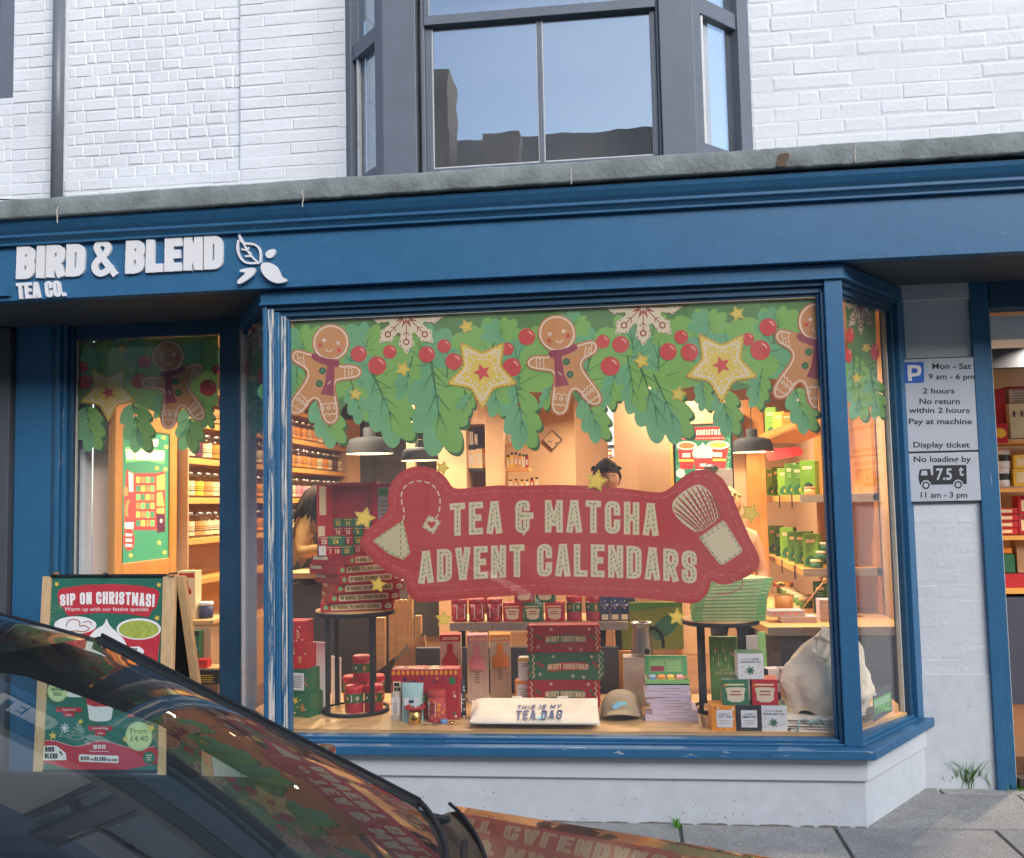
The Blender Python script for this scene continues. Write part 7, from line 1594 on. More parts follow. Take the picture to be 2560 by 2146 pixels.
def head(mb, c, s, yaw=0., pitch=0., matskin='skin'):
    """a head with brow, nose, lips and ears; c is its centre, s its height"""
    T = Matrix.Translation(c) @ Matrix.Rotation(yaw, 4, 'Z') @ Matrix.Rotation(pitch, 4, 'X'); old = mb.T; mb.T = T; mb.M(matskin, True); P = []
    n, k = 28, 18
    for j in range(k+1):
        t = j/k; z = (t-.5)*s; w = math.sin(math.pi*min(max(t, .001), .999))**.55
        wx = .37*s*w*(1 if t > .45 else .72+.28*t/.45); wy = .46*s*w*(1 if t > .4 else .8+.2*t/.4); row = []
        for i in range(n):
            a = 2*math.pi*i/n; x, y = wx*math.sin(a), -wy*math.cos(a); f = max(0, math.cos(a))
            nose = math.exp(-((x/(.055*s))**2))*math.exp(-(((t-.44)/.085)**2))*.1*s*f; brow = math.exp(-(((t-.58)/.03)**2))*.02*s*f**3; chin = math.exp(-(((t-.12)/.07)**2))*.03*s*f**6; eye = -math.exp(-(((abs(x)-.14*s)/(.06*s))**2))*math.exp(-(((t-.52)/.035)**2))*.03*s*f
            row.append((x, y-nose-brow-chin-eye, z))
        P.append(row)
    mb.grid(P, True)
    for sx in (-1, 1):
        mb.M(matskin, True); mb.lathe([(.001, -.02*s), (.05*s, -.01*s), (.06*s, .01*s), (.03*s, .02*s), (.001, .02*s)], (sx*.365*s, .02*s, -.02*s), 10, sy=1.0, ax='X')
        mb.M('pk_white', True); mb.lathe([(.001, -.02*s), (.03*s, -.01*s), (.035*s, .01*s)], (sx*.14*s, -.385*s, .02*s), 10, ax='Y', cap1=False); mb.M('eye_dark', True); mb.lathe([(.001, -.026*s), (.017*s, -.016*s)], (sx*.14*s, -.387*s, .02*s), 8, ax='Y', cap1=False)
        mb.M('hair_dark', True); mb.tube([(sx*.08*s, -.435*s, .1*s), (sx*.15*s, -.42*s, .115*s), (sx*.21*s, -.37*s, .1*s)], .012*s, 6)
    mb.M('lip', True); mb.tube([(-.09*s, -.39*s, -.22*s), (0, -.425*s, -.215*s), (.09*s, -.39*s, -.22*s)], [.008*s, .018*s, .008*s], 6)
    mb.T = old
def haircap(parent, c, s, mat, low=.0, name='hair', yaw=0., length=0., fringe=.72):
    mb = MB(mat).M(mat, True); mb.T = Matrix.Translation(c) @ Matrix.Rotation(yaw, 4, 'Z'); P = []; n = 36; rd = random.Random(3)
    for j in range(13):
        row = []
        for i in range(n):
            a = 2*math.pi*i/n; f = math.cos(a); tl = fringe+.05*math.sin(a*5+1)+.03*math.sin(a*11) if f > .55 else (low if f < .2 else low+(fringe-low)*(f-.2)/.35)
            t = tl+(1.04-tl)*(j/12); w = math.sin(math.pi*min(max(.02, t*.96), .985))**.55; k = 1.06+.035*math.sin(a*7+j*1.3)+.03*math.sin(a*13-j)
            row.append((.37*s*w*math.sin(a)*k*1.02, -.46*s*w*math.cos(a)*k*(1.05), (t-.5)*s*1.04-(length if j == 0 and f < .2 else 0)))
        P.append(row)
    mb.grid(P, True); mb.add(P[-1], [tuple(range(n))]); mb.T = None; return mb.build(name, parent)
def hand(mb, p, d, up, s=.09, curl=.5):
    """palm, four unequal fingers and a thumb leaving the side of the palm"""
    d = Vector(d).normalized(); up = (Vector(up)-d*d.dot(Vector(up))).normalized(); sd = d.cross(up); p = Vector(p); mb.M('skin', True)
    mb.tube([p-d*.02, p+d*s*.35, p+d*s*.85, p+d*s], [.024, .032, .034, .026], 10)
    for i, l in enumerate((.72, .85, .8, .62)):
        b = p+d*s*.95+sd*((i-1.5)*.019); q1 = b+d*s*l*.45-up*(s*.08*curl); q2 = q1+d*s*l*.3-up*(s*.22*curl); q3 = q2+d*s*l*.2-up*(s*.2*curl); mb.tube([b, q1, q2, q3], [.0092, .0088, .0078, .006], 8)
    b = p+d*s*.3+sd*.03; mb.tube([b, b+sd*.022+d*.025, b+sd*.026+d*.052-up*.008], [.0115, .01, .007], 8)
FL = .15
# worker bending over the counter at the left
Yp = 7.42; q = lambda x, y, dy=0.: at(x, y, Y=Yp+dy)
PA = thing('person', 'person with long dark hair in a mustard jumper bending over the left counter', 'person', (q(765, 1450).x, Yp, FL))
pel, bel, chs, nk = q(752, 1462), q(764, 1390), q(786, 1310), q(812, 1262)
shF, shB = q(762, 1304, -.17), q(800, 1296, .17); elF, wrF = q(752, 1384, -.26), q(806, 1372, -.34); elB, wrB = q(812, 1385, .22), q(838, 1368, .05)
hF, hB = pel+Vector((-.02, -.1, -.06)), pel+Vector((.02, .1, -.06))
V = [pel, bel, chs, nk, shF, elF, wrF, shB, elB, wrB, hF, Vector((hF.x+.02, hF.y, .58)), Vector((hF.x-.03, hF.y, FL+.1)), hB, Vector((hB.x+.03, hB.y, .58)), Vector((hB.x+.02, hB.y, FL+.1)), Vector((hF.x+.1, hF.y-.02, FL+.05)), Vector((hB.x+.15, hB.y, FL+.05))]
E = [(0, 1), (1, 2), (2, 3), (2, 4), (4, 5), (5, 6), (2, 7), (7, 8), (8, 9), (0, 10), (10, 11), (11, 12), (0, 13), (13, 14), (14, 15), (12, 16), (15, 17)]
rad = [.14, .135, .15, .055, .07, .055, .04, .07, .052, .038, .095, .07, .05, .095, .07, .05, .042, .042]
def mA(c):
    if (c-elF).length < .30 and c.y < Yp-.13 and c.z > elF.z-.1 or (c-elB).length < .27 and c.y > Yp+.15: return 'mustard'
    return 'denim' if c.z > FL+.1 else 'pk_black'
hd = q(832, 1262)
def exA(mb): hand(mb, wrF, (.9, -.1, -.2), (0, 0, 1)); hand(mb, wrB, (.8, -.5, -.1), (0, 0, 1)); mb.T = None; mb.M('skin', True); mb.tube([nk, hd], [.05, .05], 10); head(mb, hd+Vector((.02, 0, .02)), .23, R(60), R(25))
skin(V, E, rad, mA, 'body', PA, extra=exA)
haircap(PA, hd+Vector((.01, 0, .03)), .25, 'hair_dark', .1, yaw=R(60))
mb = MB('hair_dark').M('hair_dark', True); rd = random.Random(6)
for i in range(16):
    a = hd+Vector((-.04, rd.uniform(-.1, .06), .1)); e = q(rd.uniform(728, 800), rd.uniform(1262, 1312), -.2+rd.uniform(-.06, .08)); m_ = a.lerp(e, .55)+Vector((0, -.05, .06)); mb.tube([a, a.lerp(m_, .6)+Vector((0, -.02, .03)), m_, e], [.025, .032, .03, .008], 8)
mb.build('loose_hair', PA)
# worker behind the banner
def standing(lb, hx, hy, Y, s, hairm, shirt, yaw, hairlow, fr_):
    c = at(hx, hy, Y=Y); T = thing('person', lb, 'person', (c.x, Y, FL)); nk = c+Vector((0, .02, -.13)); ch = nk+Vector((0, .02, -.2)); bl = nk+Vector((0, .02, -.42)); pl = Vector((c.x, Y+.03, nk.z-.62))
    V = [pl, bl, ch, nk]; E = [(0, 1), (1, 2), (2, 3)]; rad = [.14, .13, .15, .055]
    for sx in (-1, 1):
        k = len(V); V += [ch+Vector((sx*.18, 0, .08)), ch+Vector((sx*.24, -.02, -.2)), ch+Vector((sx*.17, -.2, -.32)), pl+Vector((sx*.1, 0, -.08)), Vector((c.x+sx*.1, Y, FL+.48)), Vector((c.x+sx*.1, Y+.02, FL+.08)), Vector((c.x+sx*.11, Y-.12, FL+.05))]
        E += [(2, k), (k, k+1), (k+1, k+2), (0, k+3), (k+3, k+4), (k+4, k+5), (k+5, k+6)]; rad += [.07, .052, .036, .095, .065, .048, .042]
    def ex(mb):
        for sx in (-1, 1): hand(mb, ch+Vector((sx*.17, -.2, -.32)), (-sx*.4, -.9, -.1), (0, 0, 1))
        mb.M('skin', True); mb.T = None; mb.tube([nk, c], [.052, .055], 10); head(mb, c, s, yaw)
    skin(V, E, rad, lambda p: shirt if p.z > pl.z-.02 else 'denim', 'body', T, extra=ex); haircap(T, c+Vector((0, .012, .012)), s*1.02, hairm, hairlow, yaw=yaw, fringe=fr_)
    mb = MB(hairm).M(hairm, True); rd = random.Random(5)
    for i in range(34):
        a = rd.uniform(0, 6.28); u = rd.uniform(.1, 1); d = Vector((math.sin(a)*u*.36, -math.cos(a)*u*.44, .5-.2*u*u)); p = c+d*s; q = p+Vector((d.x*.5+rd.uniform(-.2, .2), d.y*.4, .12*(1-u)-.1*u))*s*.45; mb.tube([p, p.lerp(q, .5)+Vector((0, 0, .02*s)), q], [s*.05, s*.045, s*.008], 6)
    mb.build('hair_tuft', T)
standing('dark haired shop worker whose face is half hidden by a yellow star sticker', 1517, 1199, 7.0, .245, 'hair_dark', 'denim', R(8), .3, .66)
standing('fair haired person in a peach top mostly hidden behind the right end of the banner', 1820, 1264, 7.5, .23, 'hair_fair', 'shirt_peach', R(-30), .02, .8)

# ------------------------------------------------------------------ A-board on the pavement
pm('ab_pine', (206, 172, 128), .55, var=.12, vs=6, stretch=(9, 9, .8)); pm('ab_green', (44, 108, 90), .45, var=.1, vs=5); pm('ab_red', (190, 52, 62), .45, var=.03); pm('ab_white', (236, 234, 232), .45, var=.02); pm('ab_matcha', (166, 176, 76), .5, var=.2, vs=60); pm('ab_cream', (206, 222, 164), .5); pm('ab_brown', (160, 96, 60), .5)
nB = Vector((0, -1.08, .20)).normalized(); p0 = Vector((0, 5.22, .2))
z4 = lambda x, y: (x/2.839, 1380+y/2.839)
Z4 = lambda *a: [z4(a[i], a[i+1]) for i in range(0, len(a), 2)]
fb = lambda x, y, l: atp(x, y, p0+nB*l, nB)
AB = thing('sandwich_board', 'pine framed sandwich board with green festive drinks poster on the pavement', 'sandwich board', tuple(fb(265, 1950, 0)*1.0))
def bar(Q, d=.035):
    P = [fb(x, y, 0) for x, y in Q]; return P, [p-nB*d for p in P]
gl = lambda P: [P[0], P[1], Vector((P[2].x, P[2].y, P[2].z)), P[3]]
def leg(name, Q, d=.035):
    P, B = bar(Q, d); ext = lambda a, b: a+(b-a)*((a.z-.002)/(a.z-b.z)) if a.z > b.z else b
    P2 = [P[0], P[1], ext(P[1], P[2]), ext(P[0], P[3])]; B2 = [B[0], B[1], ext(B[1], B[2]), ext(B[0], B[3])]
    MB('ab_pine').hexa(P2, B2).build(name, AB, bev=.003)
leg('stile', Z4(300, 174, 362, 174, 300, 1512, 234, 1512)); leg('stile', Z4(1155, 174, 1240, 166, 1202, 1590, 1114, 1590))
P, B = bar(Z4(362, 160, 1180, 156, 1180, 178, 362, 178), .04); MB('black').hexa(P, B).build('top_rail', AB, bev=.002)
P, B = bar(Z4(300, 1545, 1114, 1548, 1112, 1575, 299, 1572), .03); MB('black').hexa(P, B).build('bottom_rail', AB, bev=.002)
P, B = bar(Z4(360, 176, 1157, 176, 1116, 1548, 300, 1546), .012); P = [p-nB*.012 for p in P]; B = [p-nB*.012 for p in B]; MB('ab_green').hexa(P, B).build('panel', AB)
top_ = fb(430, 1436, 0)
for px_, in ((1262,), (400,)):
    a = fb(*z4(px_, 170), 0)-nB*.02; MB('ab_pine').hexa([a+Vector((-.025, .0, 0)), a+Vector((.025, .0, 0)), Vector((a.x+.065, 5.74, .001)), Vector((a.x+.015, 5.74, .001))], [a+Vector((-.025, .04, 0)), a+Vector((.025, .04, 0)), Vector((a.x+.065, 5.775, .001)), Vector((a.x+.015, 5.775, .001))]).build('rear_leg', AB, bev=.003)
a = fb(*z4(400, 176), 0)-nB*.02; b = fb(*z4(1250, 176), 0)-nB*.02
MB('black').hexa([(a.x, a.y+.03, a.z), (b.x, b.y+.03, b.z), (b.x+.03, 5.73, .25), (a.x+.02, 5.73, .25)], [(a.x, a.y+.05, a.z), (b.x, b.y+.05, b.z), (b.x+.03, 5.745, .25), (a.x+.02, 5.745, .25)]).build('rear_panel', AB)
mb = MB('metal')
for x in (385, 765, 1228): c = fb(*z4(x, 168), .0); mb.cbox(c+Vector((0, .0, .012)), (.03, .05, .012))
mb.build('hinge', AB)
fb2 = lambda x, y, l: atp(x, y, p0-nB*.0112+nB*l, nB)
A = Art(fb2, .0005)
A.L(1); A.mat = 'ab_red'; A.poly(rounded(Z4(405, 300, 425, 262, 600, 235, 800, 228, 1000, 240, 1110, 265, 1135, 290, 1108, 400, 1080, 408, 1060, 465, 900, 440, 700, 432, 480, 455, 440, 385, 420, 380), 6, True))
A.poly(smooth(Z4(306, 1336, 380, 1334, 500, 1375, 560, 1380, 660, 1345, 740, 1335, 900, 1385, 1000, 1400, 1122, 1370, 1116, 1545, 300, 1545), True, 1))
A.L(3); A.mat = 'ab_white'; k = dict(t=.205, wide=.46, gap=.085)
A.text('SIP ON CHRISTMAS!', quadmap(z4(428, 366), z4(1095, 378), z4(424, 284), z4(1100, 280), twidth('SIP ON CHRISTMAS!', **k), 7), **k)
W = btext('Warm up with our festive specials', 0)[2]
A.label('Warm up with our festive specials', *z4(458, 420), 10.2, sx=(595/2.839)/(W*10.2), flip=-1)
A.dash([(x, y+1.2) for x, y in smooth(Z4(306, 1336, 380, 1334, 500, 1375, 560, 1380, 660, 1345, 740, 1335, 900, 1385, 1000, 1400, 1122, 1370), False, 2)], 1.3, 5, 3)
# cups
def cup(x, yt, yb, rt, rb, ry, fill, wb=.8):
    A.L(3); A.mat = 'ab_white'; A.poly(smooth(Z4(x-rt, yt, x+rt, yt, x+rb, yb-10, x+rb*.6, yb+14, x-rb*.6, yb+14, x-rb, yb-10), True, 1)); A.L(4); A.mat = 'ab_red'; f = lambda t: rt+(rb-rt)*t
    ym = yt+(yb-yt)*wb; A.poly(Z4(x-f(.06), yt+20, x+f(.06), yt+20, x+f(wb), ym, x+f(wb)*.5, ym+16, x-f(wb)*.5, ym+16, x-f(wb), ym)); A.L(5); A.mat = 'ab_white'; A.ell(*z4(x, yt), rt/2.839, ry/2.839, n=36); A.L(6); A.mat = fill; A.ell(*z4(x, yt+3), rt*.9/2.839, ry*.84/2.839, n=36)
    A.L(7); A.mat = 'pk_yellow'
    for i in range(6): A.ell(*z4(x+rt*.6*math.sin(i*2.1), yt+(yb-yt)*(.25+.09*i)), .9, n=7)
cup(535, 520, 1018, 150, 92, 62, 'ab_white', .86); cup(985, 548, 1090, 158, 100, 76, 'ab_matcha', .84)
A.L(8); A.mat = 'ab_brown'; A.stroke(smooth(Z4(470, 530, 480, 490, 530, 475, 570, 495, 560, 530, 600, 520, 640, 545, 600, 570, 540, 560, 500, 565), False), 2.6); A.stroke(smooth(Z4(590, 500, 640, 490, 650, 520), False), 2.2)
A.mat = 'ab_matcha'; 
cup(712, 700, 1190, 120, 88, 40, 'ab_white', .78); A.L(8); A.mat = 'ab_white'; A.poly(smooth(Z4(600, 690, 630, 600, 690, 540, 740, 520, 756, 462, 772, 520, 830, 570, 890, 630, 905, 700, 840, 740, 700, 745, 620, 730)))
rd = random.Random(14)
for i in range(46): A.mat = rd.choice(('pk_lilac', 'pk_grey', 'pk_card')); t = rd.random(); A.ell(*z4(755+(rd.random()-.5)*290*t, 500+t*220), rd.uniform(.8, 2.6), rd.uniform(.6, 1.6), rd.uniform(0, 3), 7)
A.L(9); A.mat = 'ab_white'; A.poly(Z4(915, 675, 990, 672, 1022, 700, 1018, 730, 915, 728)); A.L(10); A.mat = 'pk_black'; kk = dict(t=.24, wide=.52, gap=.1); A.text('BIRD', fit('BIRD', z4(925, 0)[0], z4(975, 0)[0], z4(0, 700)[1], z4(0, 682)[1], **kk), **kk)
for cx_, cy_, rx, ry, tx in ((408, 988, 70, 77, ('CAFFEINE', 'FREE!')), (985, 1310, 96, 104, ('From', '\u00a34.40'))):
    A.L(6); A.mat = 'ab_cream'; c = z4(cx_, cy_); A.ell(c[0], c[1], rx/2.839, ry/2.839, n=36); A.L(8); A.mat = 'pk_green'
    A.dash([(c[0]+(rx-7)/2.839*math.cos(a), c[1]+(ry-7)/2.839*math.sin(a)) for a in [2*math.pi*i/48 for i in range(48)]], .9, 4.5, 3, True)
    if tx[0] == 'From':
        for t_, y, h in ((tx[0], 1292, 15), (tx[1], 1345, 15)): W = btext(t_, 0)[2]; A.label(t_, z4(cx_, 0)[0]-h*W*.5, z4(0, y)[1], h, flip=-1)
    else:
        for t_, y, hw in ((tx[0], 988, 46), (tx[1], 1022, 32)): A.text(t_, fit(t_, z4(cx_-hw, 0)[0], z4(cx_+hw, 0)[0], z4(0, y)[1], z4(0, y-24)[1], **k), **k)
for cx_, cy_, t1, t2, w in ((488, 1120, 'Gingerbread', 'Latte', 92), (945, 1122, 'Eggnog', 'Latte', 78), (712, 1252, 'Snowball Mega', 'Latte', 86)):
    A.L(5); A.mat = 'ab_red'; A.poly(rounded(Z4(cx_-w, cy_-18, cx_+w, cy_-14, cx_+w, cy_+18, cx_+38, cy_+18, cx_+38, cy_+52, cx_-38, cy_+52, cx_-38, cy_+18, cx_-w, cy_+18), 3, True)); A.L(7); A.mat = 'ab_white'
    for t_, y, h in ((t1, cy_+7, 5.6), (t2, cy_+42, 5.6)): W = btext(t_, .01)[2]; A.label(t_, z4(cx_, 0)[0]-h*W*.42, z4(0, y)[1], h, sx=.84, bold=.01, flip=-1)
for x, y, r in ((403, 230, 7), (1128, 235, 7.5), (1115, 470, 8), (375, 1305, 11), (572, 1205, 8), (1075, 1250, 10), (888, 1330, 8)): A.L(7); A.mat = 'p_yellow'; A.poly(starpts(*z4(x, y), r, .48, .2*x))
for i in range(40): A.mat = 'p_yellow'; A.ell(*z4(rd.uniform(352, 440), rd.uniform(380, 500)), rd.uniform(.4, .9), n=6)
A.L(6); A.mat = 'ab_white'
for i in range(4): a = R(45*i); c = z4(460, 1250); A.stroke([(c[0]-12*math.cos(a), c[1]-12*math.sin(a)), (c[0]+12*math.cos(a), c[1]+12*math.sin(a))], 2.2)
A.poly(rounded(Z4(312, 1376, 400, 1376, 468, 1430, 472, 1478, 308, 1480), 3, True)); A.poly(rounded(Z4(560, 1438, 842, 1448, 842, 1500, 560, 1488), 4, True))
for x in (675, 706, 737): A.poly(rounded(Z4(x-12, 1370, x+12, 1370, x+12, 1398, x-12, 1398), 1, True))
A.dash([z4(636, 1415), z4(772, 1417)], 1.6, 3, 1); A.L(8); A.mat = 'ab_red'; A.label('f', *z4(670, 1393), 6, flip=-1); A.ring(*z4(706, 1384), 1.3, 2.6); A.ring(*z4(737, 1384), 1.5, 2.6)
A.mat = 'pk_black'; kk = dict(t=.22, wide=.5, gap=.1)
A.text('BIRD', fit('BIRD', z4(320, 0)[0], z4(385, 0)[0], z4(0, 1420)[1], z4(0, 1384)[1], **kk), **kk); A.text('BLEND', fit('BLEND', z4(318, 0)[0], z4(408, 0)[0], z4(0, 1468)[1], z4(0, 1430)[1], **kk), **kk)
A.ell(*z4(430, 1424), 4.5, 2.4, .8); A.ell(*z4(440, 1440), 3, 1.8, -.6); A.mat = 'pk_plum'
A.text('BIRD', fit('BIRD', z4(572, 0)[0], z4(632, 0)[0], z4(0, 1480)[1], z4(0, 1452)[1], **kk), **kk); A.text('AND', fit('AND', z4(636, 0)[0], z4(668, 0)[0], z4(0, 1481)[1], z4(0, 1466)[1], **kk), **kk); A.text('BLEND', fit('BLEND', z4(672, 0)[0], z4(750, 0)[0], z4(0, 1484)[1], z4(0, 1456)[1], **kk), **kk); A.text('TEA.COM', fit('TEA.COM', z4(754, 0)[0], z4(832, 0)[0], z4(0, 1487)[1], z4(0, 1468)[1], **kk), **kk)
A.L(6); A.mat = 'pk_green'; A.ell(*z4(1058, 1462), 15.5, 16.5); A.L(8); A.mat = 'ab_white'
for i in range(3): A.stroke([z4(1036+3*i, 1445+16*i), z4(1078-3*i, 1443+17*i)], 2)
A.build('poster', AB)

# ------------------------------------------------------------------ grass at the foot of the walls
def tuft(c, n, h, w, lb, sd):
    rd = random.Random(sd); mb = MB('grass')
    for i in range(n):
        x, y = c.x+rd.gauss(0, w), c.y+rd.uniform(-.05, .02); a = rd.uniform(0, 6.3); hh = h*rd.uniform(.35, 1)*math.exp(-((x-c.x)/(w*2))**2); ln = rd.uniform(-.6, .6); t = .006*rd.uniform(.7, 1.5); dx, dy = math.cos(a)*t, math.sin(a)*t
        P = []
        for j in range(5): f = j/4; k = (1-f**1.5); P.append(((x+ln*hh*f*f-dx*k, y-.3*hh*f*f*abs(math.sin(a))-dy*k, c.z-.01+hh*f), (x+ln*hh*f*f+dx*k, y-.3*hh*f*f*abs(math.sin(a))+dy*k, c.z-.01+hh*f)))
        mb.grid([list(r) for r in P])
    mb.build('grass_tuft', label=lb, cat='grass', group='grass tufts at the wall foot')
tuft(at(2420, 1966, Z=0), 320, .2, .075, 'large green grass tuft against the white pillar by the door frame', 1); tuft(at(2545, 1972, Z=0), 50, .06, .06, 'low grass tuft right of the blue door frame', 2); tuft(at(1692, 2062, Z=0)+Vector((0, -.01, 0)), 26, .06, .012, 'tiny grass tuft under the white bay plinth', 3)
tuft(at(2440, 2062, Z=0), 22, .012, .01, 'tiny weed in a joint of the pavement slabs', 4)

# ------------------------------------------------------------------ parked car in the foreground
pm('car_black', (30, 26, 28), .25, var=0, coat=1., spec=.5); pm('car_trim', (30, 34, 39), .5, spec=.3, var=.05); pm('car_rubber', (30, 32, 35), .85, var=.05); pm('car_inside', (38, 44, 50), .75, var=.1); pm('car_liner', (52, 54, 56), .85, var=.05); pm('tyre', (28, 28, 28), .8, bump=.002); pm('alloy', (170, 172, 176), .3, metal=1)
pm('lamp_red', (150, 22, 26), .2, coat=1); pm('lamp_clear', (200, 205, 210), .15, coat=1)
glass('car_glass', (.84, .92, .9), f0=.05, haze=.02); glass('car_glass_side', (.86, .93, .92), f0=.03, haze=.02)
GZ = -.12; YC = 2.0
CAR = thing('parked_car', 'dark glossy car parked at the kerb with the shop mirrored in windscreen and bonnet', 'car', (-1.1, YC, GZ))
aT = at(240, 1595, Y=2.70); aB = at(1048, 2012, Y=2.80)
N = 24
def hdr(s): return Vector((aT.x-.012*0+.02*(1-s*s), YC+s*(aT.y-YC), aT.z+.028*(1-s*s)))
def base(s): return Vector((aB.x+.2*(1-abs(s)**2.0), YC+s*(aB.y-YC), aB.z+.012*(1-s*s)))
S_ = [-1+2*i/N for i in range(N+1)]
P = []
for j in range(11):
    t = j/10; P.append([hdr(s).lerp(base(s), t)+Vector((.02, 0, .035))*math.sin(math.pi*t)*(1-s**4) for s in S_])
mb = MB('car_glass').M('car_glass', True); mb.grid(P); mb.build('windscreen', CAR)
# roof
rl = at(0, 1535, Y=2.70); slope = (rl.z-aT.z)/(rl.x-aT.x)
P = []
for i in range(17):
    t = i/16; x = aT.x-1.75*t; z = aT.z + (.16*math.sin(min(1, t*1.9)*math.pi/2) - .22*max(0, t-.5)**1.5)
    wv = (aT.y-YC)*(1-.06*t); P.append([Vector((x+.02*(1-s*s)*(1-t), YC+s*wv, z+.028*(1-s*s)-.012*max(0, abs(s)-.93)/.07)) for s in S_])
mb = MB('car_black').M('car_black', True); mb.grid(P); mb.build('roof', CAR)
for k in (0, N): MB('car_trim').M('car_trim', True).tube([r[k]+Vector((0, 0, .004)) for r in P], .007, 8).build('roof_edge', CAR)  # thin tube added along the roof edge to catch a highlight line
roof_edge = [[r[k] for r in P] for k in (0, N)]
# pillars, door frames, doors on both sides
o1 = at(88, 1686, Y=2.78); o2 = at(412, 1806, Y=2.78); o3 = at(640, 1940, Y=2.78); s1 = at(70, 1915, Y=2.78); s2 = at(423, 1940, Y=2.78)
for sd, ye in ((1, 1.), (-1, -1.)):
    my = lambda p: Vector((p[0], YC+ye*(p[1]-YC), p[2]))
    a, b = Vector(aT), Vector(aB); t = (b-a).normalized(); up = Vector((-t.z*-1, 0, t.x)).normalized(); up = Vector((.25, 0, .97)).normalized()
    mb = MB('car_trim'); off_ = Vector((0, .02, 0))
    q = [a+up*.004, b+up*.004, b-up*.036, a-up*.03]; nn = Vector((0, -.012, 0)); mb.hexa([my(p+nn) for p in q], [my(p+off_) for p in q])
    mb.M('car_rubber'); q = [a+up*.012+off_, b+up*.01+off_, b-up*.01+off_, a-up*.008+off_]; mb.hexa([my(p) for p in q], [my(p+off_*.5) for p in q]); mb.build('pillar_trim', CAR, bev=.004)
    # inner pillar and roof rail around the front door window
    e = roof_edge[1]; bx = Vector((aB.x-.04, 2.78, .80)); x_b = -2.52
    oi = [Vector((x_b+.06, 2.76, 1.20)), Vector((o1.x-.35, 2.77, 1.185)), Vector((o1.x, 2.775, o1.z)), Vector((o2.x, 2.78, o2.z)), Vector((o3.x, 2.78, o3.z))]
    ou = [Vector((x_b+.06, 2.68, 1.37)), Vector((o1.x-.35, 2.70, e[4].z-.015)), Vector((o1.x-.02, 2.70, e[1].z+.02)), a.lerp(b, .14)+Vector((-.02, 0, -.015)), a.lerp(b, .62)+Vector((-.02, 0, -.02))]
    mb = MB('car_liner')
    for i in range(4): mb.hexa([my(p) for p in (ou[i], ou[i+1], oi[i+1], oi[i])], [my(p+Vector((0, -.035, 0))) for p in (ou[i], ou[i+1], oi[i+1], oi[i])])
    q = [a.lerp(b, .62)+Vector((-.02, 0, -.02)), b+Vector((-.01, 0, -.01)), Vector((b.x-.02, 2.80, .74)), Vector((o3.x, 2.78, o3.z))]; mb.hexa([my(p) for p in q], [my(p+Vector((0, -.035, 0))) for p in q])
    mb.build('inner_pillar', CAR)
    dv = at(424, 1810, Y=2.78).x; dv2 = at(502, 1850, Y=2.78).x
    mb = MB('car_rubber'); mb.hexa([my(p) for p in ((dv, 2.785, .80), (dv2, 2.785, .80), (dv2, 2.785, .96), (dv, 2.785, 1.0))], [my(p) for p in ((dv, 2.76, .80), (dv2, 2.76, .80), (dv2, 2.76, .96), (dv, 2.76, 1.0))]); mb.build('quarter_post', CAR)
    mb = MB('car_inside'); q = [Vector((x_b, 2.74, s2.z+.02)), Vector((o3.x+.06, 2.76, s2.z-.005)), Vector((o3.x+.06, 2.74, .05)), Vector((x_b, 2.72, .05))]; mb.hexa([my(p) for p in q], [my(p+Vector((0, .03, 0))) for p in q]); q = [Vector((o3.x+.062, 2.76, s2.z-.005)), Vector((b.x+.1, 2.76, .74)), Vector((b.x+.1, 2.74, .05)), Vector((o3.x+.062, 2.74, .05))]; mb.hexa([my(p) for p in q], [my(p+Vector((0, .03, 0))) for p in q]); 
    mb.M('car_trim'); mb.hexa([my(p) for p in ((-2.2, 2.70, .72), (-1.45, 2.70, .68), (-1.45, 2.74, .66), (-2.2, 2.74, .70))], [my(p) for p in ((-2.2, 2.70, .67), (-1.45, 2.70, .63), (-1.45, 2.74, .62), (-2.2, 2.74, .66))]); mb.build('door_lining', CAR)
    mb = MB('car_glass_side'); q = [Vector((x_b+.06, 2.74, 1.22)), Vector((o1.x, 2.79, o1.z+.02)), Vector((o2.x, 2.795, o2.z+.02)), Vector((o3.x+.02, 2.795, o3.z)), Vector((o3.x, 2.795, .80)), Vector((x_b+.06, 2.785, .80))]; mb.add([my(p) for p in q], [(0, 1, 2, 3, 4, 5)]); mb.build('door_window', CAR)
    mb = MB('car_rubber'); q = [(x_b-.08, 2.66, 1.37), (x_b+.08, 2.66, 1.37), (x_b+.08, 2.8, .75), (x_b-.1, 2.8, .75)]; mb.hexa([my(p) for p in q], [my((p[0], p[1]-.05, p[2])) for p in q]); q = [(-3.2, 2.6, 1.2), (-3.3, 2.6, 1.2), (-3.75, 2.74, .78), (-3.4, 2.76, .78)]; mb.hexa([my(p) for p in q], [my((p[0], p[1]-.06, p[2])) for p in q]); mb.build('rear_pillar', CAR)
    mb = MB('car_glass_side'); q = [(x_b-.08, 2.67, 1.35), (-3.2, 2.62, 1.22), (-3.4, 2.78, .78), (x_b-.1, 2.79, .78)]; mb.add([my(p) for p in q], [(0, 1, 2, 3)]); mb.build('rear_window', CAR)
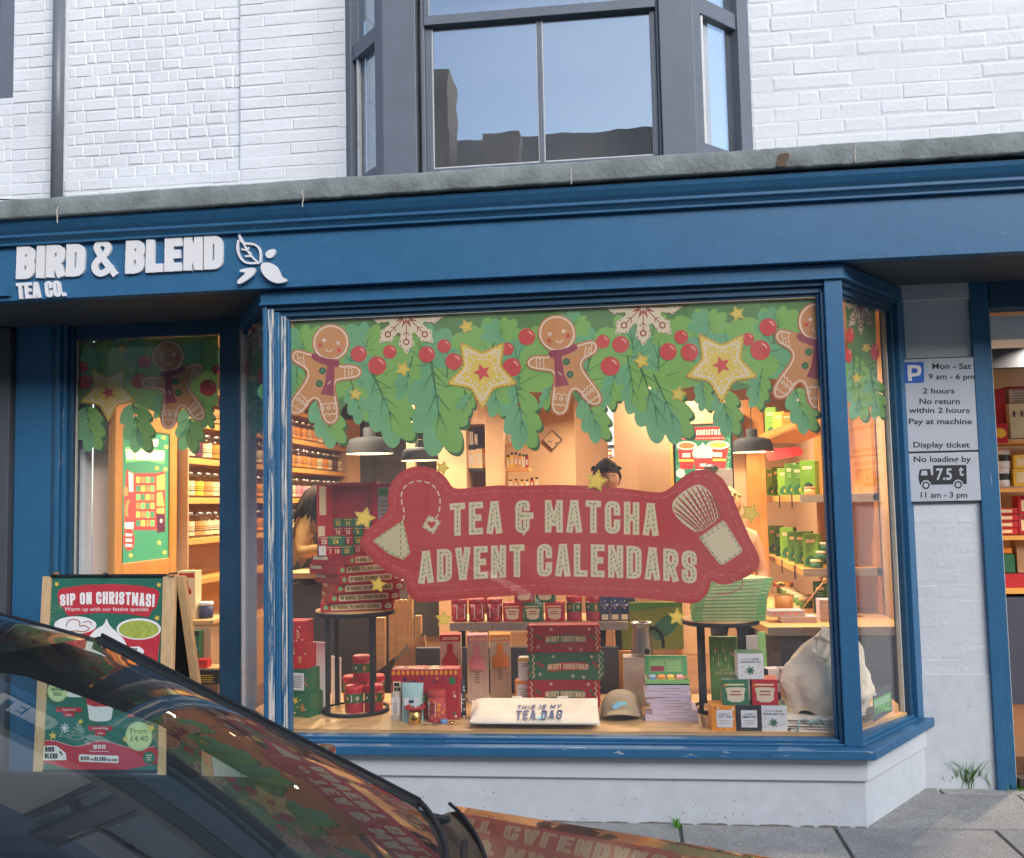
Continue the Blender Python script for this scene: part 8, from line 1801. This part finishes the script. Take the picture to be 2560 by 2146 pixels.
# bonnet and cowl
h0 = at(1100, 2010, Y=2.84); h1 = at(1950, 2146, Y=2.84); hs = (h1.z-h0.z)/(h1.x-h0.x)
P = []
for i in range(21):
    t = i/20; row = []
    for s in S_:
        b = base(s); x0 = b.x+.105-.02*abs(s)**3; x = x0+(1.25-x0)*t; e = abs(s)
        z = h0.z+hs*(x-h0.x)*(1+.04*t)+.03*(1-s*s)+.004-.3*max(0, t-.9)**1.3-.004*max(0, e-.9)/.1
        row.append(Vector((x-.03*e**3*t*t, YC+s*.845, z)))
    P.append(row)
mb = MB('car_black').M('car_black', True); mb.grid(P); mb.build('bonnet', CAR); bon = P
P = []
for j in range(7):
    t = j/6; P.append([Vector((base(s).x-.02+(bon[0][k].x-base(s).x+.035)*t, YC+s*(.81+.02*t), base(s).z-.004*(1-t)+(bon[0][k].z-base(s).z-.012)*t-.022*math.sin(math.pi*min(1, t*1.1)))) for k, s in enumerate(S_)])
mb = MB('car_trim').M('car_trim', True); mb.grid(P); mb.build('cowl', CAR)
mb = MB('car_rubber').M('car_rubber', True); mb.tube([bon[0][k]+Vector((-.006, 0, .004)) for k in range(N+1)], .005, 8); mb.tube([base(s)+Vector((.004, 0, .006)) for s in S_], .008, 8); mb.build('seal', CAR)
for s0, s1_ in ((.62, -.25), (-.05, -.85)):
    p = base(s0)+Vector((.06, 0, -.006)); e = base(s1_)+Vector((.0, 0, .03)); mb = MB('car_rubber').M('car_rubber', True); mb.tube([p, p.lerp(e, .5)+Vector((.05, 0, .01)), e], [.009, .007, .005], 8); mb.build('wiper', CAR)
# body shell sides, nose and tail
def ring(x, w, zt, zb, k=.05):
    return [(x, YC-w+k, zt), (x, YC-w, zt-k*1.4), (x, YC-w-.02, (zt+zb)/2+.06), (x, YC-w+.02, zb+.03), (x, YC-w+.08, zb), (x, YC+w-.08, zb), (x, YC+w-.02, zb+.03), (x, YC+w+.02, (zt+zb)/2+.06), (x, YC+w, zt-k*1.4), (x, YC+w-k, zt)]
st = [(-3.98, .70, .60, .18), (-3.9, .78, .74, .1), (-3.6, .83, .79, .06), (-2.5, .85, .765, .06), (-1.2, .85, .75, .06), (-.5, .85, .735, .06), (.3, .85, .63, .06), (1.0, .82, .53, .08), (1.25, .74, .45, .12), (1.36, .62, .36, .16)]
P = [ring(*q) for q in st]
mb = MB('car_black').M('car_black', True)
k = len(P[0]); vs = [p for r in P for p in r]
mb.add(vs, [(j*k+i, j*k+i+1, (j+1)*k+i+1, (j+1)*k+i) for j in range(len(P)-1) for i in range(k-1)]+[tuple(range(k))[::-1], tuple(range((len(P)-1)*k, len(P)*k))]); mb.build('body', CAR)
MB('car_inside').box(-3.5, -.62, YC-.78, YC+.78, .02, .06).box(-.98, -.60, YC-.76, YC+.76, .1, .70).build('dashboard', CAR, bev=.03)
mb = MB('car_black'); mb.box(-3.9, -3.42, YC-.78, YC+.78, .74, .785); mb.build('boot_lid', CAR, bev=.02)
mb = MB('car_glass'); mb.add([(-3.27, YC-.6, 1.2), (-3.27, YC+.6, 1.2), (-3.5, YC+.7, .79), (-3.5, YC-.7, .79)], [(0, 1, 2, 3)]); mb.build('rear_screen', CAR)
for ys in (1.62, 2.38):
    mb = MB('car_inside'); mb.cbox((-1.85, ys, .34), (.5, .48, .16)); mb.cbox((-2.14, ys, .66), (.16, .46, .62), ry=-.22); mb.cbox((-2.24, ys, 1.05), (.09, .26, .18), ry=-.2); mb.build('seat', CAR, bev=.05, seg=3)
mb = MB('car_inside'); mb.cbox((-2.95, YC, .5), (.2, 1.3, .66), ry=-.3); mb.build('rear_seat', CAR, bev=.05, seg=3)
mb = MB('car_rubber').M('car_rubber', True); mb.T = Matrix.Translation((-1.18, 1.6, .72)) @ Matrix.Rotation(R(65), 4, 'Y'); mb.tube([(.17*math.cos(a), .17*math.sin(a), 0) for a in [2*math.pi*i/28 for i in range(28)]], .014, 8, True); mb.tube([(-.17, 0, 0), (.17, 0, 0)], .014, 8); mb.T = None; mb.build('steering_wheel', CAR)
mb = MB('car_rubber'); mb.cbox(hdr(0)+Vector((.03, -.02, -.07)), (.03, .22, .06)); mb.build('mirror', CAR, bev=.012)
for x in (-3.05, .62):
    for s in (-1, 1):
        W_T = bpy.data.objects.new('wheel', None); COL.objects.link(W_T); W_T.parent = CAR; W_T.matrix_parent_inverse = mw(CAR).inverted(); y0 = YC+s*.77
        mb = MB('tyre').M('tyre', True); mb.lathe([(.2, -.1), (.29, -.1), (.315, -.07), (.315, .07), (.29, .1), (.2, .1)], (x, y0, GZ+.317), 32, ax='Y'); mb.build('tyre', W_T)
        mb = MB('alloy').M('alloy', True); mb.lathe([(.001, .105), (.05, .11), (.19, .103), (.2, .1)], (x, y0, GZ+.317), 32, ax='Y', cap0=False, cap1=False); mb.lathe([(.001, -.105), (.05, -.11), (.19, -.103), (.2, -.1)], (x, y0, GZ+.317), 32, ax='Y', cap0=False, cap1=False); mb.build('rim', W_T)
for s in (-1, 1):
    mb = MB('lamp_clear').M('lamp_clear', True); mb.lathe([(.001, .03), (.07, .02), (.09, -.03)], (1.16, YC+s*.6, .42), 18, ax='X', sy=1.2); mb.build('headlight', CAR)
    mb = MB('lamp_red').M('lamp_red', True); mb.lathe([(.09, .03), (.07, -.02), (.001, -.03)], (-3.93, YC+s*.6, .6), 18, ax='X'); mb.build('tail_light', CAR)
    mb = MB('car_black').M('car_black', True); mb.lathe([(.001, -.06), (.06, -.05), (.085, 0), (.08, .04), (.001, .045)], (-.98, YC+s*.96, .83), 18, ax='X', sy=.8); mb.tube([(-1.0, YC+s*.82, .78), (-.99, YC+s*.9, .81)], .02, 8); mb.build('wing_mirror', CAR)
